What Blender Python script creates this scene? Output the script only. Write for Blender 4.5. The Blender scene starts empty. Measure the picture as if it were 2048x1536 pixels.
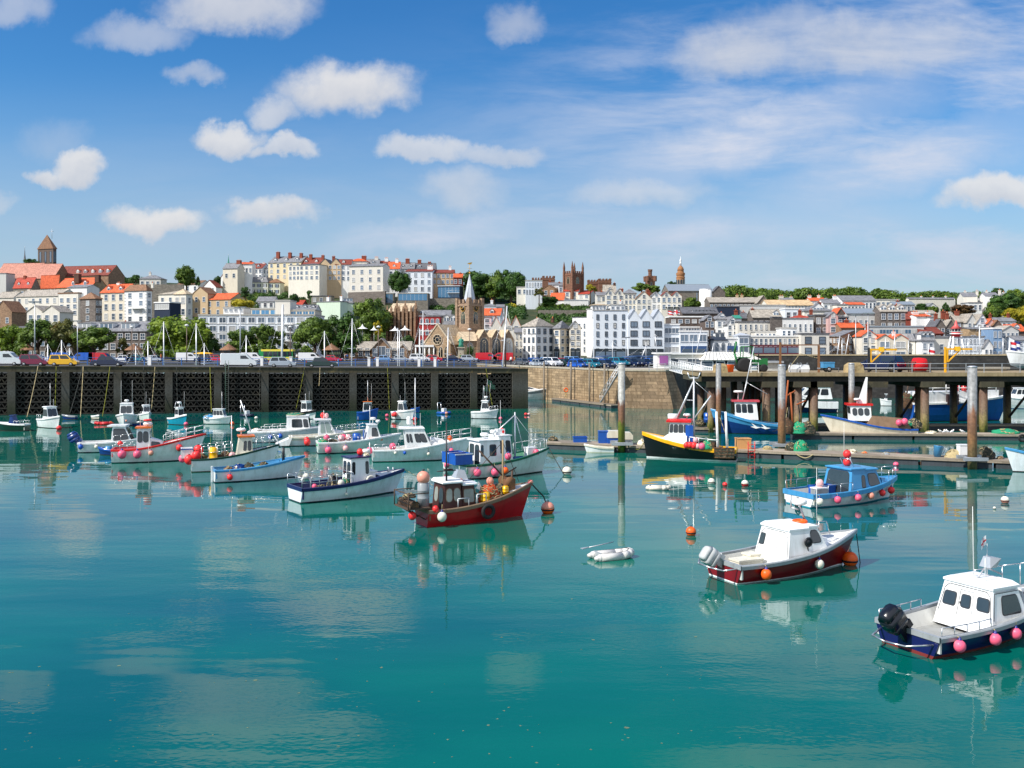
import bpy,math,random
from math import cos,sin,pi,sqrt
from mathutils import Vector,Matrix
R=math.radians
random.seed(7)
SC=bpy.context.scene
COL=SC.collection
# ------------------------------------------------------------------ camera, sky, sun, exposure
F=1900.0            # focal length in photograph pixels (2048 wide)
HZ=695.0            # photograph row of the eye level
EYE=9.0             # eye height over the water
cam=bpy.data.objects.new("camera",bpy.data.cameras.new("camera"))
COL.objects.link(cam)
cam.location=(0,0,EYE)
cam.rotation_euler=(R(90),0,0)
cam.data.sensor_width=36.0
cam.data.lens=36.0*F/2048
cam.data.shift_y=-(768-HZ)/2048.0
cam.data.clip_start=0.5
cam.data.clip_end=6000
SC.camera=cam
SC.view_settings.view_transform='Standard'
SC.view_settings.look='None'
SC.view_settings.gamma=1.0
SC.view_settings.exposure=0.58
SC.render.engine='CYCLES'
SC.cycles.max_bounces=6
SC.cycles.caustics_reflective=False
SC.cycles.caustics_refractive=False
try:
 SC.cycles.use_denoising=True
except Exception:
 pass
SUN=Vector((-0.62,-0.33,0.71)).normalized()
sl=bpy.data.lights.new("sun",'SUN')
sl.energy=4.0
sl.angle=R(0.5)
sl.color=(1.0,0.945,0.87)
so=bpy.data.objects.new("sun",sl)
COL.objects.link(so)
so.rotation_euler=(-SUN).to_track_quat('-Z','Y').to_euler()
so.location=(-60,0,80)
def px(x,y,D):
 """world point seen at photograph pixel (x, y) at distance D along the view"""
 return Vector(((x-1024)/F*D,D,EYE-(y-HZ)/F*D))
def wd(y,z=0.0):
 """distance of a point of height z seen at row y"""
 return (EYE-z)*F/(y-HZ)
class NT:
 def __init__(s,tree):s.t=tree;s.L=tree.links
 def n(s,typ,**kw):
  nd=s.t.nodes.new(typ)
  for k,v in kw.items():
   if k.startswith('i_'):
    nd.inputs[int(k[2:]) if k[2:].isdigit() else k[2:].replace('_',' ')].default_value=v
   else:setattr(nd,k,v)
  return nd
 def link(s,a,b):s.L.new(a,b)
 def math(s,op,a,b=None,c=None,clamp=False):
  nd=s.t.nodes.new('ShaderNodeMath');nd.operation=op;nd.use_clamp=clamp
  for i,v in enumerate((a,b,c)):
   if v is None:continue
   if isinstance(v,(int,float)):nd.inputs[i].default_value=v
   else:s.L.new(v,nd.inputs[i])
  return nd.outputs[0]
 def mix(s,f,a,b,mode='MIX'):
  nd=s.t.nodes.new('ShaderNodeMix');nd.data_type='RGBA';nd.blend_type=mode
  for k,v in ((0,f),(6,a),(7,b)):
   if isinstance(v,(int,float)):nd.inputs[k].default_value=v
   elif isinstance(v,tuple):nd.inputs[k].default_value=v if len(v)==4 else v+(1,)
   else:s.L.new(v,nd.inputs[k])
  return nd.outputs[2]
 def ramp(s,f,stops):
  nd=s.t.nodes.new('ShaderNodeValToRGB')
  e=nd.color_ramp.elements
  while len(e)<len(stops):e.new(0.5)
  for i,(p,c) in enumerate(stops):
   e[i].position=p;e[i].color=c if len(c)==4 else tuple(c)+(1,)
  s.L.new(f,nd.inputs[0]);return nd.outputs[0]
world=bpy.data.worlds.new("World")
SC.world=world
world.use_nodes=True
def build_sky():
 T=NT(world.node_tree);T.t.nodes.clear()
 out=T.n('ShaderNodeOutputWorld');bg=T.n('ShaderNodeBackground')
 bg.inputs[1].default_value=0.135
 T.link(bg.outputs[0],out.inputs[0])
 sky=T.n('ShaderNodeTexSky',sky_type='NISHITA')
 sky.sun_disc=False
 sky.sun_elevation=math.asin(SUN.z)
 sky.sun_rotation=math.atan2(SUN.x,SUN.y)
 sky.air_density=1.0;sky.dust_density=0.35;sky.ozone_density=2.2
 hs=T.n('ShaderNodeHueSaturation');hs.inputs['Saturation'].default_value=1.36;hs.inputs['Hue'].default_value=0.507
 hs.inputs['Value'].default_value=0.68
 T.link(sky.outputs[0],hs.inputs['Color'])
 base=T.mix(1.0,hs.outputs[0],(.66,.94,1.0),'MULTIPLY')
 tc=T.n('ShaderNodeTexCoord');sep=T.n('ShaderNodeSeparateXYZ')
 T.link(tc.outputs['Generated'],sep.inputs[0])
 yy=T.math('MAXIMUM',T.math('ABSOLUTE',sep.outputs[1]),0.05)
 u=T.math('DIVIDE',sep.outputs[0],yy)
 v=T.math('DIVIDE',sep.outputs[2],yy)
 cmb=T.n('ShaderNodeCombineXYZ');T.link(u,cmb.inputs[0]);T.link(v,cmb.inputs[1]);T.link(sep.outputs[1],cmb.inputs[2])
 P=cmb.outputs[0]
 # billow noise used to break the outlines of the clouds
 def noise(scale,detail,rough,vec=P,dist=0.0):
  nd=T.n('ShaderNodeTexNoise');nd.inputs['Scale'].default_value=scale;nd.inputs['Detail'].default_value=detail
  nd.inputs['Roughness'].default_value=rough;nd.inputs['Distortion'].default_value=dist
  T.link(vec,nd.inputs['Vector']);return nd.outputs['Fac']
 n1=noise(11,8,.6);n2=noise(34,5,.6)
 # wobble the position so that outlines are uneven
 wob=T.n('ShaderNodeTexNoise');wob.inputs['Scale'].default_value=16;wob.inputs['Detail'].default_value=6;wob.inputs['Roughness'].default_value=.6
 T.link(P,wob.inputs['Vector'])
 vs=T.n('ShaderNodeVectorMath',operation='SUBTRACT');T.link(wob.outputs['Color'],vs.inputs[0]);vs.inputs[1].default_value=(.5,.5,.5)
 vm=T.n('ShaderNodeVectorMath',operation='SCALE');T.link(vs.outputs[0],vm.inputs[0]);vm.inputs['Scale'].default_value=0.055
 va=T.n('ShaderNodeVectorMath',operation='ADD');T.link(P,va.inputs[0]);T.link(vm.outputs[0],va.inputs[1])
 sp2=T.n('ShaderNodeSeparateXYZ');T.link(va.outputs[0],sp2.inputs[0])
 U,V=sp2.outputs[0],sp2.outputs[1]
 acc=None;shade=None
 # cloud bodies: centre and half size in photograph pixels, softness, density, slope
 CL=[(688,183,152,62,.75,1.0,.04),(555,225,60,40,.7,.75,0),(455,278,76,38,.6,.95,0),(560,297,70,24,.6,.8,0),
          (845,302,92,32,.6,.75,0),(1000,312,105,26,.7,.6,0),(930,380,100,48,.9,.55,0),(392,157,50,27,.8,.55,0),
          (150,344,64,40,.55,.95,.1),(82,358,44,24,.6,.9,0),(308,444,102,38,.65,1.0,0),(540,428,96,30,.7,.9,0),
          (470,22,165,62,.8,.8,0),(280,70,110,38,.9,.5,0),(30,20,70,45,.9,.5,0),(1030,45,58,42,.9,.5,0),
          (1470,105,140,66,.9,.72,.1),(1690,95,180,74,1,.68,.1),(1860,90,180,70,1,.5,0),(1560,60,150,50,1,.4,0),(2000,383,128,44,.55,.95,.12),
          (1280,388,130,34,1,.5,0),(1190,385,60,28,1,.4,0),(110,285,60,60,1,.22,0),(0,410,30,24,.9,.4,0),
          (520,-70,260,75,.7,.9,0),(330,-230,300,80,.7,.85,0),(900,-330,300,90,.8,.6,0),(1650,-150,330,80,.8,.8,0),(2050,-140,200,60,.9,.5,0)]
 for (cx,cy,a,b,soft,dens,sl_) in CL:
  u0=(cx-1024)/F;v0=(HZ-cy)/F
  du=T.math('DIVIDE',T.math('SUBTRACT',U,u0),a/F)
  vv=T.math('SUBTRACT',T.math('SUBTRACT',V,v0),T.math('MULTIPLY',T.math('SUBTRACT',U,u0),sl_))
  dv=T.math('DIVIDE',vv,b/F)
  # flatter below than above
  dv2=T.math('MULTIPLY',dv,T.math('ADD',1.0,T.math('MULTIPLY',T.math('LESS_THAN',dv,0.0),0.25)))
  d=T.math('ADD',T.math('MULTIPLY',du,du),T.math('MULTIPLY',dv2,dv2))
  e=T.math('SUBTRACT',1.0,d)
  e=T.math('ADD',e,T.math('MULTIPLY',T.math('SUBTRACT',n1,.5),1.5))
  e=T.math('ADD',e,T.math('MULTIPLY',T.math('SUBTRACT',n2,.5),.8))
  m=T.n('ShaderNodeMapRange',interpolation_type='SMOOTHSTEP')
  m.inputs[1].default_value=-.05-soft*.45;m.inputs[2].default_value=soft*1.25
  T.link(e,m.inputs[0])
  mk=T.math('MULTIPLY',m.outputs[0],dens)
  acc=mk if acc is None else T.math('MAXIMUM',acc,mk)
  sh=T.math('MULTIPLY',mk,T.math('MULTIPLY',dv,-1.0))
  shade=sh if shade is None else T.math('ADD',shade,sh)
 # streaks of high cloud running up to the right
 mp=T.n('ShaderNodeMapping');mp.inputs['Rotation'].default_value=(0,0,R(-23));mp.inputs['Scale'].default_value=(1.5,7.0,1)
 T.link(P,mp.inputs[0])
 c1=noise(2.1,8,.6,mp.outputs[0],.4)
 c2=noise(5.0,8,.65,mp.outputs[0],.6)
 st=T.math('ADD',T.math('MULTIPLY',c1,.7),T.math('MULTIPLY',c2,.3))
 ms=T.n('ShaderNodeMapRange',interpolation_type='SMOOTHSTEP');ms.inputs[1].default_value=.40;ms.inputs[2].default_value=.68
 T.link(st,ms.inputs[0])
 reg=T.n('ShaderNodeMapRange',interpolation_type='SMOOTHSTEP');reg.inputs[1].default_value=-.12;reg.inputs[2].default_value=.22
 T.link(u,reg.inputs[0])
 top=T.n('ShaderNodeMapRange',interpolation_type='SMOOTHSTEP');top.inputs[1].default_value=.42;top.inputs[2].default_value=.2
 T.link(T.math('SUBTRACT',v,T.math('MULTIPLY',u,.28)),top.inputs[0])
 cir=T.math('MULTIPLY',T.math('MULTIPLY',ms.outputs[0],.72),T.math('MULTIPLY',T.math('ADD',T.math('MULTIPLY',reg.outputs[0],.88),.12),top.outputs[0]))
 # broad bright streaks of the photograph
 for (xa,ya,xb,yb,wdt,den) in [(1150,380,1900,150,75,.95),(1500,425,2100,240,75,.85),(650,490,1060,440,40,.7),(1050,480,1900,430,60,.6),(1250,340,1700,250,40,.6)]:
  ua,va_,ub,vb=(xa-1024)/F,(HZ-ya)/F,(xb-1024)/F,(HZ-yb)/F
  k=(vb-va_)/(ub-ua)
  off=T.math('SUBTRACT',T.math('SUBTRACT',V,va_),T.math('MULTIPLY',T.math('SUBTRACT',U,ua),k))
  g=T.math('DIVIDE',off,wdt/F)
  g=T.math('SUBTRACT',1.0,T.math('MULTIPLY',g,g),clamp=True)
  al=T.math('DIVIDE',T.math('SUBTRACT',U,(ua+ub)/2),(ub-ua)/2*1.15)
  al=T.math('SUBTRACT',1.0,T.math('MULTIPLY',al,al),clamp=True)
  body=T.math('MULTIPLY',T.math('MULTIPLY',g,al),T.math('ADD',.42,T.math('MULTIPLY',ms.outputs[0],.9)))
  cir=T.math('MAXIMUM',cir,T.math('MULTIPLY',body,den))
 # thin whitish veil towards the horizon
 hz=T.n('ShaderNodeMapRange',interpolation_type='SMOOTHSTEP');hz.inputs[1].default_value=.31;hz.inputs[2].default_value=.03
 T.link(v,hz.inputs[0])
 veil=T.math('MULTIPLY',hz.outputs[0],T.math('ADD',.55,T.math('MULTIPLY',c1,.5)))
 cir=T.math('MULTIPLY',cir,T.math('GREATER_THAN',sep.outputs[2],-.02))
 col=T.mix(veil,base,(2.2,2.62,3.35))
 col=T.mix(cir,col,(3.3,3.52,4.1))
 # cumulus: bright tops, soft grey undersides
 gr=T.math('ADD',T.math('MULTIPLY',shade,.55),T.math('MULTIPLY',T.math('SUBTRACT',.5,n1),1.1))
 gr=T.math('ADD',gr,.25,clamp=True)
 cc=T.mix(gr,(4.0,3.95,3.95),(2.45,2.65,3.1))
 col=T.mix(T.math('MULTIPLY',acc,.9),col,cc)
 # bright cloud bank added behind the viewer to fill the shaded fronts
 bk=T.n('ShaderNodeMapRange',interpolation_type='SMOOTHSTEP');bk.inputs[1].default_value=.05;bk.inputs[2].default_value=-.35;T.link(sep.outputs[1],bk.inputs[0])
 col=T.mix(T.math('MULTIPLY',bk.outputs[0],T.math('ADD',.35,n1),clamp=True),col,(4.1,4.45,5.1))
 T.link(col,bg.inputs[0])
build_sky()
# ------------------------------------------------------------------ materials
def srgb(r,g,b):
 def f(c):
  c /= 255.0
  return c/12.92 if c<=.04045 else ((c+.055)/1.055)**2.4
 return (f(r),f(g),f(b))
MATS = {}
def mat(name,col,rough=.6,var=.12,scale=2.0,metal=0.0,bump=0.0,streak=0.0,pattern=None,psize=(.6,.3),pmort=.7,spec=.4,c2=None,f2=None,coat=0.0):
 """one procedural surface: base colour broken by two noises, optional masonry or tile courses, optional run-down stains"""
 if name in MATS:return MATS[name]
 m=bpy.data.materials.new(name);m.use_nodes=True;MATS[name]=m
 T=NT(m.node_tree)
 b=m.node_tree.nodes['Principled BSDF']
 b.inputs['Roughness'].default_value=rough;b.inputs['Metallic'].default_value=metal
 b.inputs['Specular IOR Level'].default_value=spec
 if coat:b.inputs['Coat Weight'].default_value=coat
 tc=T.n('ShaderNodeTexCoord')
 inf=T.n('ShaderNodeObjectInfo')
 add=T.n('ShaderNodeVectorMath',operation='ADD');T.link(tc.outputs['Object'],add.inputs[0]);T.link(inf.outputs['Location'],add.inputs[1])
 co=add.outputs[0]
 n=T.n('ShaderNodeTexNoise');n.inputs['Scale'].default_value=scale;n.inputs['Detail'].default_value=6;n.inputs['Roughness'].default_value=.65
 T.link(co,n.inputs['Vector'])
 c=T.mix(n.outputs['Fac'],tuple(max(0,x*(1-var*2)) for x in col),tuple(min(1,x*(1+var*2)) for x in col))
 n3=T.n('ShaderNodeTexNoise');n3.inputs['Scale'].default_value=scale*.18;n3.inputs['Detail'].default_value=4
 T.link(co,n3.inputs['Vector'])
 c=T.mix(T.math('MULTIPLY',T.math('SUBTRACT',n3.outputs['Fac'],.35,clamp=True),var*4,clamp=True),c,tuple(x*.62 for x in col))
 if c2 is not None:
  mr=T.n('ShaderNodeMapRange');mr.inputs[1].default_value=f2[0];mr.inputs[2].default_value=f2[1]
  n4=T.n('ShaderNodeTexNoise');n4.inputs['Scale'].default_value=f2[2];n4.inputs['Detail'].default_value=7;n4.inputs['Roughness'].default_value=.7
  T.link(co,n4.inputs['Vector']);T.link(n4.outputs['Fac'],mr.inputs[0])
  c=T.mix(mr.outputs[0],c,c2)
 h=None
 if pattern:
  sp=T.n('ShaderNodeSeparateXYZ');T.link(tc.outputs['Object'],sp.inputs[0])
  cb=T.n('ShaderNodeCombineXYZ');T.link(T.math('ADD',sp.outputs[0],sp.outputs[1]),cb.inputs[0])
  T.link(T.math('MULTIPLY',sp.outputs[2],1.0),cb.inputs[1])
  br=T.n('ShaderNodeTexBrick');br.inputs['Scale'].default_value=1.0
  br.inputs['Brick Width'].default_value=psize[0];br.inputs['Row Height'].default_value=psize[1]
  br.inputs['Mortar Size'].default_value=.018 if pattern == 'tile' else .03
  br.inputs['Color1'].default_value=(.72,.72,.72,1);br.inputs['Color2'].default_value=(1.25,1.25,1.25,1)
  br.inputs['Mortar'].default_value=(pmort,pmort,pmort,1)
  T.link(cb.outputs[0],br.inputs['Vector'])
  c=T.mix(1.0,c,br.outputs['Color'],'MULTIPLY')
  h=br.outputs['Color']
 if streak:
  mp=T.n('ShaderNodeMapping');mp.inputs['Scale'].default_value=(1.6,1.6,.12);T.link(co,mp.inputs[0])
  ns=T.n('ShaderNodeTexNoise');ns.inputs['Scale'].default_value=1.3;ns.inputs['Detail'].default_value=6;ns.inputs['Roughness'].default_value=.7
  T.link(mp.outputs[0],ns.inputs['Vector'])
  f=T.math('MULTIPLY',T.math('SUBTRACT',ns.outputs['Fac'],.47,clamp=True),streak*5,clamp=True)
  c=T.mix(f,c,tuple(x*k for x,k in zip(col,(.5,.46,.40))))
 T.link(c,b.inputs['Base Color'])
 if bump:
  bm=T.n('ShaderNodeBump');bm.inputs['Strength'].default_value=bump;bm.inputs['Distance'].default_value=.05
  if h is not None:
   bw=T.n('ShaderNodeRGBToBW');T.link(h,bw.inputs[0]);T.link(bw.outputs[0],bm.inputs['Height'])
  else:T.link(n.outputs['Fac'],bm.inputs['Height'])
  T.link(bm.outputs[0],b.inputs['Normal'])
 return m
def wall(name,rgb,k=.92,**kw):
 col=tuple(c*k for c in srgb(*rgb));kw.setdefault('streak',.22);kw.setdefault('var',.05)
 return mat(name,col,rough=.8,scale=.9,**kw)
def stone(name,rgb,size=(.7,.32),**kw):
 kw.setdefault('var',.22);kw.setdefault('streak',.2);kw.setdefault('pmort',.8)
 return mat(name,srgb(*rgb),rough=.88,scale=3.0,pattern='stone',psize=size,bump=.35,**kw)
def roofm(name,rgb,size=(.45,.3),**kw):
 return mat(name,srgb(*rgb),rough=.75,var=.2,scale=1.4,pattern='tile',psize=size,bump=.25,pmort=.55,**kw)
W=dict(
 white=wall('white render',(240,240,238)),offwhite=wall('off white render',(226,221,210)),cream=wall('cream render',(226,217,198)),
 palecream=wall('pale cream render',(232,227,214)),grey=wall('light grey render',(205,205,202)),tan=wall('tan render',(196,172,138)),mint=wall('mint render',(208,226,206)),
 palegreen=wall('pale green render',(216,217,194)),pink=wall('pink render',(214,176,172)),blue=wall('blue render',(128,158,190)),red=wall('red painted brick',(176,62,62)),
 bluewhite=wall('bluish white render',(226,233,240)),yellow=wall('pale yellow render',(226,212,176)),navy=wall('navy cladding',(34,48,70)),concrete=wall('concrete',(150,146,134),streak=.5,var=.12),
 darkstone=stone('dark granite',(114,106,100)),greystone=stone('grey granite',(128,122,112)),brownstone=stone('brown granite',(146,118,94)),tanstone=stone('tan granite',(172,146,112)),
 redstone=stone('red sandstone',(126,90,72)),redbrick=stone('red brick',(132,60,46),(.25,.08)),darkbrick=stone('dark brown brick',(108,94,86),(.25,.08)),churchstone=stone('church granite',(152,128,106)),
 orangestone=stone('orange sandstone',(160,112,72)),
)
RF=dict(
 slate=roofm('slate',(128,129,133)),darkslate=roofm('dark slate',(100,101,106)),greyslate=roofm('weathered slate',(166,158,146)),orange=roofm('orange clay tiles',(210,98,56)),
 red=roofm('red clay tiles',(176,66,46)),brown=roofm('brown clay tiles',(136,100,74)),pinktile=roofm('faded pink tiles',(188,130,112)),redbrown=roofm('dark red tiles',(128,62,50)),
 sand=roofm('sand coloured tiles',(206,178,138)),lead=mat('lead sheet',srgb(190,196,204),.5,.1,2.0,metal=.1,streak=.4),flat=mat('flat roof felt',srgb(168,166,160),.85,.1),
 metal=mat('zinc roof',srgb(150,160,168),.45,.08,metal=.3),copper=mat('green copper',srgb(60,140,118),.6,.15),white=W['white'],pale=roofm('pale stone slates',(200,180,150)),
)
def glassm(name,rgb,rough=.08):
 m=mat(name,srgb(*rgb),rough,.25,.35,spec=.9);T=NT(m.node_tree);b=m.node_tree.nodes['Principled BSDF'];i=T.n('ShaderNodeObjectInfo');c=srgb(*rgb)
 f=T.ramp(i.outputs['Random'],[(0,tuple(x*.45 for x in c)),(.5,c),(.82,tuple(x*1.5 for x in c)),(.9,(.42,.42,.4))])
 T.link(f,b.inputs['Base Color']);return m
GLASS=glassm('window glass',(88,104,120));GLASSB=glassm('blue curtain wall glass',(64,116,152));DGLASS=glassm('dark tinted glass',(18,24,30),.05)
FRAMEW=mat('white window frame',(.74,.75,.76),.55,.05);FRAMED=mat('dark window frame',srgb(58,60,64),.6,.1)
CHIMB=stone('chimney brick',(150,78,58),(.25,.08));CHIMD=stone('dark chimney brick',(96,66,54),(.25,.08));POT=mat('clay chimney pot',srgb(206,120,76),.8,.1)
RUBBER=mat('black rubber',(.015,.015,.016),.8,.2);STEEL=mat('stainless rail',(.62,.63,.64),.3,.06,metal=.85);GALV=mat('galvanised steel',(.48,.5,.52),.45,.12,metal=.55)
BLACK=mat('black paint',(.018,.019,.022),.4,.15)
def paint(name,rgb,rough=.3,k=1.0,**kw):
 kw.setdefault('var',.07);kw.setdefault('streak',.22)
 return mat(name,tuple(c*k for c in srgb(*rgb)),rough,scale=1.3,spec=.5,**kw)
# ------------------------------------------------------------------ mesh helper
class MB:
 def __init__(s):s.v=[];s.f=[];s.m=[];s.s=[]
 def add(s,vs,fs,m=0,smooth=False,M=None):
  o=len(s.v)
  s.v+=[tuple(M @ Vector(p)) for p in vs] if M is not None else [tuple(p) for p in vs]
  for f in fs:
   s.f.append(tuple(i+o for i in f));s.m.append(m);s.s.append(smooth)
  return s
 def box(s,x0,x1,y0,y1,z0,z1,m=0,M=None):
  vs=[(x0,y0,z0),(x1,y0,z0),(x1,y1,z0),(x0,y1,z0),(x0,y0,z1),(x1,y0,z1),(x1,y1,z1),(x0,y1,z1)]
  return s.add(vs,[(0,3,2,1),(4,5,6,7),(0,1,5,4),(1,2,6,5),(2,3,7,6),(3,0,4,7)],m,False,M)
 def frus(s,a,b,m=0,M=None,smooth=False,caps=True):
  """a, b: two loops of points with the same count"""
  n=len(a);fs=[(i,(i+1) % n,n+(i+1) % n,n+i) for i in range(n)]
  if caps:fs+=[tuple(reversed(range(n))),tuple(range(n,2*n))]
  return s.add(list(a)+list(b),fs,m,smooth,M)
 def prism(s,poly,y0,y1,m=0,M=None,axis='y'):
  if axis == 'y':a=[(p[0],y0,p[1]) for p in poly];b=[(p[0],y1,p[1]) for p in poly]
  elif axis == 'x':a=[(y0,p[0],p[1]) for p in poly];b=[(y1,p[0],p[1]) for p in poly]
  else:a=[(p[0],p[1],y0) for p in poly];b=[(p[0],p[1],y1) for p in poly]
  return s.frus(a,b,m,M)
 def tube(s,p,q,r,r2=None,n=6,m=0,M=None,caps=True):
  p=Vector(p);q=Vector(q);d=(q-p)
  if d.length<1e-6:return s
  d.normalize();a=d.orthogonal().normalized();b=d.cross(a);r2=r if r2 is None else r2
  A=[p+(a*cos(t)+b*sin(t))*r for t in [2*pi*i/n for i in range(n)]]
  B=[q+(a*cos(t)+b*sin(t))*r2 for t in [2*pi*i/n for i in range(n)]]
  return s.frus(A,B,m,M,True,caps)
 def path(s,pts,r,n=6,m=0,M=None):
  for a,b in zip(pts[:-1],pts[1:]):s.tube(a,b,r,None,n,m,M)
  return s
 def lathe(s,prof,n=12,m=0,M=None,smooth=True,c=(0,0,0)):
  vs=[];fs=[]
  for (r,z) in prof:
   for i in range(n):
    t=2*pi*i/n;vs.append((c[0]+r*cos(t),c[1]+r*sin(t),c[2]+z))
  for k in range(len(prof)-1):
   for i in range(n):
    fs.append((k*n+i,k*n+(i+1) % n,(k+1)*n+(i+1) % n,(k+1)*n+i))
  fs.append(tuple(reversed(range(n))));fs.append(tuple((len(prof)-1)*n+i for i in range(n)))
  return s.add(vs,fs,m,smooth,M)
 def ball(s,c,r,n=14,m=0,M=None,sz=1.0):
  k=n // 2
  prof=[(max(.001,r*sin(pi*i/k)),-r*sz*cos(pi*i/k)) for i in range(k+1)]
  return s.lathe(prof,n,m,M,True,c)
 def ring(s,c,R1,r,n=16,k=6,m=0,M=None,axis='z'):
  vs=[];fs=[]
  for i in range(n):
   t=2*pi*i/n
   for j in range(k):
    u=2*pi*j/k;rr=R1+r*cos(u);h=r*sin(u)
    p=(rr*cos(t),rr*sin(t),h)
    if axis == 'y':p=(p[0],p[2],p[1])
    if axis == 'x':p=(p[2],p[0],p[1])
    vs.append((c[0]+p[0],c[1]+p[1],c[2]+p[2]))
  for i in range(n):
   for j in range(k):
    fs.append((i*k+j,((i+1) % n)*k+j,((i+1) % n)*k+(j+1) % k,i*k+(j+1) % k))
  return s.add(vs,fs,m,True,M)
 def mesh(s,name,mats):
  me=bpy.data.meshes.new(name);me.from_pydata(s.v,[],s.f)
  for mt in (mats if isinstance(mats,(list,tuple)) else [mats]):me.materials.append(mt)
  me.polygons.foreach_set('material_index',s.m);me.polygons.foreach_set('use_smooth',s.s)
  me.update();return me
 def build(s,name,mats,parent=None,loc=None,label=None):
  return put(s.mesh(name,mats),name,parent,loc,label)
def put(me,name,parent=None,loc=None,label=None,rot=None):
 o=bpy.data.objects.new(name,me);COL.objects.link(o)
 if parent is not None:o.parent=parent
 if loc is not None:o.location=loc
 if rot is not None:o.rotation_euler=rot
 if label:o['label']=label
 return o
def tag(o,label,cat,group=None):
 o['label']=label;o['category']=cat
 if group:o['group']=group
 return o
def struct(o):o['kind']='structure';return o
def thing(name,label,cat,loc=(0,0,0),rz=0.0,group=None):
 o=bpy.data.objects.new(name,None);COL.objects.link(o);o.location=loc;o.rotation_euler=(0,0,rz)
 o.empty_display_size=.3
 return tag(o,label,cat,group)
KIDS = {}
def kids_of(root):
 if root.name not in KIDS:
  KIDS[root.name]=[o for o in COL.objects if o.parent==root]
 return KIDS[root.name]
def dup(root,loc=None,rz=None,label=None,group=None,scale=None,swap=None):
 """copy a thing with its parts and their sub-parts"""
 def rec(o,parent):
  c=o.copy();COL.objects.link(c)
  if parent is not None:c.parent=parent
  if swap and c.type == 'MESH':
   for i,sl_ in enumerate(c.material_slots):
    if sl_.material and sl_.material.name in swap:
     sl_.link='OBJECT';sl_.material=swap[sl_.material.name]
  for k in kids_of(o):rec(k,c)
  return c
 c=rec(root,None)
 if loc is not None:c.location=loc
 if rz is not None:c.rotation_euler=(0,0,rz)
 if scale is not None:c.scale=scale
 if label:c['label']=label
 if group:c['group']=group
 return c
# ------------------------------------------------------------------ water
def build_water():
 m=bpy.data.materials.new('harbour water');m.use_nodes=True
 T=NT(m.node_tree);b=m.node_tree.nodes['Principled BSDF']
 tc=T.n('ShaderNodeTexCoord');co=tc.outputs['Object']
 def nz(scale,sx,sy,det,rough=.55,rot=0.0):
  mp=T.n('ShaderNodeMapping');mp.inputs['Scale'].default_value=(sx,sy,1);mp.inputs['Rotation'].default_value=(0,0,rot)
  T.link(co,mp.inputs[0])
  n=T.n('ShaderNodeTexNoise');n.inputs['Scale'].default_value=scale;n.inputs['Detail'].default_value=det;n.inputs['Roughness'].default_value=rough
  T.link(mp.outputs[0],n.inputs['Vector']);return n.outputs['Fac']
 big=nz(.035,.7,1.0,3)
 tint=nz(.09,.5,1.0,4)
 # colour of the body of the water: teal, greener over weed
 c=T.mix(T.ramp(big,[(.42,(0,0,0)),(.6,(1,1,1))]),(0.0,.080,.084),(0.0,.125,.086))
 c=T.mix(T.ramp(tint,[(.45,(0,0,0)),(.8,(1,1,1))]),c,(.003,.148,.108))
 T.link(c,b.inputs['Base Color'])
 b.inputs['Roughness'].default_value=.025;b.inputs['IOR'].default_value=1.33;b.inputs['Specular IOR Level'].default_value=.64
 # ripples: long low undulations, short ripples, and cat's paws where the breeze touches
 w1=nz(.4,.4,1.1,1,.35,R(5));w2=nz(1.5,.4,1.2,0,.5,R(-4));w3=nz(5.5,.7,1.1,1,.5,R(10))
 paw=T.ramp(nz(.028,.55,1.4,3,.5,R(-8)),[(.45,(0,0,0)),(.56,(1,1,1))])
 h=T.math('ADD',T.math('MULTIPLY',w1,.022),T.math('MULTIPLY',w2,.0034))
 h=T.math('ADD',h,T.math('MULTIPLY',w3,T.math('ADD',.0001,T.math('MULTIPLY',paw,.003))))
 bp=T.n('ShaderNodeBump');bp.inputs['Strength'].default_value=1.0;bp.inputs['Distance'].default_value=1.0
 T.link(h,bp.inputs['Height']);T.link(bp.outputs[0],b.inputs['Normal'])
 o=MB().add([(-900,-60,0),(900,-60,0),(900,1400,0),(-900,1400,0)],[(0,1,2,3)]).build('water',m)
 struct(o)
build_water()
def build_weed():
 m=mat('drifting weed',srgb(104,120,96),.8,.3);rnd=random.Random(5);b=MB()
 for _ in range(260):
  y=rnd.uniform(1160,1530);x=rnd.uniform(-40,1500);D=wd(y);p=px(x,y,D)
  if rnd.random()<(y-1100)/430*.9:
   r=rnd.uniform(.01,.035)*(2 if rnd.random()<.12 else 1);k=rnd.randint(4,6);a0=rnd.random()*6
   vs=[(p.x+r*rnd.uniform(.4,1.5)*cos(a0+i*6.283/k),p.y+r*rnd.uniform(.4,1.5)*sin(a0+i*6.283/k),.004) for i in range(k)]
   b.add(vs,[tuple(range(k))])
 o=b.build('floating_weed',m);o['kind']='stuff';o['label']='flecks of pale weed drifting on the near water'
build_weed()
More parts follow.
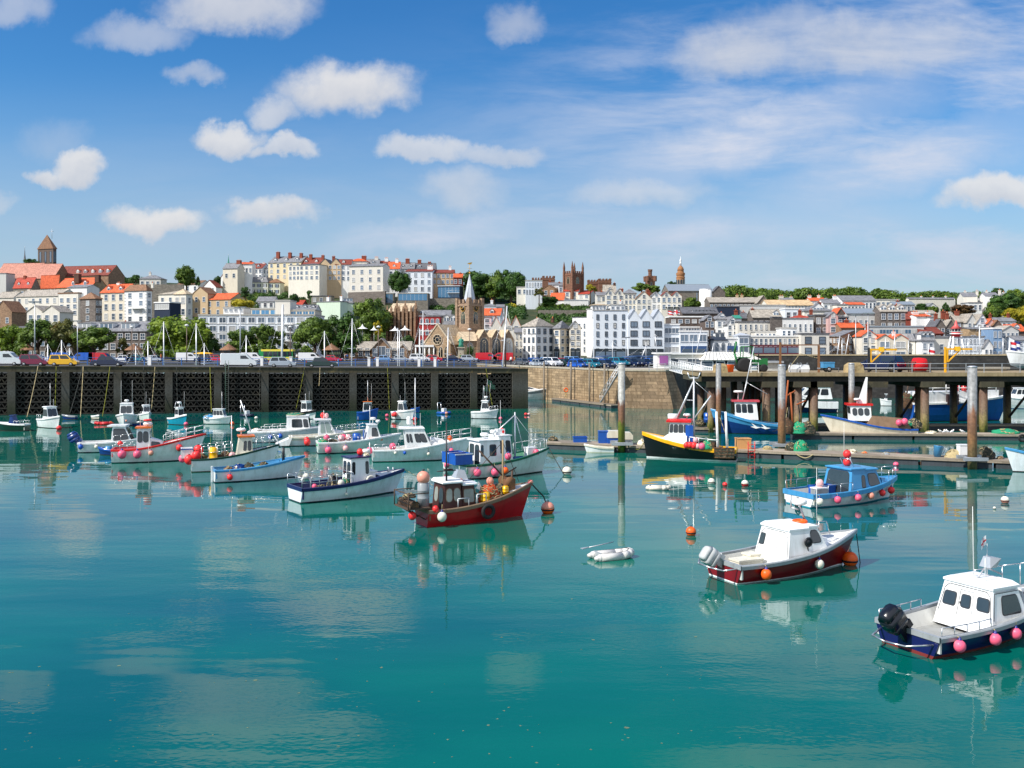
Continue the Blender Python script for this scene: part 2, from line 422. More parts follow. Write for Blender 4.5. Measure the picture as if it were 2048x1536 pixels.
# ------------------------------------------------------------------ land
ZE=5.9       # esplanade
ZQ=5.45      # quay on the right
M_ASPH=mat('worn asphalt',(.075,.075,.078),.9,.2,1.5)
M_CONC=W['concrete'];M_PALECONC=mat('pale concrete',srgb(178,170,152),.85,.16,2.0,streak=.4)
M_GARDEN=mat('hill gardens',srgb(46,60,30),.95,.35,.5,c2=srgb(78,76,48),f2=(.5,.68,.12))
def depth(yb):return 235+1.6*(720-yb)
CREST=[(-300,572),(0,572),(330,562),(480,570),(560,556),(900,560),(1000,578),(1130,588),(1300,592),(1450,604),(2048,612),(2400,612)]
def ycrest(x):
 for (a,ya),(b,yb) in zip(CREST[:-1],CREST[1:]):
  if x<=b:return ya+(yb-ya)*max(0,(x-a))/(b-a)
 return CREST[-1][1]
def zground(x,D):
 """height of the hill at distance D in the column x of the photograph"""
 dc=depth(ycrest(x));d=min(D,dc);yb=720-(d-235)/1.6
 return EYE-(yb-HZ)*d/F
def build_land():
 # hill
 xs=list(range(-500,2600,60));ds=[232+9*i for i in range(40)]+[620,700,800,950,1150]
 b=MB();vs=[];fs=[]
 for D in ds:
  for x in xs:
   vs.append(((x-1024)/F*D,D,zground(x,D)-.35-max(0,D-560)*.03))
 n=len(xs)
 for i in range(len(ds)-1):
  for j in range(n-1):fs.append((i*n+j,i*n+j+1,(i+1)*n+j+1,(i+1)*n+j))
 b.add(vs,fs,0,True);struct(b.build('hill',M_GARDEN))
 # esplanade and quay ground with their retaining faces
 b=MB();b.box(-330,-4,192,246,-3,ZE-.01,0);o=b.build('esplanade',[M_ASPH]);struct(o)
 b=MB()
 poly=[(-6.9,192),(16.6,143.2),(18.4,143.2),(22.6,142.4),(25.4,150),(30,168),(44,171),(260,171),(260,250),(-3.9,250),(-3.9,192)]
 b.prism(poly,-3,ZQ,0,None,'z');struct(b.build('quay_ground',[M_ASPH]))
 # road kerb along the front of the houses
 b=MB();b.box(-330,-4.2,228,246,ZE-.01,ZE+.12);struct(b.build('pavement',[M_PALECONC]))
 b=MB();b.box(-330,-4.2,209.9,210.1,ZE-.008,ZE-.004)
 struct(b.build('road_marking',[W['white']]))
build_land()
# ------------------------------------------------------------------ left pier: deck on pillars with concrete lattice between
PA=Vector((-67.8,125.7,0));PD=Vector((70.1,14.5,0)).normalized();PYAW=math.atan2(14.5,70.1);PLEN=71.6
def pier_u(x):
 k=(x-1024)/F
 return (k*PA.y-PA.x)/(PD.x-PD.y*k)
def pier_top(u):return 6.5-.67*u/PLEN
def on_pier(x,back):
 u=pier_u(x);nrm=Vector((-PD.y,PD.x,0))
 p=PA+PD*u+nrm*back
 # keep the column of the photograph while moving back
 D=p.y;q=Vector(((x-1024)/F*D,D,pier_top(u)))
 return q
def zramp_mat(name,stops,wob=.9,rough=.7,metal=.0):
 """a surface whose paint, rust and weed change with height over the water"""
 m=bpy.data.materials.new(name);m.use_nodes=True;T=NT(m.node_tree);b=m.node_tree.nodes['Principled BSDF']
 g=T.n('ShaderNodeNewGeometry');sp=T.n('ShaderNodeSeparateXYZ');T.link(g.outputs['Position'],sp.inputs[0])
 mp=T.n('ShaderNodeMapping');mp.inputs['Scale'].default_value=(1.8,1.8,.35);T.link(g.outputs['Position'],mp.inputs[0])
 n=T.n('ShaderNodeTexNoise');n.inputs['Scale'].default_value=1.5;n.inputs['Detail'].default_value=6;n.inputs['Roughness'].default_value=.7;T.link(mp.outputs[0],n.inputs['Vector'])
 z=T.math('ADD',sp.outputs[2],T.math('MULTIPLY',T.math('SUBTRACT',n.outputs['Fac'],.5),wob*4))
 c=T.ramp(T.math('DIVIDE',z,8.0),[(s[0]/8.0,srgb(*s[1])) for s in stops])
 n2=T.n('ShaderNodeTexNoise');n2.inputs['Scale'].default_value=5;n2.inputs['Detail'].default_value=5;T.link(g.outputs['Position'],n2.inputs['Vector'])
 c=T.mix(1.0,c,T.ramp(n2.outputs['Fac'],[(.3,(.65,.65,.65)),(.7,(1.2,1.2,1.2))]),'MULTIPLY')
 T.link(c,b.inputs['Base Color']);b.inputs['Roughness'].default_value=rough;b.inputs['Metallic'].default_value=metal
 return m
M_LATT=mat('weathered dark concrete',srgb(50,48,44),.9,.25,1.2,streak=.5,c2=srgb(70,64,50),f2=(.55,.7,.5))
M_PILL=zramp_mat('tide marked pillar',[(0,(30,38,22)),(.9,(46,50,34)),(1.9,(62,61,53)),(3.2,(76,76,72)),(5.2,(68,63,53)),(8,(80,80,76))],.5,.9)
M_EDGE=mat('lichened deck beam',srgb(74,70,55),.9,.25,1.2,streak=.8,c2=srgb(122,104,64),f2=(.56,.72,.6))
M_INT=mat('shade darkened wet concrete',(.012,.012,.012),.9,.3,.6)  # wet concrete taken near black, deepening the shade inside the pier by colour
def build_left_pier():
 t=thing('stone_pier','long dark harbour pier of pillars and concrete lattice with cars parked along its edge','pier',PA,PYAW)
 def slope(b):
  b.v=[(x,y,z*pier_top(x)/6.5 if z>0 else z) for x,y,z in b.v];return b
 U0=-22
 b=MB();b.box(U0,PLEN,.1,17,6.05,6.48,0);slope(b).build('deck',[M_ASPH],t)
 b=MB();b.box(U0,PLEN+.05,-.06,.5,5.78,6.5,0);b.box(U0,PLEN+.05,-.16,.62,6.46,6.6,0);slope(b).build('edge_beam',[M_EDGE],t)
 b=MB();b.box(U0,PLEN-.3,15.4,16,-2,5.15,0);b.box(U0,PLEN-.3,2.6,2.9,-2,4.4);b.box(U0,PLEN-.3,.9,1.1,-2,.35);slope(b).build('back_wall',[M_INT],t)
 cols=[-84,24,132,236,338,436,530,618,706,790,869,947]
 us=[pier_u(c) for c in cols];end0=pier_u(1024)
 for u in us:
  b=MB();b.box(u-.5,u+.5,-.34,1.6,-2,5.8);b.box(u-.58,u+.58,-.42,.1,-2,.35);slope(b).build('pillar',[M_PILL],t)
 b=MB();b.box(end0,PLEN,-.3,17,-2,5.8);slope(b).build('end_pillar',[M_PILL],t)
 edges=us+[end0+.5]
 for a,c in zip(edges[:-1],edges[1:]):
  b=MB();x0,x1=a+.5,c-.5;rows=7;h=5.7/rows
  nv=max(4,round((x1-x0)/.78));wv=(x1-x0)/nv
  for r in range(rows):
   z0=.12+r*h
   b.box(x0,x1,-.02,.34,z0-.09,z0+.09)
   for i in range(nv):
    for (p,q) in ((x0+i*wv,x0+(i+.5)*wv),(x0+(i+1)*wv,x0+(i+.5)*wv)):
     zb,zt=z0+.09,z0+h-.09;w=.07
     b.frus([(p-w,.02,zt),(p+w,.02,zt),(p+w,.26,zt),(p-w,.26,zt)],[(q-w,.02,zb),(q+w,.02,zb),(q+w,.26,zb),(q-w,.26,zb)])
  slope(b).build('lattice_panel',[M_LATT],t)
build_left_pier()
def pier_ladder():
 p=on_pier(454,-.4);t=thing('ladder','thin green steel ladder down the face of the left pier below the white van','ladder',(p.x,p.y,0),PYAW);b=MB()
 for s in (-.22,.22):b.tube((s,0,-.5),(s,0,7.2),.035)
 for i in range(24):b.tube((-.22,0,.1+i*.28),(.22,0,.1+i*.28),.02,n=4)
 b.build('frame',[mat('weathered green steel',srgb(86,110,96),.7,.2)],t)
pier_ladder()
def railing(name,label,pts,h,mp,mr,step=2.4,bars=3,fat=.05,base_wall=None):
 t=thing(name,label,'railing',pts[0])
 o=pts[0]
 for a,c in zip(pts[:-1],pts[1:]):
  L=(c-a).length;n=max(1,round(L/step))
  for k in range(bars):
   b=MB();z=Vector((0,0,h*(k+1)/bars));b.tube(a-o+z,c-o+z,.032);b.build('rail',[mr],t)
  for i in range(n+1):
   p=a+(c-a)*i/n-o
   b=MB();b.box(p.x-fat,p.x+fat,p.y-fat,p.y+fat,p.z,p.z+h+.05);b.build('post',[mp],t)
 return t
BLUEP=paint('blue railing paint',(44,104,176),.45);WHITEP=paint('white gloss paint',(238,238,236),.35)
railing('promenade_railing','blue railing with slim posts along the back of the left pier behind the parked cars',[on_pier(-60,14.2),on_pier(400,14.2),on_pier(1004,14.2)],1.1,BLUEP,BLUEP,2.6)
def white_posts():
 first=None
 for i,(x,where) in enumerate([(300,'left of the big round tree'),(524,'beside the white van on the pier'),(582,'behind the silver hatchback'),(738,'left of the stone gabled building'),(755,'in front of the stone gabled building'),(838,'left of the church'),(870,'before the church porch')]):
  p=on_pier(x,13.6);lab='white square railing post on the left pier '+where
  if first is None:
   first=thing('railing_post',lab,'post',p,0,'white posts along the blue railing')
   MB().box(-.2,.2,-.2,.2,0,1.35).build('shaft',[WHITEP],first);MB().box(-.26,.26,-.26,.26,1.35,1.45).build('cap',[WHITEP],first)
  else:dup(first,p,label=lab)
white_posts()
# ------------------------------------------------------------------ sunlit quay wall, bastion and dark quay behind the jetty
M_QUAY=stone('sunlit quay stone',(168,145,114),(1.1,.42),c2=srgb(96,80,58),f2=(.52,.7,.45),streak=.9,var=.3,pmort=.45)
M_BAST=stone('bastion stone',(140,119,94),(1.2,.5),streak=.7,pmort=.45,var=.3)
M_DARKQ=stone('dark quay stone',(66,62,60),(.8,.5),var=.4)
def wall_run(name,label,pts,z0,z1,th,m,cap=None,cat='wall',capm=None):
 t=thing(name,label,cat,(pts[0][0],pts[0][1],0));b=MB();k=MB();ox,oy=pts[0]
 for (x0,y0),(x1,y1) in zip(pts[:-1],pts[1:]):
  d=Vector((x1-x0,y1-y0,0));L=d.length;a=math.atan2(d.y,d.x)
  M=Matrix.Translation((x0-ox,y0-oy,0)) @ Matrix.Rotation(a,4,'Z')
  b.box(0,L,0,th,z0,z1,0,M)
  if cap:k.box(-.05,L+.05,-.08,th+.1,z1,z1+cap,0,M)
 b.build('wall_body',[m],t)
 if cap:k.build('coping',[capm or M_PALECONC],t)
 return t
wall_run('quay_wall','sunlit tan stone quay wall under the crowded car park',[(-8.0,194),(16.0,141.6)],-2,ZQ+.02,1.2,M_QUAY,.25)
def bastion():
 t=thing('quay_bastion','battered stone bastion at the corner of the quay behind the tall mossy pile','wall',(18,141,0))
 b=MB()
 lo=[(-2.2,-.4,-2),(5.8,-3.4,-2),(8.4,-1.0,-2),(8.2,10,-2),(-2.2,10,-2)];hi=[(-1.4,.5,5.5),(4.6,-1.0,5.5),(5.9,.6,5.5),(6.2,10,5.5),(-1.4,10,5.5)]
 b.frus(lo,hi);b.build('wall_body',[M_BAST],t)
 MB().prism([(p[0]*1.01,p[1]-.08) for p in hi],5.5,5.75,0,None,'z').build('coping',[M_PALECONC],t)
bastion()
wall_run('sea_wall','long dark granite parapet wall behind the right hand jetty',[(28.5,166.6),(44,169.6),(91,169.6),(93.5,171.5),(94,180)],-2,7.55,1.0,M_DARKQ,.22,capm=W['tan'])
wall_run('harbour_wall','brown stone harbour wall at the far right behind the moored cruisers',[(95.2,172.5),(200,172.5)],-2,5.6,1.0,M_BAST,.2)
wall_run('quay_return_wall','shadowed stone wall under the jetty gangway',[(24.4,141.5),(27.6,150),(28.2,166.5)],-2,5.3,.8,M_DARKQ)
# ------------------------------------------------------------------ right jetty
RUSTCOL=mat('rust streaked steel pile',srgb(112,96,84),.8,.25,1.0,streak=1.0,c2=srgb(128,66,34),f2=(.46,.62,.4))
JZ=6.35
M_COL=zramp_mat('jetty column',[(0,(60,66,30)),(.6,(120,112,50)),(1.5,(142,124,82)),(2.4,(112,92,72)),(4.2,(96,70,56)),(6,(120,108,92))])
M_PILE1=zramp_mat('mossy pile paint',[(0,(38,46,14)),(.5,(86,100,20)),(2.4,(104,112,34)),(2.7,(126,90,62)),(4.1,(112,76,54)),(4.4,(168,168,162)),(8,(158,158,152))],.6,.5)
M_PILE2=zramp_mat('rusty pile paint',[(0,(70,72,34)),(1.0,(120,102,70)),(2.2,(142,104,70)),(3.2,(118,84,60)),(3.9,(124,84,58)),(4.6,(132,134,134)),(8,(140,142,142))],.8,.5)
def build_jetty():
 t=thing('jetty','concrete jetty on rust streaked columns carrying the tractor and the pickup truck','jetty',(0,100,0))
 b=MB();b.box(19.6,130,0,9.5,JZ-.38,JZ);b.build('deck',[mat('tan jetty concrete',srgb(156,138,106),.85,.22,1.5,streak=.7,c2=srgb(112,96,70),f2=(.55,.7,.7))],t)
 b=MB();b.box(19.9,130,.3,.9,JZ-.95,JZ-.38);b.box(19.9,130,5,5.6,JZ-1.0,JZ-.38);b.box(19.9,130,8.6,9.2,JZ-1.0,JZ-.38)
 b.build('girder',[M_LATT],t)
 for x in (1427,1537,1600,1632,1740,1853,1970,2085):
  X=(x-1024)/F*101
  b=MB();b.box(X-.9,X+1.5,-.06,9.3,JZ-1.55,JZ-.95) ;b.build('crosshead',[M_EDGE],t)
  for k,(dx,y) in enumerate(((-.3,.75),(.75,4.6),(.2,8.6))):
   b=MB();b.lathe([(.42,-2),(.42,JZ-1.55)],14,0,None,True,(X+dx,y,0));b.build('column',[M_COL],t)
  b=MB();b.tube((X+.75,4.6,4.4),(X+.2,8.6,.8),.14,n=8);b.build('brace',[RUSTCOL],t)
 # more columns crowd the landward bay
 for x,y in ((1446,6),(1468,8),(1492,7),(1515,8),(1556,8),(1580,6)):
  D=100+y;X=(x-1024)/F*D
  b=MB();b.lathe([(.36,-2),(.36,JZ-.95)],12,0,None,True,(X,y,0));b.build('column',[M_COL],t)
 b=MB();b.box(19.7,19.95,0,9.5,JZ-.95,JZ+.1);b.build('end_beam',[M_EDGE],t)
build_jetty()
def build_piles():
 first = {}
 for x,yt,yw,w,m,lab in [(1243,727,905,14,M_PILE1,'tall pale mooring pile with green weed on its foot, by the small white dinghy'),
                                 (1563.5,730,908,15,M_PILE2,'grey and rust mooring pile beside the red ladder on the pontoon'),
                                 (1944.5,733,938,18,M_PILE2,'grey and rust mooring pile at the white box, thickest of the piles'),
                                 (1437,728,868,10.5,M_PILE2,'slim rusty pile against the landward end of the jetty'),
                                 (1703,727,868,11.5,M_PILE2,'slim rusty pile beside the pickup truck at the jetty edge')]:
  D=wd(yw);X=(x-1024)/F*D;zt=EYE-(yt-HZ)*D/F;r=w/2/F*D
  t=thing('mooring_pile',lab,'pile',(X,D,0),0,'steel mooring piles')
  MB().lathe([(r,-2),(r,zt-.06)],20).build('shaft',[m],t)
  MB().lathe([(r*1.05,0),(r*1.05,.08),(r*.5,.14)],20).build('cap',[GALV],t,(0,0,zt-.08))
  if yw>900:
   b=MB();b.ring((0,0,.85),r+.16,.07,18);b.box(-.9,.9,r+.08,r+.3,.72,.98);b.box(-.9,.9,-r-.3,-r-.12,.66,.9)
   b.build('guide_hoop',[GALV],t)
build_piles()
M_PONT=mat('pontoon float',srgb(66,72,78),.7,.2,.8,streak=.6);M_PDECK=mat('weathered deck boards',srgb(150,138,122),.9,.22,2.0,pattern='tile',psize=(3,.14))
def pontoon(label,p0,p1,width,z,n,m=M_PONT):
 d=p1-p0;L=d.length;t=thing('pontoon',label,'pontoon',(p0.x,p0.y,0),math.atan2(d.y,d.x))
 MB().box(0,L,0,width,z-.12,z).build('deck',[M_PDECK],t)
 b=MB();b.box(0,L,-.05,0,z-.2,z-.03);b.box(0,L,width,width+.05,z-.2,z-.03);b.build('edge_timber',[M_PDECK],t)
 for i in range(n):
  a=L*i/n+.12;c=L*(i+1)/n-.12
  MB().box(a,c,.05,width-.05,-.5,z-.12).build('float',[m],t)
 return t
PON0,PON1=Vector((3.0,84.2,0)),Vector((40.5,68.6,0))
pontoon('long grey pontoon in front of the jetty with rope and crates lying on it',PON0,PON1,2.3,.62,8)
pontoon('low pontoon under the jetty where the gulls sit',Vector((27.6,93.2,0)),Vector((62,90.8,0)),2.0,.6,6)
pontoon('far pontoon behind the jetty columns alongside the big blue trawler',Vector((30,104.5,0)),Vector((72,103.8,0)),1.8,.55,6)
pontoon('low landing pontoon at the foot of the sunlit quay wall',Vector((6.6,159,0)),Vector((14.6,139.8,0)),2.0,.55,6)
def gangway(name,label,p,q,w,m,up=1.0,mesh_side=True):
 d=q-p;t=thing(name,label,'gangway',p);side=Vector((-d.y,d.x,0)).normalized()*w/2;Z=Vector((0,0,1))
 b=MB();b.frus([side,-side,-side-Z*.15,side-Z*.15],[d+side,d-side,d-side-Z*.15,d+side-Z*.15]);b.build('walkway',[m],t)
 for s in (1,-1):
  b=MB();n=max(4,round(d.length/1.1));b.tube(side*s+Z*up,d+side*s+Z*up,.05);b.tube(side*s+Z*up*.5,d+side*s+Z*up*.5,.03)
  for i in range(n+1):
   o=d*i/n+side*s;b.tube(o,o+Z*up,.035)
   if i<n and mesh_side:b.tube(o,d*(i+1)/n+side*s+Z*up,.03)
  b.build('handrail',[m],t)
gangway('gangway','steep grey aluminium gangway down the quay wall to the landing pontoon',px(1241,738,140.5),px(1202,803,141.5),1.3,GALV,1.0,False)
gangway('truss_gangway','white truss gangway from the quay to the jetty',px(1348,739,137),px(1414,757,117),1.4,WHITEP,1.3)
# ------------------------------------------------------------------ houses
REG=dict(A=0,B=350,C=680,D=1000,E=1300,F=1648)
ZS=400/2048.0
WIN = {}
def window_mesh(w,h,style,fr=None):
 w=round(w,1);h=round(h,1);fr=fr or FRAMEW
 key=(w,h,style,fr.name)
 if key in WIN:return WIN[key]
 b=MB();t=min(.12,w*.09)
 b.box(-w/2,w/2,-.03,-.012,-h/2,h/2,1)
 if style != 'n':
  for (x0,x1,z0,z1) in ((-w/2-t,-w/2,-h/2-t,h/2+t),(w/2,w/2+t,-h/2-t,h/2+t),(-w/2,w/2,h/2,h/2+t),(-w/2,w/2,-h/2-t,-h/2)):
   b.box(x0,x1,-.09,-.004,z0,z1,0)
  b.box(-w/2-t*1.5,w/2+t*1.5,-.16,-.09,-h/2-t,-h/2-t*.3,0)
 if style in ('s','x'):b.box(-w/2,w/2,-.05,-.03,-.035,.035,0)
 if style == 'x':b.box(-.03,.03,-.05,-.031,-h/2,h/2,0)
 if style == 'm':
  n=max(2,round(w/.9))
  for i in range(1,n):b.box(-w/2+w*i/n-.04,-w/2+w*i/n+.04,-.06,-.03,-h/2,h/2,0)
 if style == 'n':
  n=max(2,round(w/1.6))
  for i in range(1,n):b.box(-w/2+w*i/n-.03,-w/2+w*i/n+.03,-.05,-.03,-h/2,h/2,0)
 if style == 'b':# black shutters either side
  b.box(-w/2-t-w*.42,-w/2-t,-.06,-.004,-h/2,h/2,2);b.box(w/2+t,w/2+t+w*.42,-.06,-.004,-h/2,h/2,2)
 if style == 'a':# arched head
  n=8
  b.add([(0,-.02,h/2)]+[(w/2*cos(pi*i/n),-.02,h/2+w/2*sin(pi*i/n)) for i in range(n+1)],[(0,i+2,i+1) for i in range(n)],1)
  for i in range(n):
   a0,a1=pi*i/n,pi*(i+1)/n
   b.tube((w/2*cos(a0),-.05,h/2+w/2*sin(a0)),(w/2*cos(a1),-.05,h/2+w/2*sin(a1)),t*.6,n=4,m=0)
 WIN[key]=b.mesh('window',[fr,GLASSB if style == 'n' else GLASS,BLACK]);return WIN[key]
def place_windows(parent,rows,cols,xr,zr,y,side,o,rz=0.0,W=None):
 (xa,xb),(za,zb)=xr,zr
 cw=(xb-xa)/cols;hr=(zb-za)/rows
 ww=min(o.get('ww',1.25),cw*o.get('wf',.55));wh=min(o.get('wh',1.75),hr*o.get('hf',.58))
 if ww<.35 or wh<.4:ww=max(ww,.35);wh=max(wh,.45)
 st=o.get('st','s');fr=FRAMED if o.get('dark') else FRAMEW
 me=window_mesh(ww,wh,st,fr);skip=o.get('skip',())
 for r in range(rows):
  for c in range(cols):
   if (r,c) in skip:continue
   a=xa+(c+.5)*cw;z=zb-(r+.5)*hr-.1
   if not side:put(me,'window',parent,(a,y-.002,z))
   else:put(me,'window',parent,(y+.002,a,z),None,(0,0,R(90)))
def chimney(parent,x,y,z0,z1,w,m,d=None):
 d=d or w*.7;b=MB();b.box(x-w/2,x+w/2,y-d/2,y+d/2,z0,z1-.25,0);b.box(x-w/2-.08,x+w/2+.08,y-d/2-.08,y+d/2+.08,z1-.25,z1,0)
 n=max(1,int(w/.55))
 for i in range(n):b.lathe([(.14,0),(.11,.45)],6,1,None,True,(x-w/2+w*(i+.5)/n,y,z1))
 return b.build('chimney',[m,POT],parent)
def bld(reg,x0,x1,yt,yb,wl,rf,rt,rh,rows,cols,label,**o):
 ox=REG[reg];X0,X1=ox+x0*ZS,ox+x1*ZS;YT,YB=450+yt*ZS,450+yb*ZS
 D=o.get('D') or depth(YB);D+=o.get('dD',0);k=D/F
 yaw=R(o.get('yaw',0));P0=Vector(((X0-1024)*k,D,0));kk=(X1-1024)/F
 Wd=(kk*D-P0.x)/(cos(yaw)+kk*sin(yaw))
 zb=EYE-(YB-HZ)*k;H=EYE-(YT-HZ)*k-zb
 if 'x2' in o:
  P1=P0+Vector((cos(yaw),-sin(yaw),0))*Wd;k2=(ox+o['x2']*ZS-1024)/F
  dp=(k2*P1.y-P1.x)/(sin(yaw)-k2*cos(yaw))
 else:dp=o.get('dp',max(6.0,min(11.0,Wd*.8)))
 t=thing(o.get('name','house'),label,o.get('cat','house'),(P0.x,P0.y,zb),-yaw,o.get('group'))
 wm=W[wl] if isinstance(wl,str) else wl;rm=RF[rf] if isinstance(rf,str) else rf
 zz=ZS*k;h=rh*zz;fz=-o.get('found',13.0);b=MB();ov=o.get('ov',.3);r=MB();th=.16
 b.box(0,Wd,0,dp,fz,H,0)
 if rt == 'flat':
  cz=o.get('corn',.35)
  r.box(-.15,Wd+.15,-.15,dp+.1,H,H+cz);r.box(.35,Wd-.35,.35,dp-.3,H+cz,H+cz+.003)
  zr=H+cz
 elif rt == 'gable':
  s=.0;pts=[(0,H),(dp,H),(dp/2,H+h)];b.prism(pts,0,.25,0,None,'x');b.prism(pts,Wd-.25,Wd,0,None,'x')
  sl=h/(dp/2)
  for sg in (0,1):
   e=(-ov if not sg else dp+ov);ez=H-ov*sl
   r.prism([(e,ez),(dp/2,H+h),(dp/2,H+h+th),(e,ez+th)] if not sg else [(dp/2,H+h),(e,ez),(e,ez+th),(dp/2,H+h+th)],-ov*.5,Wd+ov*.5,0,None,'x')
  r.box(-ov*.5,Wd+ov*.5,dp/2-.12,dp/2+.12,H+h+th*.6,H+h+th+.08)
  zr=H+h
 elif rt in ('gablef','multi'):
  n=o.get('n',1);w1=Wd/n;sl=h/(w1/2)
  for i in range(n):
   a=i*w1;c=a+w1/2;e=a+w1;pts=[(a,H),(e,H),(c,H+h)]
   b.prism(pts,0,.3);b.prism(pts,dp-.3,dp);oo=ov if n==1 else .02
   r.prism([(a-oo,H-oo*sl),(c,H+h),(c,H+h+th),(a-oo,H-oo*sl+th)],-ov*.6,dp+.2)
   r.prism([(c,H+h),(e+oo,H-oo*sl),(e+oo,H-oo*sl+th),(c,H+h+th)],-ov*.6,dp+.2)
  zr=H+h
 elif rt in ('hip','pyr','mansard'):
  q=dict(hip=min(dp/2,Wd/2-.2),pyr=Wd/2-.05,mansard=min(1.6,h*.45,Wd*.3))[rt];qd=dp/2-.05 if rt != 'mansard' else q
  lo=[(-ov,-ov,H),(Wd+ov,-ov,H),(Wd+ov,dp+ov,H),(-ov,dp+ov,H)]
  hi=[(q,qd,H+h),(Wd-q,qd,H+h),(Wd-q,dp-qd,H+h),(q,dp-qd,H+h)]
  lo2=[(x,y,H+.16) for x,y,z in lo];r.frus(lo,lo2);r.frus(lo2,hi);zr=H+h
 b.build('wall',[wm],t)
 ro=r.build('roof',[rm],t)
 if o.get('gwin') and rt in ('gablef','multi'):
  n=o.get('n',1)
  for i in range(n):put(window_mesh(.9,1.1,'s'),'window',t,(Wd/n*(i+.5),-.002,H+h*.28))
 if rows and cols:
  wy=o.get('wy',(yt,yb));za=H-(wy[1]-yt)*zz;zt=H-(wy[0]-yt)*zz
  wx=o.get('wx',(x0,x1));fx=Wd/(x1-x0)
  place_windows(t,rows,cols,((wx[0]-x0)*fx,(wx[1]-x0)*fx),(za,zt),0,False,o)
  if 'sw' in o:place_windows(t,o['sw'][0],o['sw'][1],(0,dp),(za,zt),Wd,True,o)
 cm=o.get('cm',CHIMB);cm=W[cm] if isinstance(cm,str) else cm
 for (cx,ct,cw) in o.get('ch',()):
  x=(cx-x0)/(x1-x0)*Wd;zt=H+(yt-ct)*zz;yy=dp*o.get('cy',.5)
  z0=H+(h*.45 if rt != 'flat' else .1);chimney(ro,x,yy,z0,max(zt,z0+1),cw*zz,cm)
 nd=o.get('dn',0)
 if nd:
  dw=o.get('dw',1.5);dh=o.get('dh',1.5);dm=o.get('dm',W['white']);dr=RF[o['dr']] if 'dr' in o else rm
  f=o.get('df',.22);y0=(dp/2 if rt != 'mansard' else 1.0)*f;z0=H+h*f
  dx=o.get('dx',(0,1))
  for i in range(nd):
   x=(dx[0]+(dx[1]-dx[0])*(i+.5)/nd)*Wd;d=MB();yb_=y0+2.2
   d.box(x-dw/2,x+dw/2,y0,yb_,z0-.4,z0+dh,0)
   if o.get('dflat'):d.box(x-dw/2-.12,x+dw/2+.12,y0-.15,yb_,z0+dh,z0+dh+.14,1)
   else:
    for sg in (-1,1):
     d.frus([(x,y0-.15,z0+dh+dw*.45),(x+sg*(dw/2+.15),y0-.15,z0+dh-.08),(x+sg*(dw/2+.15),y0-.15,z0+dh+.05),(x,y0-.15,z0+dh+dw*.45+.12)],
                           [(x,yb_,z0+dh+dw*.45),(x+sg*(dw/2+.15),yb_,z0+dh-.08),(x+sg*(dw/2+.15),yb_,z0+dh+.05),(x,yb_,z0+dh+dw*.45+.12)],1)
    d.prism([(x-dw/2,z0+dh),(x+dw/2,z0+dh),(x,z0+dh+dw*.45)],y0,y0+.1,0)
   nn=max(1,round(dw/1.0));gw=dw/nn
   for j in range(nn):d.box(x-dw/2+gw*j+.14,x-dw/2+gw*(j+1)-.1,y0-.02,y0-.004,z0+.2,z0+dh-.2,2)
   d.build('dormer',[dm,dr,GLASS],ro)
 if 'shop' in o:
  s=MB();hh=o.get('sh',3.0);s.box(.2,Wd-.2,-.12,-.01,0,hh,0);n=max(2,int(Wd/2.6))
  for i in range(n):s.box(.4+(Wd-.8)*i/n+.15,.4+(Wd-.8)*(i+1)/n-.15,-.15,-.121,.35,hh-.7,1)
  s.build('shop_front',[o['shop'],GLASS],t)
 if 'band' in o:
  s=MB()
  for by in o['band']:z=H-(by-yt)*zz;s.box(-.06,Wd+.06,-.1,-.004,z-.12,z+.12)
  s.build('string_course',[W['white']],t)
 if 'quoin' in o:
  s=MB();n=int(H/.5)
  for i in range(n):
   if i % 2:s.box(-.05,.5,-.05,-.003,i*.5,i*.5+.4);s.box(Wd-.5,Wd+.05,-.05,-.003,i*.5,i*.5+.4)
  s.build('quoins',[o['quoin']],t)
 if 'balc' in o:
  for (bx0,bx1,by) in o['balc']:
   s=MB();fx=Wd/(x1-x0);xa,xb_=(bx0-x0)*fx,(bx1-x0)*fx;z=H-(by-yt)*zz
   s.box(xa,xb_,-1.1,-.01,z-.15,z,0)
   s.tube((xa,-1.05,z+1),(xb_,-1.05,z+1),.05,m=1);n=max(3,int((xb_-xa)/.5))
   for i in range(n+1):s.tube((xa+(xb_-xa)*i/n,-1.05,z),(xa+(xb_-xa)*i/n,-1.05,z+1),.025,n=4,m=1)
   s.build('balcony',[W['white'],GALV],t)
 return t
SHOPD=paint('dark shop front',(30,42,48),.5);SHOPR=paint('maroon shop front',(96,40,52),.5);SHOPB=paint('blue shop front',(52,84,130),.5)
YL=20   # yaw of the west facing left town
# ---- far left
bld('A',-90,332,596,700,'brownstone','pinktile','gable',215,0,0,'huge faded pink tiled church roof at the left edge of the hill',name='church_hall',cat='church',yaw=8,dp=18)
bld('A',318,548,545,690,'brownstone','pinktile','gable',155,0,0,'lower pink tiled church roof against the foot of the square bell tower',name='church_nave',cat='church',yaw=8,dp=14,dD=-6)
bld('A',388,545,250,640,'darkbrick','brown','pyr',148,1,3,'square brown stone bell tower with a pyramid roof and cross',name='bell_tower',cat='tower',yaw=22,x2=578,wy=(270,390),ww=1.1,wh=5.5,hf=.9,st='p',sw=(1,3),dark=1,dD=6)
bld('A',580,1110,522,680,'brownstone','redbrown','gable',105,0,0,'long dark red roofed hall on the hill with five orange capped dormers',yaw=14,dp=12,dn=5,dx=(.3,1.02),dr='orange',ch=[(705,425,22)],cm=CHIMD)
bld('A',135,325,640,760,'greystone','red','gable',98,1,3,'stone cottage with faded red roof and two skylight dormers under the pink church roof',yaw=20,dn=2,dw=1.2,dh=1,x2=410,ch=[(215,520,30)])
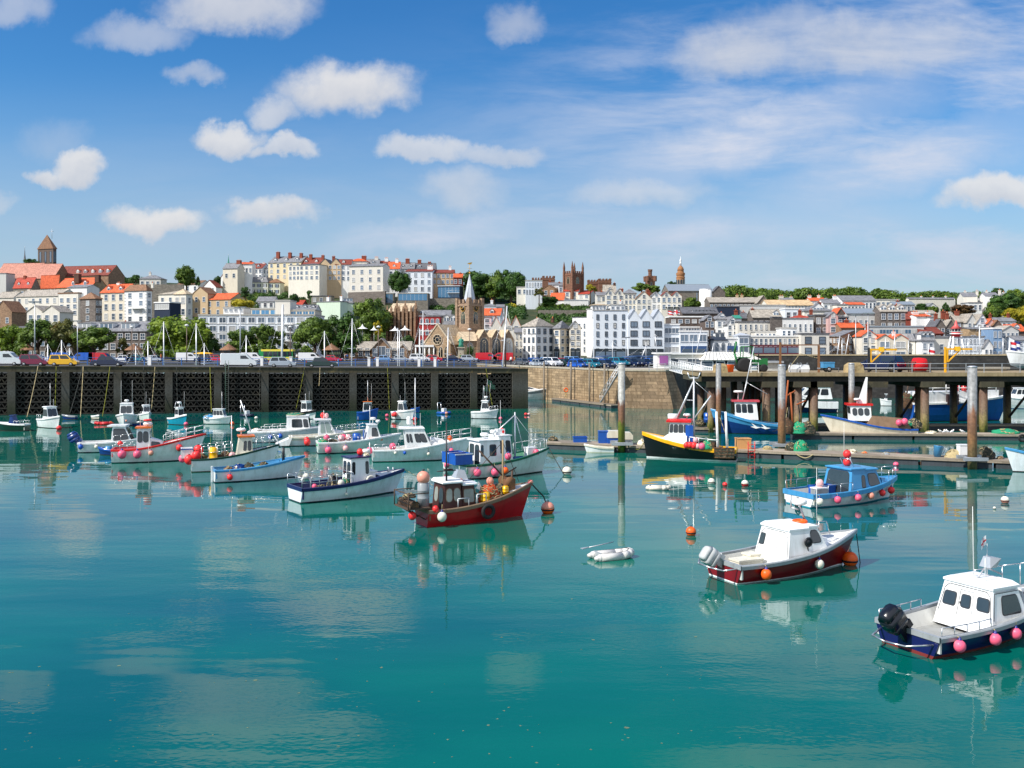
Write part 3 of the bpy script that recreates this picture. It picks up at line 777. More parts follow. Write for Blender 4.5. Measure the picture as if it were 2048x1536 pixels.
bld('A',415,600,605,740,'tanstone','orange','gable',85,1,3,'tan stone house with bright orange roof below the bell tower',yaw=18,x2=618)
bld('A',575,930,640,760,'tanstone','orange','gable',98,1,4,'orange tiled house with two tall dark brick chimneys and a white dormer',yaw=18,dn=2,dw=1.4,dx=(.25,.95),ch=[(760,505,58),(965,520,50)],cm=CHIMD,cy=.2)
bld('A',690,890,642,800,'white','slate','gable',30,1,2,'low white house squeezed between the orange roofs and the brown turret',yaw=15)
bld('A',-20,62,500,720,'grey','slate','flat',0,0,0,'plain grey rendered block cut by the left edge of the view',name='building',cat='building',yaw=10)
bld('A',-40,140,745,870,'offwhite','greyslate','gable',60,1,2,'small white cottage with weathered slate roof at the left edge',yaw=15)
bld('A',1030,1275,692,985,'cream','orange','gable',85,3,3,'tall cream house under a bright orange roof with a white chimney',yaw=YL,ch=[(1128,590,36)],cm='white',dn=2,dw=1.2,dh=1,wx=(1050,1275),D=303)
bld('A',1275,1500,680,1000,'white','brown','hip',68,4,2,'tall narrow white house with corner quoins and a small balcony above the slate terrace',yaw=YL,x2=1555,sw=(4,1),quoin=W['grey'],balc=[(1355,1475,855)],ch=[(1535,600,24)],cm='offwhite',D=298)
bld('A',820,978,762,990,'darkstone','brown','pyr',72,3,1,'narrow dark stone house with a brown pyramid roof',yaw=YL+6,x2=1045,sw=(3,2),D=294)
bld('A',165,595,735,910,'offwhite','greyslate','gable',70,2,6,'wide off white house with a weathered grey roof and chimneys at both ends',yaw=YL,ch=[(188,655,30),(590,660,30)],cm='offwhite')
bld('A',598,800,705,985,'offwhite','brown','flat',0,3,3,'off white flat topped house left of the dark stone turret house',yaw=YL,x2=835,wy=(735,930),D=306)
bld('A',125,790,892,1010,'offwhite','flat','flat',0,1,9,'long single storey off white wing above the promenade trees',name='building',cat='building',yaw=YL-8,dp=5)
bld('A',275,440,890,1014,'offwhite','greyslate','gablef',62,1,2,'left of two small off white gables rising from the long low wing',yaw=YL-8,dp=6,D=281)
bld('A',440,610,890,1014,'offwhite','greyslate','gablef',62,1,2,'right of two small off white gables rising from the long low wing',yaw=YL-8,dp=6,D=279)
bld('A',-60,120,890,1060,'brownstone','brown','gablef',110,1,2,'brown stone gabled house behind the leftmost promenade tree',yaw=20)
bld('A',1545,1785,712,940,'palecream','greyslate','gable',55,2,3,'cream house with grey roof between the quoined white house and the turret',yaw=YL,skip=((1,0),(1,1)))
bld('A',1785,1905,712,945,'palecream','pale','pyr',60,2,2,'cream octagon like turret house with a pale pointed roof',yaw=YL,x2=1970,sw=(2,1),D=303)
bld('A',1580,1740,800,985,'navy','white','flat',0,1,1,'navy clad extension with a wide white glazed upper floor',name='building',cat='building',yaw=YL,wy=(800,870),ww=9,wh=2.0,wf=.86,hf=.7,st='m',dp=5,D=290)
bld('A',745,1500,1088,1392,'darkstone','slate','gable',95,3,10,'long dark stone waterfront terrace with white sash windows and box dormers',yaw=9,dn=3,dw=3.4,dh=1.5,dflat=1,dx=(-.03,.86),st='x',ch=[(1160,985,20)])
bld('A',1500,1640,1030,1392,'darkstone','darkslate','flat',0,3,1,'narrow dark house with a red painted upper floor beside the big round tree',yaw=9,st='x')
bld('A',-60,740,1130,1394,'darkstone','darkslate','gable',90,2,12,'dark stone warehouse row half hidden behind the promenade trees at the far left',name='building',cat='building',yaw=9)
bld('A',1430,1645,552,640,'offwhite','slate','hip',45,1,4,'white villa with a slate hip roof alone on the skyline left of the round tree',D=420,ch=[(1505,480,22)],cm='offwhite')
bld('A',1810,2035,612,690,'white','brown','gable',42,1,3,'white bungalow with dormers below the round skyline tree',yaw=20,dn=2,dw=2,dh=1)
# ---- left centre
bld('B',180,335,705,930,'tan','brown','gablef',66,2,2,'tan rendered gable house right of the cream turret',yaw=22)
bld('B',312,570,765,935,'tan','orange','gable',65,2,3,'tan house with a bright orange roof above the white hotel',yaw=22)
HOT=bld('B',240,1430,928,1392,'bluewhite','flat','flat',0,4,12,'long white four storey hotel with wide windows facing the harbour',name='hotel',cat='hotel',wy=(925,1275),ww=2.4,wh=1.7,wf=.62,st='m',shop=SHOPD,sh=2.6,band=[1010,1105,1190,1270],balc=[(1110,1215,1015),(1110,1215,1100),(1110,1215,1185)],dp=12)
bld('B',780,1065,862,1390,'cream','flat','flat',0,1,3,'set back cream penthouse with big windows on top of the white hotel',name='penthouse',cat='building',wy=(862,925),ww=4,wh=1.9,wf=.8,hf=.75,st='n',D=243,dp=9,corn=.25)
bld('B',1180,1430,875,1390,'cream','flat','flat',0,1,4,'smaller cream penthouse right of the plain stair tower of the hotel',name='penthouse',cat='building',wy=(875,930),ww=3,wh=1.7,wf=.8,hf=.75,st='n',D=243,dp=9,corn=.25)
bld('B',1025,1178,778,1392,'offwhite','flat','flat',0,0,0,'blank off white stair tower rising above the hotel roof',name='stair_tower',cat='tower',D=242.5,dp=7,corn=.3)
bld('B',495,700,852,1392,'white','flat','flat',0,1,4,'white rooftop plant room on the left of the hotel',name='building',cat='building',wy=(852,885),ww=.7,wh=.6,D=244,dp=7)
bld('B',285,420,640,735,'white','redbrown','gablef',72,2,2,'small white gable house with a dark red roof among the hillside trees',yaw=24,x2=485,wy=(640,720))
bld('B',470,590,535,640,'white','red','gablef',82,1,2,'white gable house with red roof at the left end of the hill terrace',yaw=15,x2=668,ch=[(540,435,30)],cm='white')
bld('B',490,640,445,590,'cream','slate','gable',55,1,2,'cream house with slate roof and red chimneys behind the gothic white terrace',yaw=15,ch=[(620,360,44)],D=440)
bld('B',690,893,445,560,'white','redbrown','gable',52,2,5,'white hill terrace with blue quoins and a dark red roof',yaw=12,dn=2,dw=1.2,dh=1,quoin=SHOPB,ch=[(668,375,30),(870,385,22)],cm='white')
bld('B',893,1098,450,560,'white','darkslate','gable',25,2,5,'white hill terrace with a low slate roof next to the blue quoined one',yaw=12,dn=2,dw=1.2,dh=.8,ch=[(1085,420,20)],cm='white')
bld('B',640,790,400,520,'white','orange','gable',20,1,4,'white house with a low orange roof peeping over the gothic white terrace',D=445,ch=[(760,365,24)])
bld('B',590,950,590,705,'palegreen','slate','mansard',58,2,6,'long pale green villa with black shutters under a slate mansard',yaw=6,st='b',wf=.34,dn=3,dw=1.1,dh=1.1,band=[645])
bld('B',950,1075,592,708,'palegreen','brown','hip',45,2,2,'pale green wing with tall shuttered windows at the right end of the villa',yaw=6,st='b',wf=.34)
bld('B',955,1290,388,560,'yellow','slate','gable',68,3,5,'pale yellow terrace end house with the tallest brick chimney on the skyline',yaw=18,dn=3,dw=1.3,dh=1,ch=[(1012,272,34),(1135,282,32),(1250,292,30)],D=455,cy=.35)
bld('B',1280,1490,400,560,'yellow','redbrown','gable',68,2,4,'terrace house with a red brown roof between yellow and tan terrace houses',yaw=12,dn=2,dw=1.2,dh=1,ch=[(1365,298,30),(1490,310,28)],D=450,cy=.35)
bld('B',1162,1320,418,565,'palecream','flat','flat',0,3,4,'pale cream bow fronted block in front of the yellow terrace',name='building',cat='building',yaw=18,D=436)
bld('B',1270,1478,412,565,'palecream','darkslate','hip',22,3,4,'pale cream block with a rounded corner and low slate hip below the red brown roof',name='building',cat='building',yaw=18,D=433)
bld('B',1478,1700,404,570,'tan','darkslate','multi',58,3,5,'tan terrace house with twin dark pointed slate roofs',n=2,yaw=8,D=437)
bld('B',1640,1805,402,575,'white','redbrown','gable',52,3,3,'white terrace house with a red brown roof left of the big grey block',dn=1,dw=1.2,dh=1,ch=[(1617,318,28)],D=436,cy=.3)
bld('B',1200,1462,598,725,'bluewhite','darkslate','mansard',45,2,5,'white crescent house with a glazed slate upper floor, left half of the pair',yaw=4,dn=3,dw=2.8,dh=1.3,dflat=1,st='m',ww=1.6,ch=[(1455,525,22)],cm='white')
bld('B',1466,1760,598,725,'bluewhite','darkslate','mansard',45,2,6,'white crescent house with a pale blue glazed veranda, right half of the pair',yaw=-4,dn=3,dw=2.8,dh=1.3,dflat=1,st='m',ww=1.6)
bld('B',1785,1965,372,480,'offwhite','orange','hip',35,1,3,'cream house with an orange hip roof behind the big pale grey block',D=440,ch=[(1925,312,46)],st='m')
GEO=bld('C',95,440,425,700,'offwhite','slate','gable',26,3,4,'big plain pale grey Georgian block with four columns of windows',yaw=14,x2=508,name='building',cat='building',D=424,st='x',wy=(440,680))
wall_run('retaining_wall','dark stone retaining wall under the pale grey Georgian block',[(px(696,595,423).x,423),(px(770,595,414).x,414)],16,EYE+(695-584)*420/F,.8,W['darkstone'])
bld('B',1692,1820,800,950,'mint','slate','mansard',50,1,3,'mint green house with a glazed slate attic right of its blank flank',yaw=-6,dn=1,dw=4.5,dh=1.5,dflat=1,wy=(860,940))
bld('B',1450,1692,792,950,'mint','slate','flat',0,0,0,'blank mint green flank wall with two pot topped chimneys',name='building',cat='building',yaw=24,ch=[(1503,735,28),(1640,730,28)],cm='white')
bld('B',832,1015,782,850,'white','slate','gable',48,1,3,'small white house with slate roof between hillside shrubs above the penthouse',yaw=5)
bld('B',1225,1305,815,870,'redbrick','red','gable',45,1,2,'tiny red roofed brick house above the smaller penthouse',yaw=10)
bld('B',1195,1445,862,905,'white','slate','gable',42,0,0,'low slate roof with skylights behind the right end of the hotel',D=262,dn=3,dw=1,dh=.6)
bld('B',1395,1600,730,800,'concrete','darkslate','flat',0,1,3,'grey concrete garage block under the white crescent',name='building',cat='building')
bld('B',1105,1200,560,650,'cream','white','flat',0,1,2,'cream annex with a flat roof between the green villa and the white crescent',name='building',cat='building')
# ---- centre
bld('C',270,400,402,520,'offwhite','slate','gable',55,1,2,'slate roofed terrace house with a dormer right of the orange hip roof',dn=1,dw=1.2,dh=1,ch=[(365,325,36)],cm='offwhite',D=446)
bld('C',395,500,410,520,'cream','redbrown','gable',45,1,2,'red brown roofed terrace house with a white chimney',ch=[(468,332,36)],cm='white',D=448)
bld('C',492,612,445,540,'white','orange','gable',70,1,2,'narrow terrace house with a vivid orange roof above the dark round tree',dn=1,dw=1.2,dh=.9,ch=[(575,342,32)],cm='white',D=440)
bld('C',600,762,445,560,'grey','slate','gable',62,1,3,'grey terrace house with white dormers and a pale stack right of the vivid orange roof',dn=2,dw=1.3,dh=1,ch=[(685,342,40)],D=446)
bld('C',755,975,448,580,'grey','darkslate','gable',62,1,4,'long slate roofed terrace house with two brick stacks',dn=2,dw=1.3,dh=1,ch=[(805,352,36),(910,372,30)],D=447)
bld('C',672,945,476,690,'bluewhite','redbrown','gable',26,3,4,'white house with bay windows and a big square white chimney',yaw=6,ch=[(905,412,56)],cm='white',D=426,st='m')
bld('C',945,1168,490,610,'tan','redbrown','gable',35,2,5,'tan terrace with tall windows and a white end chimney',ch=[(1122,418,28)],cm='white',D=428)
bld('C',1160,1255,535,620,'redbrick','orange','gable',40,1,2,'small brick house with an orange roof beside the spire',ch=[(1230,485,24)],D=420)
bld('C',425,548,700,800,'concrete','white','flat',0,1,1,'small glass pavilion in a white frame under the Georgian block',name='pavilion',cat='building',ww=20,wh=6,wf=.88,hf=.86,st='n')
bld('C',590,900,700,870,'greystone','white','flat',0,1,1,'long glass gallery with white roof edge above the gothic church',name='pavilion',cat='building',ww=40,wh=6,wf=.94,hf=.86,st='n',wy=(700,775),corn=.2)
bld('C',1000,1228,628,800,'navy','lead','flat',0,1,1,'blue glass block with white balcony left of the spire',name='building',cat='building',ww=40,wh=20,wf=.95,hf=.86,st='n',wy=(630,748),x2=1258,yaw=8,balc=[(1100,1226,695)],D=412)
wall_run('retaining_wall','grey stone retaining wall under the blue glass block',[(px(857,615,406).x,406),(px(912,615,406).x,405)],12,EYE+(695-597)*406/F,.8,W['greystone'])
bld('C',1055,1190,1025,1250,'greystone','slate','mansard',110,1,2,'grey stone house with slate mansard and white dormers left of the church tower',dn=2,dw=1.5,dh=1.6,D=262)
bld('C',812,1025,938,1260,'red','slate','flat',0,3,4,'red painted building with white framed windows behind the church nave',name='building',cat='building',st='a',hf=.42,D=262,band=[1010,1085])
bld('C',820,1130,925,1240,'greystone','slate','gable',52,1,5,'grey slate roof behind the red painted building',D=274)
bld('C',1465,1600,862,950,'white','orange','hip',5,0,0,'white house behind the orange roof right of the church tower',D=300)
bld('C',1600,1682,840,960,'bluewhite','slate','gable',25,2,2,'slim bluish white house right of the church tower',D=312,wy=(845,930))
bld('C',1465,1600,830,920,'white','slate','hip',28,1,3,'white house with slate roof partly behind the church tower',D=320,ch=[(1552,765,26)],cm='white')
bld('C',1462,1640,922,1010,'white','orange','gable',65,1,3,'white house with a broad orange roof beside the church tower',D=290,yaw=8,dn=1,dw=1.2,dh=1)
bld('C',1465,1550,950,1060,'bluewhite','slate','flat',0,2,1,'pale narrow annex at the right foot of the church tower',D=275)
bld('C',1545,1850,1035,1180,'offwhite','orange','multi',105,1,6,'row of steep red and orange tiled gables behind the church aisles',n=3,D=268,dn=0)
bld('C',1700,1840,1060,1320,'palecream','flat','flat',0,1,2,'cream house with an attic window right of the church aisles',D=252,wy=(1020,1075))
# ---- right centre hill
bld('D',262,432,572,720,'bluewhite','flat','flat',0,2,6,'pale mansion with a colonnaded upper floor at the end of the big hill trees',name='mansion',cat='mansion',st='m',D=400)
bld('D',170,280,640,720,'palecream','flat','flat',0,1,2,'cream lodge half hidden by the big hill trees',D=404)
bld('D',500,640,612,700,'white','slate','gable',25,1,4,'low white cottage left of the pinnacled tower',D=430,ch=[(515,570,20)])
bld('D',600,730,620,700,'bluewhite','slate','gable',25,1,3,'low white cottage at the foot of the pinnacled tower',D=426,ch=[(610,580,18)])
bld('D',440,560,655,730,'brownstone','brown','gablef',35,1,2,'brown gable house left of the red roofed villa',yaw=24,x2=600,D=428)
bld('D',652,800,678,800,'palecream','red','gable',58,2,2,'cream villa with the brightest red roof on the hill',yaw=16,x2=862,D=418)
bld('D',800,915,708,805,'palecream','red','gable',45,2,2,'lower red roofed wing of the cream villa',yaw=16,x2=990,D=415)
bld('D',660,905,772,815,'white','lead','flat',0,0,0,'white veranda with a lead roof along the red roofed villa',name='veranda',cat='veranda',D=411,dp=3,found=1.5)
bld('D',515,655,765,805,'white','orange','gable',70,0,0,'low barn with a plain orange roof left of the red roofed villa',D=414,yaw=10,found=3)
bld('D',1062,1192,692,800,'offwhite','greyslate','gable',80,1,3,'white house with a pale slate roof and a dark chimney stack',dn=1,dw=1.3,dh=1,ch=[(1180,590,26)],cm=CHIMD,D=385)
bld('D',988,1085,720,860,'offwhite','slate','gable',35,2,2,'off white house with slate roof right of the red roofed villa',D=352,ch=[(1050,680,24)])
bld('D',1080,1272,712,870,'palecream','slate','multi',60,3,3,'cream house with two dark slate gables',n=2,D=350,gwin=1,ch=[(1255,650,34)])
bld('D',1272,1396,702,870,'palecream','slate','hip',52,3,3,'cream house with a slate hip roof between two gabled houses',D=350)
bld('D',1396,1552,752,870,'palecream','brown','gablef',72,2,3,'pale cream house with one big gable beside the ivy tree',D=348,gwin=1,ch=[(1530,665,30)])
bld('D',1552,1652,728,870,'white','slate','gablef',42,2,2,'white house with a small slate gable',D=348,wh=2.4,gwin=1)
bld('D',1652,1862,728,870,'palecream','redbrown','multi',48,2,4,'cream house with twin pink edged gables at the end of the row',n=2,D=346,gwin=1,balc=[(1690,1830,835)])
# ---- waterfront right centre
bld('D',150,232,1100,1392,'palecream','slate','gable',40,4,2,'narrow pale house left of the white corner house',D=240,wf=.4)
bld('D',230,366,1042,1392,'white','greyslate','hip',95,4,3,'tall white corner house with a brown grey hip roof and dark framed windows',yaw=38,x2=549,sw=(4,3),D=236,wf=.4,ch=[(285,960,30),(445,960,30)],cm=CHIMD,dark=1)
bld('D',549,614,1062,1392,'cream','slate','hip',80,4,1,'cream house with dark boarded dormer left of the steep cream gable',yaw=35,x2=716,sw=(4,2),D=238,shop=SHOPD)
bld('D',714,829,1050,1392,'cream','slate','gablef',66,4,2,'steep cream gable house left of the big white warehouse',D=237,gwin=1,shop=SHOPD,wy=(1060,1300))
bld('D',741,890,948,1392,'white','slate','flat',0,4,3,'lower cream white flank block of the white warehouse',name='building',cat='building',yaw=30,D=254,wf=.3,wy=(990,1310),corn=.12)
bld('D',889,955,868,1392,'white','flat','flat',0,0,0,'big white five storey warehouse with a blank sunlit side',name='warehouse',cat='building',yaw=52,x2=1310,D=248,corn=.25)
bld('D',957,1308,876,1392,'bluewhite','flat','flat',0,5,4,'plain five storey white front with four columns of windows',name='warehouse',cat='building',D=234.6,wf=.3,ww=1.0,wy=(895,1330),shop=SHOPD,dp=.8,corn=.14,dark=1)
bld('D',942,1088,822,870,'white','pale','hip',20,1,4,'white rooftop hut on the left of the big warehouse',D=246,dp=5,found=2)
bld('D',1130,1282,822,870,'white','flat','flat',0,1,3,'white rooftop box on the right of the big warehouse',name='building',cat='building',D=246,dp=5,found=2,ch=[(1245,798,18)],cm='white')
bld('D',1310,1682,955,1392,'bluewhite','lead','multi',92,4,3,'white building with three sharp dark edged gables in a zigzag',name='building',cat='building',n=3,D=234,ww=2.2,wh=1.25,wf=.5,st='m',wy=(965,1340),shop=SHOPD,dark=1,band=[1330])
# ---- right waterfront and the town behind it
bld('D',1682,1838,1025,1392,'bluewhite','white','flat',0,3,1,'bluish white building with three full width bands of windows',name='building',cat='building',D=235,ww=30,wh=1.6,wf=.93,hf=.5,st='m',wy=(1030,1320))
bld('E',205,560,945,1200,'darkbrick','white','flat',0,1,5,'dark brick block with a white roof edge and rooftop slates behind it',name='building',cat='building',D=262,wy=(955,1010))
bld('E',305,588,1095,1330,'bluewhite','white','flat',0,2,3,'low bluish white building with a terrace and wide glazing',name='building',cat='building',D=234,ww=3.4,wh=2,wf=.8,st='m',shop=SHOPB,sh=2.2)
bld('E',310,562,1052,1300,'darkbrick','white','flat',0,1,9,'recessed glazed floor with white posts above the low bluish building',name='building',cat='building',D=246,wy=(1052,1095),ww=1.6,wh=1.4,wf=.8,hf=.8)
bld('E',560,662,970,1330,'darkbrick','slate','gablef',45,4,2,'narrow dark brick house between the brick block and the white mansard house',D=240,gwin=1)
bld('E',684,792,968,1140,'white','slate','mansard',42,2,2,'white house with a slate mansard and dormer',dn=1,dw=1.4,dh=1,D=262,ch=[(755,900,24)])
bld('E',790,902,1012,1140,'white','slate','gablef',75,2,2,'white house with a steep plain gable beside the teal roof',D=258,gwin=1)
bld('E',900,1268,998,1170,'offwhite','darkslate','flat',0,2,7,'wide off white block with a rounded glazed corner',name='building',cat='building',D=255,wf=.34)
bld('E',905,1060,960,1100,'greystone','darkslate','hip',75,0,0,'slate hip roof with a red chimney left of the skylight roof',D=278,ch=[(905,870,34),(980,885,28)])
bld('E',1050,1350,945,1080,'darkstone','greyslate','gable',78,1,5,'grey stone house under a broad weathered roof with skylights',D=272,dn=1,dw=1.5,dh=1,dx=(.7,.95),ch=[(1078,850,30)])
bld('E',1228,1350,952,1160,'darkstone','slate','flat',0,2,2,'dark granite house with white windows right of the off white block',D=254,x2=1356,yaw=-6)
bld('E',1350,1672,962,1130,'white','slate','flat',0,1,6,'long flat roofed white building with rooftop huts',name='building',cat='building',D=258,wf=.35)
bld('E',1470,1660,955,1060,'cream','red','hip',38,0,0,'bright red hip roof behind the long flat roofed white building',D=276,ch=[(1565,870,30),(1682,865,30)])
bld('E',1692,1826,928,1130,'darkstone','darkslate','flat',0,2,2,'dark stone house with four white sash windows left of the pink house',D=260,st='x')
bld('E',1826,1926,935,1110,'pink','slate','gablef',45,2,1,'pink rendered house with one small gable',D=258,gwin=1)
bld('E',1920,1990,900,1100,'darkbrick','orange','gablef',50,2,2,'brick house with an orange roof behind the pink house',D=268)
bld('E',652,782,1182,1320,'white',paint('navy slates',(36,48,66),.7),'mansard',62,1,2,'white quayside house with two arched windows and a navy mansard',D=236,st='a',hf=.5,dn=1,dw=2.4,dh=1.5,dflat=1)
bld('E',782,906,1168,1320,'white','white','flat',0,1,2,'white quayside house with a roof terrace and wide upper window',D=236,ww=2,st='m',shop=SHOPB,sh=2)
bld('E',906,1016,1135,1320,'bluewhite','lead','hip',32,2,1,'white quayside house with stacked bay windows',D=235.4,ww=3.2,wh=2,wf=.8,st='m')
bld('E',1016,1550,1145,1325,'offwhite','white','flat',0,1,11,'long off white quayside building with a row of tall windows',name='building',cat='building',D=236,wh=2.6,hf=.8,wy=(1150,1250),ww=1.5,shop=SHOPR,sh=2.4)
bld('E',1548,1836,1120,1345,'offwhite','darkslate','flat',0,2,2,'plain off white block with two columns of dark windows at the yacht basin',name='building',cat='building',D=234,ww=2,wf=.4,dark=1)
bld('E',1345,1500,1062,1150,'white','flat','flat',0,1,3,'white rooftop hut over the long off white quayside building',name='building',cat='building',D=245,dp=5)
bld('E',1080,1290,1098,1160,'offwhite','flat','flat',0,1,5,'low rooftop storey left of the white hut on the long quayside building',name='building',cat='building',D=246,dp=5)
# upper right
bld('E',190,640,672,830,'greystone','metal','gable',70,1,1,'modern museum with a long pale metal roof under the domed tower',name='museum',cat='museum',D=350,yaw=-4,ww=4,wh=7,wf=.1,hf=.8,st='n',wx=(440,520))
bld('E',190,560,615,690,'grey','metal','flat',0,1,1,'glazed blue roof lantern on top of the modern museum',name='roof_lantern',cat='building',D=362,ww=60,wh=1.6,wf=.97,hf=.7,st='n',wy=(600,640))
bld('E',640,770,690,800,'darkstone','darkslate','gablef',65,0,0,'dark grey gabled hall right of the white drum',D=365)
bld('E',610,1215,792,880,'darkstone','greyslate','gable',55,1,14,'very long dark stone hall with a weathered roof and roof turret',name='market_hall',cat='building',D=332,ch=[(930,708,26),(980,708,26)],cm='tan')
bld('E',1105,1215,792,880,'darkstone','greyslate','gablef',68,1,2,'gable end with a round window on the long dark stone hall',D=328)
bld('E',1210,1680,822,960,'palecream','sand','gable',58,1,14,'long sand roofed building with a strip of dark skylights',name='building',cat='building',D=318,wy=(822,860))
bld('E',330,700,905,980,'darkbrick','darkslate','gable',65,0,0,'dark slate factory roof with a row of skylights',name='building',cat='building',D=285,dn=6,dw=1.2,dh=.5,dflat=1,dx=(.3,.9))
bld('E',690,918,840,940,'navy','darkslate','flat',0,0,0,'dark blue clad box above the teal roof',name='building',cat='building',D=296)
bld('E',918,1388,826,930,'grey','flat','flat',0,0,0,'long blank grey parapet block below the stone hall',name='building',cat='building',D=300)
bld('E',870,936,955,1000,'white',RF['copper'],'gable',28,0,0,'small roof of teal green copper between slate roofs',D=268)
bld('E',1385,1580,862,980,'bluewhite','white','flat',0,1,3,'flat white house under the sand roofed building',D=292)
bld('E',1580,1880,882,1000,'palecream','slate','hip',58,1,3,'cream house with a broad slate hip roof and a red stack',D=290,dn=1,dw=3,dh=.8,ch=[(1772,785,36)])
bld('E',1640,1800,775,860,'white','orange','gable',30,1,4,'white house with terracotta roof and pots below the wooded ridge',D=340,ch=[(1660,720,32),(1755,715,26)],cm='offwhite')
bld('E',1780,1930,800,880,'white','slate','gable',42,1,3,'white house with slate roof and blue glazed dormers below the ridge',D=330,dn=2,dw=1.5,dh=.8,ch=[(1920,725,30)],cm='offwhite')
bld('E',1350,1480,770,840,'offwhite','slate','gable',25,1,3,'cream cottage with a broad chimney behind the sand roof',D=345,ch=[(1368,722,42),(1470,745,26)],cm='cream')
bld('F',-10,160,800,890,'white','slate','gable',40,1,3,'white cottage left of the pink edged slate roof',D=322,ch=[(140,722,36)],cm='white')
bld('F',185,535,775,870,'white','slate','gable',55,1,9,'long white terrace with a pink edged slate roof near the ridge',D=332)
bld('F',535,770,768,860,'palecream','flat','flat',0,1,5,'flat topped cream house right of the pink edged slate roof',D=336)
bld('F',130,240,820,900,'palecream','slate','flat',0,1,3,'flat cream house below the long white terrace',D=318)
bld('F',240,420,815,890,'white','orange','gable',22,1,5,'low white house with an orange roof under the long white terrace',D=322)
bld('F',720,930,815,900,'grey','metal','gable',30,1,5,'grey house with a glass dormer band near the far trees',D=318,ch=[(790,790,30)])
bld('F',835,1312,768,850,'palecream','slate','gable',22,2,16,'very long far cream terrace with many small windows along the ridge',D=372,yaw=-8,ch=[(980,740,16),(1100,735,16),(1230,730,16)],cm='white',x2=1345)
bld('F',1362,1500,755,850,'palecream','slate','gable',50,2,3,'cream ridge house with chimneys at both gable ends, left of a pair',D=366,yaw=14,x2=1572,ch=[(1410,690,24),(1530,685,24)],cm='offwhite',dn=2,dw=1,dh=.8)
bld('F',1575,1705,755,860,'white','slate','gable',48,2,3,'white ridge house with chimneys at both gable ends, right of a pair',D=362,yaw=14,x2=1800,ch=[(1620,688,24),(1750,680,24)],cm='offwhite',dn=2,dw=1,dh=.8)
bld('F',1808,1920,740,830,'palecream','slate','hip',45,1,2,'cream house half hidden by the wooded slope at the far right',D=372,ch=[(1880,682,20)],cm='offwhite')
bld('F',1480,1620,800,880,'white','slate','flat',0,1,3,'low white annex between the pair of ridge houses',D=350)
bld('F',1060,1160,840,900,'white','slate','gablef',40,1,2,'small white gable house among the trees under the long terrace',D=330)
bld('F',930,1150,905,960,'grey','greyslate','gable',30,0,0,'grey asphalt roof with skylights in front of the wooded dip',D=300)
bld('F',575,842,885,1080,'darkstone','greyslate','gable',55,2,4,'dark granite block with eight white windows and white dormers',name='building',cat='building',D=270,dn=3,dw=1.6,dh=1,st='x',ch=[(785,810,28)])
bld('F',230,580,905,1080,'grey','metal','gable',50,1,6,'house wrapped in grey sheeting with a crumpled metal roof',name='building',cat='building',D=274,wy=(960,1020))
bld('F',140,250,950,1090,'navy','darkslate','flat',0,2,2,'dark scaffolded house beside the pink house',D=262)
bld('F',170,400,1050,1120,'brownstone','orange','gable',45,0,0,'orange and brown roof with a large brick stack behind the stone corner house',D=254,ch=[(270,970,40),(365,1000,40)])
bld('F',840,960,960,1080,'redbrick','redbrown','gable',70,0,0,'steep red brown roof right of the dark granite block',D=268,yaw=20)
bld('F',945,1090,935,1060,'white','orange','gable',20,0,0,'white house with big square chimneys and a strip of orange roof',D=264,ch=[(980,925,60),(1110,945,40)],cm='white')
bld('F',1085,1140,950,1060,'white','slate','flat',0,1,1,'white chimney like tower house left of the dark gables',D=262)
bld('F',1138,1245,1045,1160,'darkstone','darkslate','gablef',78,2,2,'first dark stone gable from the left in the row behind the red roof',D=256,ch=[(1195,905,32)])
bld('F',1245,1355,1050,1160,'darkstone','greyslate','gablef',80,2,2,'second dark stone gable in the row behind the light tower',D=257,ch=[(1312,900,32)])
bld('F',1352,1472,990,1160,'greystone','greyslate','gable',65,3,2,'grey stone house with a tall red stack behind the light tower',D=258,ch=[(1412,875,40),(1270,880,40)])
bld('F',1468,1562,985,1160,'grey','greyslate','gablef',75,2,2,'grey rendered steep gable house right of the light tower',D=256)
bld('F',1562,1680,1000,1160,'bluewhite','greyslate','gablef',88,2,2,'bluish white steep gable house above the tan stone gable',D=255,gwin=1)
bld('F',1680,1742,1000,1130,'pink','orange','gablef',38,1,2,'narrow pink house with an orange gable',D=254)
bld('F',1738,1812,1020,1130,'darkstone','brown','gablef',45,1,1,'small dark stone house with a brown gable',D=253)
bld('F',1770,1965,985,1060,'white','slate','gable',35,1,4,'white bungalow with a slate roof and balcony below the right hand trees',D=276,ch=[(1755,910,24),(1940,905,24)])
bld('F',1900,2075,1085,1260,'darkbrick','orange','gable',62,1,3,'brick house with a wide orange roof at the right edge',D=248,dn=1,dw=1.4,dh=.9)
bld('F',1010,1220,1110,1200,'redbrick','redbrown','gable',62,1,2,'low barn red house with a red brown roof',D=250,yaw=-14)
bld('F',440,1022,1045,1170,'grey','metal','flat',0,1,9,'long flat grey building with a strip of dark glass behind the quay houses',name='building',cat='building',D=252,ww=6,wh=2,wf=.9,st='n',wy=(1055,1120))
bld('F',52,160,1142,1375,'brownstone','slate','gable',62,3,3,'stone corner house with a sunlit brown flank and slate roof by the yacht basin',yaw=40,x2=442,sw=(3,4),D=240,st='x',ch=[(300,1010,30)])
bld('F',388,542,1135,1375,'palecream','orange','gablef',55,3,2,'cream gable house with an orange roof right of the stone corner house',D=237,gwin=1)
bld('F',540,866,1172,1375,'cream','orange','multi',50,2,2,'cream quay house with two orange gables and big dark windows',n=2,D=236,ww=4.2,wh=2,st='m',ch=[(765,1090,30)],cm='white')
bld('F',812,932,1190,1375,'palecream','slate','mansard',78,2,1,'white quay house with a slate gambrel and three dormers',yaw=40,x2=1128,sw=(2,2),D=238,ww=1.2)
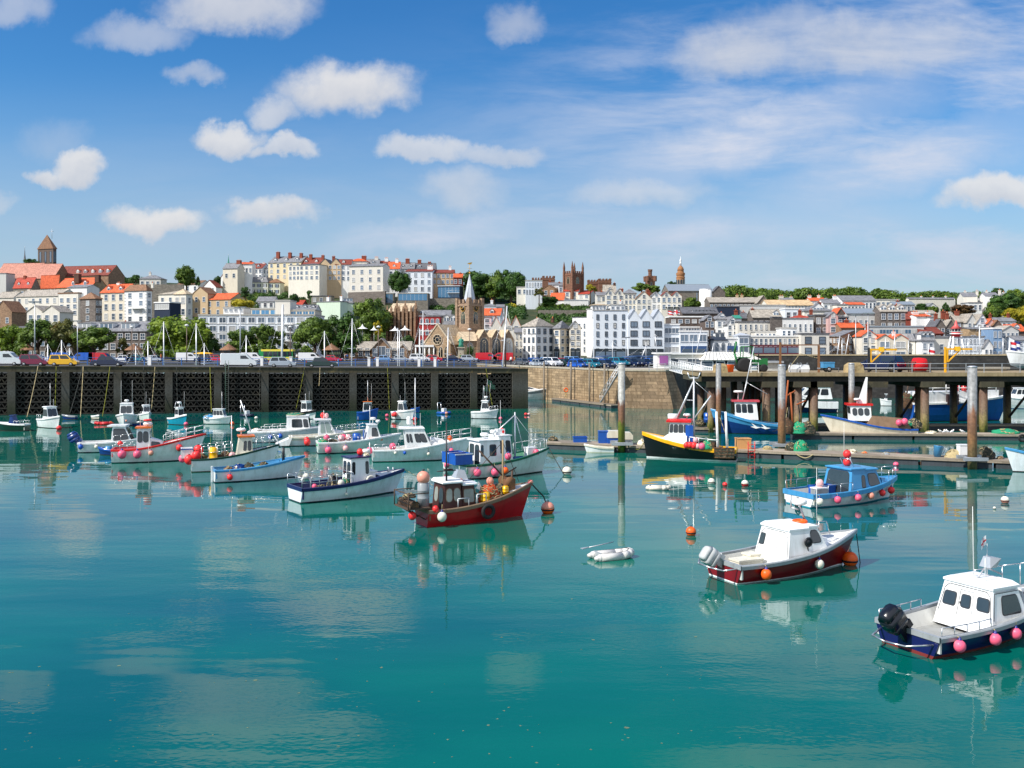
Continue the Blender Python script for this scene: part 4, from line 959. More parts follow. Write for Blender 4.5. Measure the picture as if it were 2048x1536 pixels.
bld('F',1000,1128,1188,1378,'white','slate','mansard',75,2,2,'slate mansard with white dormers over the right part of the gambrel house',D=233,dn=3,dw=1.3,dh=1.3,ww=2)
bld('F',1126,1282,1155,1375,'offwhite','slate','flat',0,2,1,'blank off white block left of the blue quay offices',name='building',cat='building',D=236,wy=(1200,1370),wf=.2)
bld('F',1280,1642,1150,1375,'bluewhite','slate','flat',0,3,9,'bluish white quay offices behind the light tower',name='building',cat='building',D=236,wf=.6,wh=1.6,st='m')
bld('F',1640,1732,1245,1375,'white','slate','gablef',68,1,2,'small white house with a steep slate gable beside the blue house',D=235)
bld('F',1490,1732,1065,1260,'tanstone','slate','gable',12,1,3,'tan stone gable wall behind the small steep white house',D=244)
bld('F',1730,1822,1065,1375,'blue','white','flat',0,3,2,'narrow powder blue house with white window bays',D=236,ww=1.8,st='m')
bld('F',1820,1995,1082,1375,'grey','greyslate','gablef',50,3,4,'pale grey house right of the powder blue house',D=238)
bld('F',1960,2080,1180,1375,'bluewhite','slate','gable',40,3,3,'bluish house at the right edge of the quay',D=234)
# white drum of the museum
def drum():
 p=px(1300+568*ZS,0,343);z=zground(1411,343)
 t=thing('museum_drum','plain white cylindrical drum in front of the modern museum','building',(p.x,343,z))
 r=62*ZS/F*343;top=EYE-(450+660*ZS-HZ)*343/F-z
 MB().lathe([(r,-5),(r,top)],28).build('wall',[W['white']],t);MB().lathe([(r*1.02,0),(r*1.02,.25)],28).build('roof',[RF['lead']],t,(0,0,top))
drum()
# ---- churches and towers built by hand
def crenel(b,x0,x1,y0,y1,z,h=.9,w=.7,m=0):
 for (a,c,fixed,ax) in ((x0,x1,y0,'x'),(x0,x1,y1-.4,'x'),(y0,y1,x0,'y'),(y0,y1,x1-.4,'y')):
  n=max(2,int((c-a)/(2*w)))
  for i in range(n):
   s=a+(c-a)*(i+.2)/n;e=a+(c-a)*(i+.75)/n
   if ax == 'x':b.box(s,e,fixed,fixed+.4,z,z+h,m)
   else:b.box(fixed,fixed+.4,s+.01,e-.01,z,z+h,m)
def pinnacle(b,x,y,z,w,h,m=0):
 b.box(x-w,x+w,y-w,y+w,z,z+h*.35,m)
 b.frus([(x-w*1.15,y-w*1.15,z+h*.35),(x+w*1.15,y-w*1.15,z+h*.35),(x+w*1.15,y+w*1.15,z+h*.35),(x-w*1.15,y+w*1.15,z+h*.35)],
           [(x-.04,y-.04,z+h),(x+.04,y-.04,z+h),(x+.04,y+.04,z+h),(x-.04,y+.04,z+h)],m)
def lancet(parent,x,y,z0,z1,w,rz=0.0,frame=None,tracery=0):
 """pointed church window, centred on x"""
 b=MB();n=6;h=z1-z0;sp=h-w*.9
 L=[(-w/2,0),(w/2,0)]+[(w/2*cos(t)**.8 if t<1.5 else 0,sp+w*.9*sin(t)) for t in [i*pi/2/n for i in range(n+1)]]+[(-w/2*cos(t)**.8,sp+w*.9*sin(t)) for t in [(n-1-i)*pi/2/n for i in range(n)]]
 b.prism(L,-.05,-.012,1)
 big=[(p[0]*1.22,p[1]*1.05-.08) for p in L];b.prism(big,-.012,-.003,0)
 if tracery:
  for i in range(1,tracery):x_=-w/2+w*i/tracery;b.box(x_-.06,x_+.06,-.09,-.05,0,h*.82,0)
  b.ring((0,-.07,h*.78),w*.16,.05,12,4,0,None,'y')
 return put(b.mesh('window',[frame or W['pale_trim'],DGLASS]),'window',parent,(x,y,z0),None,(0,0,rz))
W['pale_trim']=wall('pale window stone',(196,180,154))
W['honey']=stone('honey granite',(162,138,110),(.6,.3))
def town_church():
 D=236.0;k=D/F;zb=5.8
 def zz(y):return EYE-(450+y*ZS-HZ)*k-zb
 # tower seen on its corner
 c=px(680+1322*ZS,0,D)
 t=thing('church_tower','square brown granite church tower with two clock faces under a grey spire','tower',(c.x,D,zb),R(45))
 s=128*ZS*k/cos(R(45));H=zz(800)
 b=MB();b.box(0,s,0,s,-1,H);b.box(-.25,s+.25,-.25,s+.25,H-.7,H-.3);crenel(b,-.1,s+.1,-.1,s+.1,H,1.0,.6)
 for x,y in ((0,0),(s,0),(0,s),(s,s)):b.box(x-.4,x+.4,y-.4,y+.4,H-9,H+1.4)
 b.build('wall',[W['churchstone']],t)
 zc=zz(850)
 for face in (0,1):
  q=MB();q.lathe([(.85,0),(.85,.1)],24,0);q.lathe([(.7,.1),(.7,.14)],24,1);q.ring((0,0,.14),.77,.06,24,5,2)
  q.box(-.05,.05,0,.6,.15,.18,2);q.box(0,.42,-.05,.05,.15,.18,2)
  M=(Matrix.Translation((s/2,-.03,zc)) @ Matrix.Rotation(R(90),4,'X')) if face==0 else (Matrix.Translation((-.03,s/2,zc)) @ Matrix.Rotation(R(-90),4,'Y'))
  q.v=[tuple(M @ Vector(v)) for v in q.v];q.build('clock_face',[W['pale_trim'],paint('black clock dial',(24,26,30)),paint('gilt',(206,160,60),.35)],t)
 lancet(t,s/2,-.002,zz(1010),zz(890),1.4,0,None,2);lancet(t,-.002,s/2,zz(1010),zz(890),1.4,R(-90),None,2)
 o=thing('church_spire','tapering octagonal grey lead spire with a weathercock','spire',tuple(Vector((c.x,D,zb))+Matrix.Rotation(R(45),3,'Z') @ Vector((s/2,s/2,H+.2))),R(22))
 r0=74*ZS*k;hs=(770-470)*ZS*k
 MB().frus([(r0*cos(i*pi/4),r0*sin(i*pi/4),-.3) for i in range(8)],[(.06*cos(i*pi/4),.06*sin(i*pi/4),hs) for i in range(8)]).build('spire_roof',[RF['lead']],o)
 b=MB()
 for i in range(8):b.tube((r0*cos(i*pi/4),r0*sin(i*pi/4),-.2),(0,0,hs),.07,n=4)
 b.build('ridge_rolls',[GALV],o)
 b=MB();b.tube((0,0,hs-.3),(0,0,hs+2.6),.05);b.ball((0,0,hs+.3),.25,8);b.tube((-.6,0,hs+1.4),(.6,0,hs+1.4),.04)
 b.frus([(-.7,-.03,hs+2.5),(.4,-.03,hs+2.4),(.7,-.03,hs+3.0),(-.3,-.03,hs+2.8)],[(-.7,.03,hs+2.5),(.4,.03,hs+2.4),(.7,.03,hs+3.0),(-.3,.03,hs+2.8)])
 b.build('weathervane',[paint('gilt',(206,160,60),.35)],o)
 # nave: gable with the rose window on the left, long roof to the right
 n=thing('church_nave','low granite church nave with a round traceried gable window and a broad tan roof','church',tuple(px(680+868*ZS,0,232))[:2]+(zb,),R(-26))
 Wn=7.2;ln=20.0;He=4.3;Hr=zz(1030)
 b=MB();b.box(0,Wn,0,ln,-1,He);pts=[(0,He),(Wn,He),(Wn/2,Hr)];b.prism(pts,0,.6);b.prism(pts,ln-.6,ln)
 for x in (-.3,Wn-.4):b.box(x,x+.8,-.7,0,-1,He-1)
 b.build('wall',[W['honey']],n)
 b=MB();sl=(Hr-He)/(Wn/2)
 b.prism([(-.4,He-.4*sl),(Wn/2,Hr),(Wn/2,Hr+.2),(-.4,He-.4*sl+.2)],.3,ln+.3);b.prism([(Wn/2,Hr),(Wn+.4,He-.4*sl),(Wn+.4,He-.4*sl+.2),(Wn/2,Hr+.2)],.3,ln+.3)
 b.build('roof',[RF['pale']],n)
 b=MB()
 for sg in (0,1):
  xa,xe=(-.3,Wn/2) if not sg else (Wn/2,Wn+.3);za,ze=(He-.3*sl,Hr) if not sg else (Hr,He-.3*sl)
  b.frus([(xa,-.15,za+.05),(xe,-.15,ze+.05),(xe,-.15,ze+.5),(xa,-.15,za+.5)],[(xa,.32,za+.05),(xe,.32,ze+.05),(xe,.32,ze+.5),(xa,.32,za+.5)])
 b.build('coping',[W['pale_trim']],n)
 q=MB();zc=5.1;q.lathe([(1.25,0),(1.25,.06)],24,1);q.ring((0,0,.08),1.25,.12,24,5,0);q.ring((0,0,.08),.55,.08,18,4,0)
 for i in range(8):a=i*pi/4;q.tube((.65*cos(a),.65*sin(a),.08),(1.25*cos(a),1.25*sin(a),.08),.06,n=4)
 M=Matrix.Translation((Wn/2,-.01,zc)) @ Matrix.Rotation(R(90),4,'X');q.v=[tuple(M @ Vector(v)) for v in q.v];q.build('rose_window',[W['pale_trim'],DGLASS],n)
 for x in (2.7,Wn-2.7,Wn-1.1):lancet(n,x,-.004,.9,3.3,1.1,0,None,2)
 for y in (5,10,15):lancet(n,Wn+.004,y,.8,3.6,1.4,R(90),None,2)
 # south aisles: one long roof and three pointed gables to the right
 a=thing('church_aisle','granite church aisles ending in three pointed gables with tall traceried windows','church',tuple(px(680+1250*ZS,0,229))[:2]+(zb,),R(16))
 Hw=zz(1185);k2=229/F;w0=165*ZS*k2*1.02;wg=130*ZS*k2
 b=MB();b.box(0,w0+3*wg,0,12,-1,Hw);r=MB();hr=zz(1095)-Hw
 r.prism([(-.3,Hw-.1),(3.5,Hw+hr),(7.3,Hw-.1)],-.2,w0,0,None,'x')
 for i in range(3):
  x=w0+i*wg;hg=zz(1082)-Hw;pts=[(x,Hw),(x+wg,Hw),(x+wg/2,Hw+hg)];b.prism(pts,0,.5);b.prism(pts,11.5,12)
  sl=hg/(wg/2)
  r.prism([(x,Hw+.02),(x+wg/2,Hw+hg+.02),(x+wg/2,Hw+hg+.22),(x,Hw+.22)],-.2,12);r.prism([(x+wg/2,Hw+hg+.02),(x+wg,Hw+.02),(x+wg,Hw+.22),(x+wg/2,Hw+hg+.22)],-.2,12)
  if i:b.box(x-.35,x+.35,-.6,0,-1,Hw+.5)
 b.box(w0-.35,w0+.35,-.6,0,-1,Hw+.5)
 b.build('wall',[W['churchstone']],a);r.build('roof',[RF['pale']],a)
 for i in range(3):lancet(a,w0+(i+.5)*wg,-.004,1.5,Hw+.6,2.1,0,None,3)
 lancet(a,w0*.5,-.004,1.5,4.4,1.4,0,None,2)
 b=MB();b.box(w0*.2,w0*.95,-.8,-.02,0,3.6)
town_church()
def gothic_church():
 D=268.0;k=D/F;x0=px(680+470*ZS,0,D).x;zb=zground(780,D)-1
 def zz(y):return EYE-(450+y*ZS-HZ)*k-zb
 t=thing('gothic_church','dark gothic church with rows of buttresses and pinnacles among the trees','church',(x0,D,zb),R(-10))
 Wd=335*ZS*k;H=zz(900);b=MB();b.box(0,Wd,0,14,-4,H);r=MB()
 n=8
 for i in range(n):
  x=Wd*(i+.5)/n;b.box(x-.3,x+.3,-1.0,0,-4,H+.3);pinnacle(b,x,-.5,H+.3,.25,1.8)
 b.box(-.2,Wd+.2,-.2,.2,H-.5,H+.4)
 for x in (Wd*.62,Wd*.36,Wd*.95):pinnacle(b,x,-.2,H,.35,3.4)
 b.build('wall',[W['brownstone']],t)
 r.prism([(.3,H),(7,zz(790)),(13.6,H)],0,Wd*.72,0,None,'x');r.build('roof',[RF['pale']],t)
 for i in range(n-1):lancet(t,Wd*(i+1)/n,-.004,H-6.5,H-1.4,1.2,0,None,2)
gothic_church()
def stone_tower(reg,x0,x1,yt,ybase,D,label,m,yaw,pin=None,name='castle_tower',x2=None,win=True,cren=True):
 k=D/F;ox=REG[reg];P=px(ox+x0*ZS,0,D);yb=450+ybase*ZS
 zb=EYE-(yb-HZ)*k;H=(ybase-yt)*ZS*k;a=R(yaw);s=(x1-x0)*ZS*k/cos(a)
 t=thing(name,label,'tower',(P.x,D,zb),-a);d=s if x2 is None else (x2-x1)*ZS*k/max(.2,sin(a))
 b=MB();b.box(0,s,0,d,-12,H);b.box(-.15,s+.15,-.15,d+.15,H-1.1,H-.7)
 if cren:crenel(b,-.1,s+.1,-.1,d+.1,H,.9,.6)
 if pin:
  for x,y in ((0,0),(s,0),(0,d),(s,d)):
   b.box(x-.42,x+.42,y-.42,y+.42,-12,H+.6);pinnacle(b,x,y,H+.6,.36,pin*ZS*k)
 b.build('wall',[m],t)
 if win:
  lancet(t,s/2,-.01,H*.25,H*.72,min(1.6,s*.3),0,None,2);lancet(t,s+.01,d/2,H*.25,H*.72,min(1.6,d*.3),R(90),None,2)
 return t
stone_tower('D',656,735,495,640,420,'brown stone church tower with four sharp pinnacles on the skyline',W['redstone'],48,105,'pinnacled_tower',848)
stone_tower('D',436,562,540,640,440,'brown crenellated school wing left of the pinnacled tower, larger of two',W['redstone'],0,None,'school_wing',None,False)
stone_tower('D',330,436,558,640,446,'brown crenellated school wing behind the pale mansion roof',W['redstone'],0,None,'school_wing',None,False)
stone_tower('D',1012,1140,568,640,440,'brown crenellated school wing right of the pinnacled tower, larger of two',W['redstone'],0,None,'school_wing',None,False)
stone_tower('D',902,1012,580,640,444,'low brown crenellated school wing next to the pinnacled tower',W['redstone'],0,None,'school_wing',None,False)
def monument_tower():
 D=425.0;k=D/F;p=px(1000+1537*ZS,0,D);zb=EYE-(450+700*ZS-HZ)*k
 def zz(y):return EYE-(450+y*ZS-HZ)*k-zb
 t=thing('monument_tower','slim brown castellated monument tower with a narrower turret on top, among trees','tower',(p.x,D,zb),R(12))
 s=80*ZS*k/2;u=46*ZS*k/2;b=MB();b.box(-s*.97,s*.97,-s*.97,s*.97,-6,zz(560));b.box(-s,s,-s,s,zz(560),zz(540));crenel(b,-s,s,-s,s,zz(540),.8,.4)
 for x in (-s,s):
  for y in (-s,s):b.lathe([(.7,zz(580)),(.8,zz(560)),(.8,zz(525))],8,0,None,False,(x,y,0))
 b.build('wall',[W['redstone']],t)
 b=MB();b.lathe([(u*.85,zz(540)),(u*.85,zz(480)),(u,zz(475)),(u,zz(462))],12,0,None,False)
 for i in range(6):a=i*pi/3;b.box(u*.8*cos(a)-.25,u*.8*cos(a)+.25,u*.8*sin(a)-.25,u*.8*sin(a)+.25,zz(462),zz(455))
 b.build('turret',[W['redstone']],t)
 for rz,x,y in ((0,0,-s*.975),(R(90),s*.975,0)):lancet(t,x,y,zz(640),zz(585),.9,rz)
monument_tower()
def domed_tower():
 D=372.0;k=D/F;p=px(1000+1849*ZS,0,D);zb=EYE-(450+640*ZS-HZ)*k
 def zz(y):return EYE-(450+y*ZS-HZ)*k-zb
 r=43*ZS*k
 t=thing('domed_tower','round orange stone tower with a dome and slender white lantern on the skyline','tower',(p.x,D,zb))
 MB().lathe([(r,-6),(r,zz(545)),(r*1.08,zz(540)),(r*.95,zz(530))],20,0,None,False).build('base',[W['orangestone']],t)
 b=MB();b.lathe([(r*.95,zz(530)),(r*.95,zz(518)),(r*1.05,zz(512)),(r*1.05,zz(492)),(r*.8,zz(488)),(r*.72,zz(465))],20,0,None,False);b.build('drum',[W['orangestone']],t)
 MB().lathe([(r*.8,zz(465)),(r*.78,zz(458)),(r*.66,zz(440)),(r*.42,zz(426)),(r*.24,zz(418))],20).build('dome',[W['orangestone']],t)
 MB().lathe([(r*.24,zz(418)),(r*.24,zz(395)),(r*.3,zz(392)),(r*.2,zz(385)),(r*.22,zz(368)),(r*.3,zz(362)),(.1,zz(345)),(.05,zz(322))],12).build('lantern',[W['white']],t)
 for i in range(5):a=R(-90+(i-2)*36);lancet(t,r*1.005*cos(a),r*1.005*sin(a),zz(610),zz(560),.9,a+R(90))
domed_tower()
def needle(label,x,ytop,ybot,w,D,m):
 k=D/F;p=px(x,0,D);zb=EYE-(ybot-HZ)*k;h=(ybot-ytop)*k;r=w/2*k
 t=thing('spire',label,'spire',(p.x,D,zb))
 MB().lathe([(r,-8),(r,0),(r*1.3,.1),(r*.5,h*.45),(.05,h*.86)],8,0,None,False).build('spire_roof',[m],t)
 b=MB();b.tube((0,0,h*.84),(0,0,h),.05);b.tube((-.4,0,h*.93),(.4,0,h*.93),.05);b.build('cross',[GALV],t)
needle('thin teal needle spire left of the bell tower',49.5,492,523,4.2,500,RF['slate'])
needle('green copper needle spire over the white gable houses',457,508,534,5.0,460,RF['copper'])
def tower_cross():
 p=px(94,470,369);t=thing('tower_cross','thin iron cross on the tip of the pyramid roofed bell tower','cross',p)
 b=MB();b.tube((0,4,-1),(0,4,2.8),.07);b.tube((-.7,4,1.9),(.7,4,1.9),.07);b.build('cross_bar',[GALV],t)
tower_cross()
def harbour_office():
 D=231.0;k=D/F;p=px(680+90*ZS,0,D);t=thing('harbour_office','low brown stone harbour building with a big central gable and slate roofs','building',(p.x,D,ZE))
 def zz(y):return EYE-(450+y*ZS-HZ)*k-ZE
 def xx(x):return (x-90)*ZS*k
 b=MB();H=zz(1280);b.box(xx(90),xx(720),0,8,-.5,H)
 gx0,gx1,gc=xx(328),xx(532),xx(430);b.box(gx0,gx1,-1.2,0,-.5,H);b.prism([(gx0,H),(gx1,H),(gc,zz(1165))],-1.2,-.8)
 b.prism([(xx(600),H),(xx(690),H),(xx(645),zz(1228))],-.5,-.2);b.box(xx(600),xx(690),-.5,0,-.5,H)
 b.build('wall',[W['brownstone']],t)
 r=MB();r.prism([(-.4,H-.1),(4,zz(1190)),(8.4,H-.1)],xx(85),xx(725),0,None,'x')
 for a,c,e,hh,y0 in ((gx0,gc,gx1,zz(1165),-1.5),(xx(600),xx(645),xx(690),zz(1228),-.7)):
  r.prism([(a-.3,H-.2),(c,hh),(c,hh+.2),(a-.3,H)],y0,4);r.prism([(c,hh),(e+.3,H-.2),(e+.3,H),(c,hh+.2)],y0,4)
 r.build('roof',[RF['greyslate']],t)
 for x,y in ((130,0),(210,0),(280,0),(365,-1.2),(495,-1.2),(555,0),(635,-.5)):put(window_mesh(1.0,1.9,'x'),'window',t,(xx(x),y-.004,1.9))
 put(window_mesh(2.0,2.0,'m'),'window',t,(gc,-1.204,2.3))
harbour_office()
def kiosk():
 D=230.0;k=D/F;p=px(680+765*ZS,0,D);t=thing('bus_shelter','flat roofed white shelter on columns left of the church porch','shelter',(p.x,D,ZE))
 w=195*ZS*k;H=EYE-(450+1228*ZS-HZ)*k-ZE
 MB().box(0,w,0,4,H-.5,H).build('roof',[W['white']],t)
 for i in range(5):x=w*(i+.1)/4.2+.1;MB().lathe([(.16,-.1),(.16,H-.5)],8,0,None,True,(x,.3,0)).build('column',[W['white']],t)
 MB().box(.5,w-.5,3,3.2,-.2,H-.5).build('wall',[W['navy']],t)
kiosk()
def statue():
 D=224.0;p=px(680+1240*ZS,0,D);k=D/F;t=thing('statue','green bronze statue of a robed figure on a pale stone plinth before the church','statue',(p.x,D,ZE))
 def zz(y):return EYE-(450+y*ZS-HZ)*k-ZE
 b=MB();b.box(-1.5,1.5,-1.5,1.5,-.2,.5);b.box(-1.1,1.1,-1.1,1.1,.5,1.1);b.box(-.7,.7,-.7,.7,1.1,zz(1260));b.box(-.95,.95,-.95,.95,zz(1260),zz(1250));b.build('plinth',[M_PALECONC],t)
 z=zz(1250);h=zz(1150)-z;b=MB();b.lathe([(.62,z),(.55,z+h*.3),(.48,z+h*.55),(.52,z+h*.72),(.42,z+h*.82),(.16,z+h*.85),(.14,z+h*.87)],12,0,None,True)
 b.ball((0,0,z+h*.94),h*.07,10);b.tube((.45,0,z+h*.78),(.6,-.3,z+h*.5),.12,.09);b.tube((-.45,0,z+h*.78),(-.55,-.2,z+h*.5),.12,.09);b.tube((.6,-.3,z+h*.5),(.35,-.5,z+h*.55),.09,.08)
 b.build('figure',[RF['copper']],t)
statue()
# ------------------------------------------------------------------ trees and planting
def leafm(name,dark,light,dry=None):
 m=bpy.data.materials.new(name);m.use_nodes=True;T=NT(m.node_tree);b=m.node_tree.nodes['Principled BSDF']
 g=T.n('ShaderNodeNewGeometry')
 n=T.n('ShaderNodeTexNoise');n.inputs['Scale'].default_value=.45;n.inputs['Detail'].default_value=4;T.link(g.outputs['Position'],n.inputs['Vector'])
 n2=T.n('ShaderNodeTexNoise');n2.inputs['Scale'].default_value=2.6;n2.inputs['Detail'].default_value=3;T.link(g.outputs['Position'],n2.inputs['Vector'])
 f=T.math('ADD',T.math('MULTIPLY',n.outputs['Fac'],.65),T.math('MULTIPLY',n2.outputs['Fac'],.35))
 c=T.ramp(f,[(.36,dark),(.62,light)])
 if dry:c=T.mix(T.ramp(n.outputs['Fac'],[(.58,(0,0,0)),(.72,(1,1,1))]),c,dry)
 T.link(c,b.inputs['Base Color']);b.inputs['Roughness'].default_value=.55;b.inputs['Specular IOR Level'].default_value=.35
 tr=T.n('ShaderNodeBsdfTranslucent');T.link(c,tr.inputs['Color']);mx=T.n('ShaderNodeMixShader');mx.inputs[0].default_value=.3
 out=m.node_tree.nodes['Material Output'];T.link(b.outputs[0],mx.inputs[1]);T.link(tr.outputs[0],mx.inputs[2]);T.link(mx.outputs[0],out.inputs[0])
 return m
LEAF=dict(
 mid=leafm('mid green leaves',srgb(46,74,26),srgb(114,138,50)),dark=leafm('dark green leaves',srgb(34,60,26),srgb(80,114,46)),bright=leafm('bright green leaves',srgb(60,94,24),srgb(142,162,50)),
 yellow=leafm('yellow green leaves',srgb(118,118,20),srgb(196,180,48)),olive=leafm('olive leaves',srgb(58,66,30),srgb(122,122,58),srgb(132,96,58)),brown=leafm('bronze leaves',srgb(60,44,30),srgb(112,88,50)))
BARK=mat('tree bark',srgb(84,70,56),.9,.25,3.0)
def leaves(b,blobs,n,size,rnd,core=True,m=0):
 tot=sum(r[3]**2 for r in blobs)
 for (x,y,z,r) in blobs:
  if core:b.lathe([(max(.002,r*.8*sin(pi*i/5)),-r*.74*cos(pi*i/5)) for i in range(6)],8,m,None,False,(x,y,z))
  for _ in range(int(n*r*r/tot)):
   d=Vector((rnd.gauss(0,1),rnd.gauss(0,1),rnd.gauss(.25,1))).normalized();p=Vector((x,y,z))+d*r*rnd.uniform(.74,1.12)
   nr=(d+Vector((rnd.uniform(-.7,.7),rnd.uniform(-.7,.7),rnd.uniform(-.3,.9)))).normalized();a=nr.orthogonal().normalized();c=nr.cross(a);t=rnd.random()*6.28
   a,c=a*cos(t)+c*sin(t),c*cos(t)-a*sin(t);s=size*rnd.uniform(.6,1.35)
   b.add([p-a*s-c*s*.25,p+c*s*.6,p+a*s-c*s*.15,p-c*s*.7],[(0,1,2,3)],m)
def crown_blobs(rnd,kind):
 B=[]
 if kind == 'round':
  for _ in range(30):
   a=rnd.random()*6.28;e=rnd.uniform(-1.0,1.0);rr=.36*sqrt(max(.12,1-e*e*.85));B.append((rr*cos(a),rr*sin(a),.47+.37*e,rnd.uniform(.11,.18)))
  B+=[(0,0,.55,.33),(0,0,.3,.3)]
 elif kind == 'spread':
  for _ in range(34):
   a=rnd.random()*6.28;q=rnd.random()**.6;rr=.42*q;B.append((rr*cos(a),rr*sin(a),.84-.42*q*q+rnd.uniform(-.3,.05),rnd.uniform(.09,.16)))
  B.append((0,0,.6,.27))
 elif kind == 'loose':
  for _ in range(34):
   a=rnd.random()*6.28;rr=rnd.uniform(.05,.42);B.append((rr*cos(a),rr*sin(a),rnd.uniform(.22,.93)-rr*.3,rnd.uniform(.07,.14)))
 else:
  for _ in range(20):
   h=rnd.random();a=rnd.random()*6.28;rr=.36*(1-h)+.05;B.append((rr*cos(a)*.8,rr*sin(a)*.8,.12+.8*h,.08+.12*(1-h)))
 return B
CROWN = {}
def crown(kind,leaf,v,n=2600):
 key=(kind,leaf,v)
 if key not in CROWN:
  rnd=random.Random(hash((len(kind),v,11)) & 255 | v);b=MB();leaves(b,crown_blobs(rnd,kind),n,.034,rnd);CROWN[key]=b.mesh('crown',[LEAF[leaf]])
 return CROWN[key]
def tree(reg,cx,yt,yb,w,D,kind,leaf,v,label,name='tree',group=None,abs_px=False):
 if abs_px:X,YT,YB,Wp=cx,yt,yb,w
 else:X,YT,YB,Wp=REG[reg]+cx*ZS,450+yt*ZS,450+yb*ZS,w*ZS
 if D<225:Wp *= 1.2;YT-=3
 k=D/F;p=px(X,YB,D);h=(YB-YT)*k;wd_=Wp*k
 t=thing(name,label,'tree',p,0,group)
 lo=dict(round=.02,spread=.1,loose=.08,cone=.0)[kind]
 c=put(crown(kind,leaf,v),'crown',t);c.scale=(wd_*1.08,wd_*.95,h*(1-lo));c.location=(0,0,h*lo);c.rotation_euler=(0,0,v*1.3)
 rnd=random.Random(v+int(cx));b=MB();tr=max(.14,wd_*.035);f=h*.5
 b.tube((0,0,-6.0),(.05,0,f*.6),tr*1.3,tr,8)
 for i in range(5):
  a=i*1.26+rnd.random();q=Vector((cos(a)*wd_*.28,sin(a)*wd_*.28,f*1.25));mid=Vector((q.x*.35,q.y*.35,f*.9));b.tube((.05,0,f*.55),mid,tr*.7,tr*.5,6);b.tube(mid,q,tr*.5,tr*.2,6)
 b.build('trunk',[BARK],t)
 return t
PT='promenade tree '
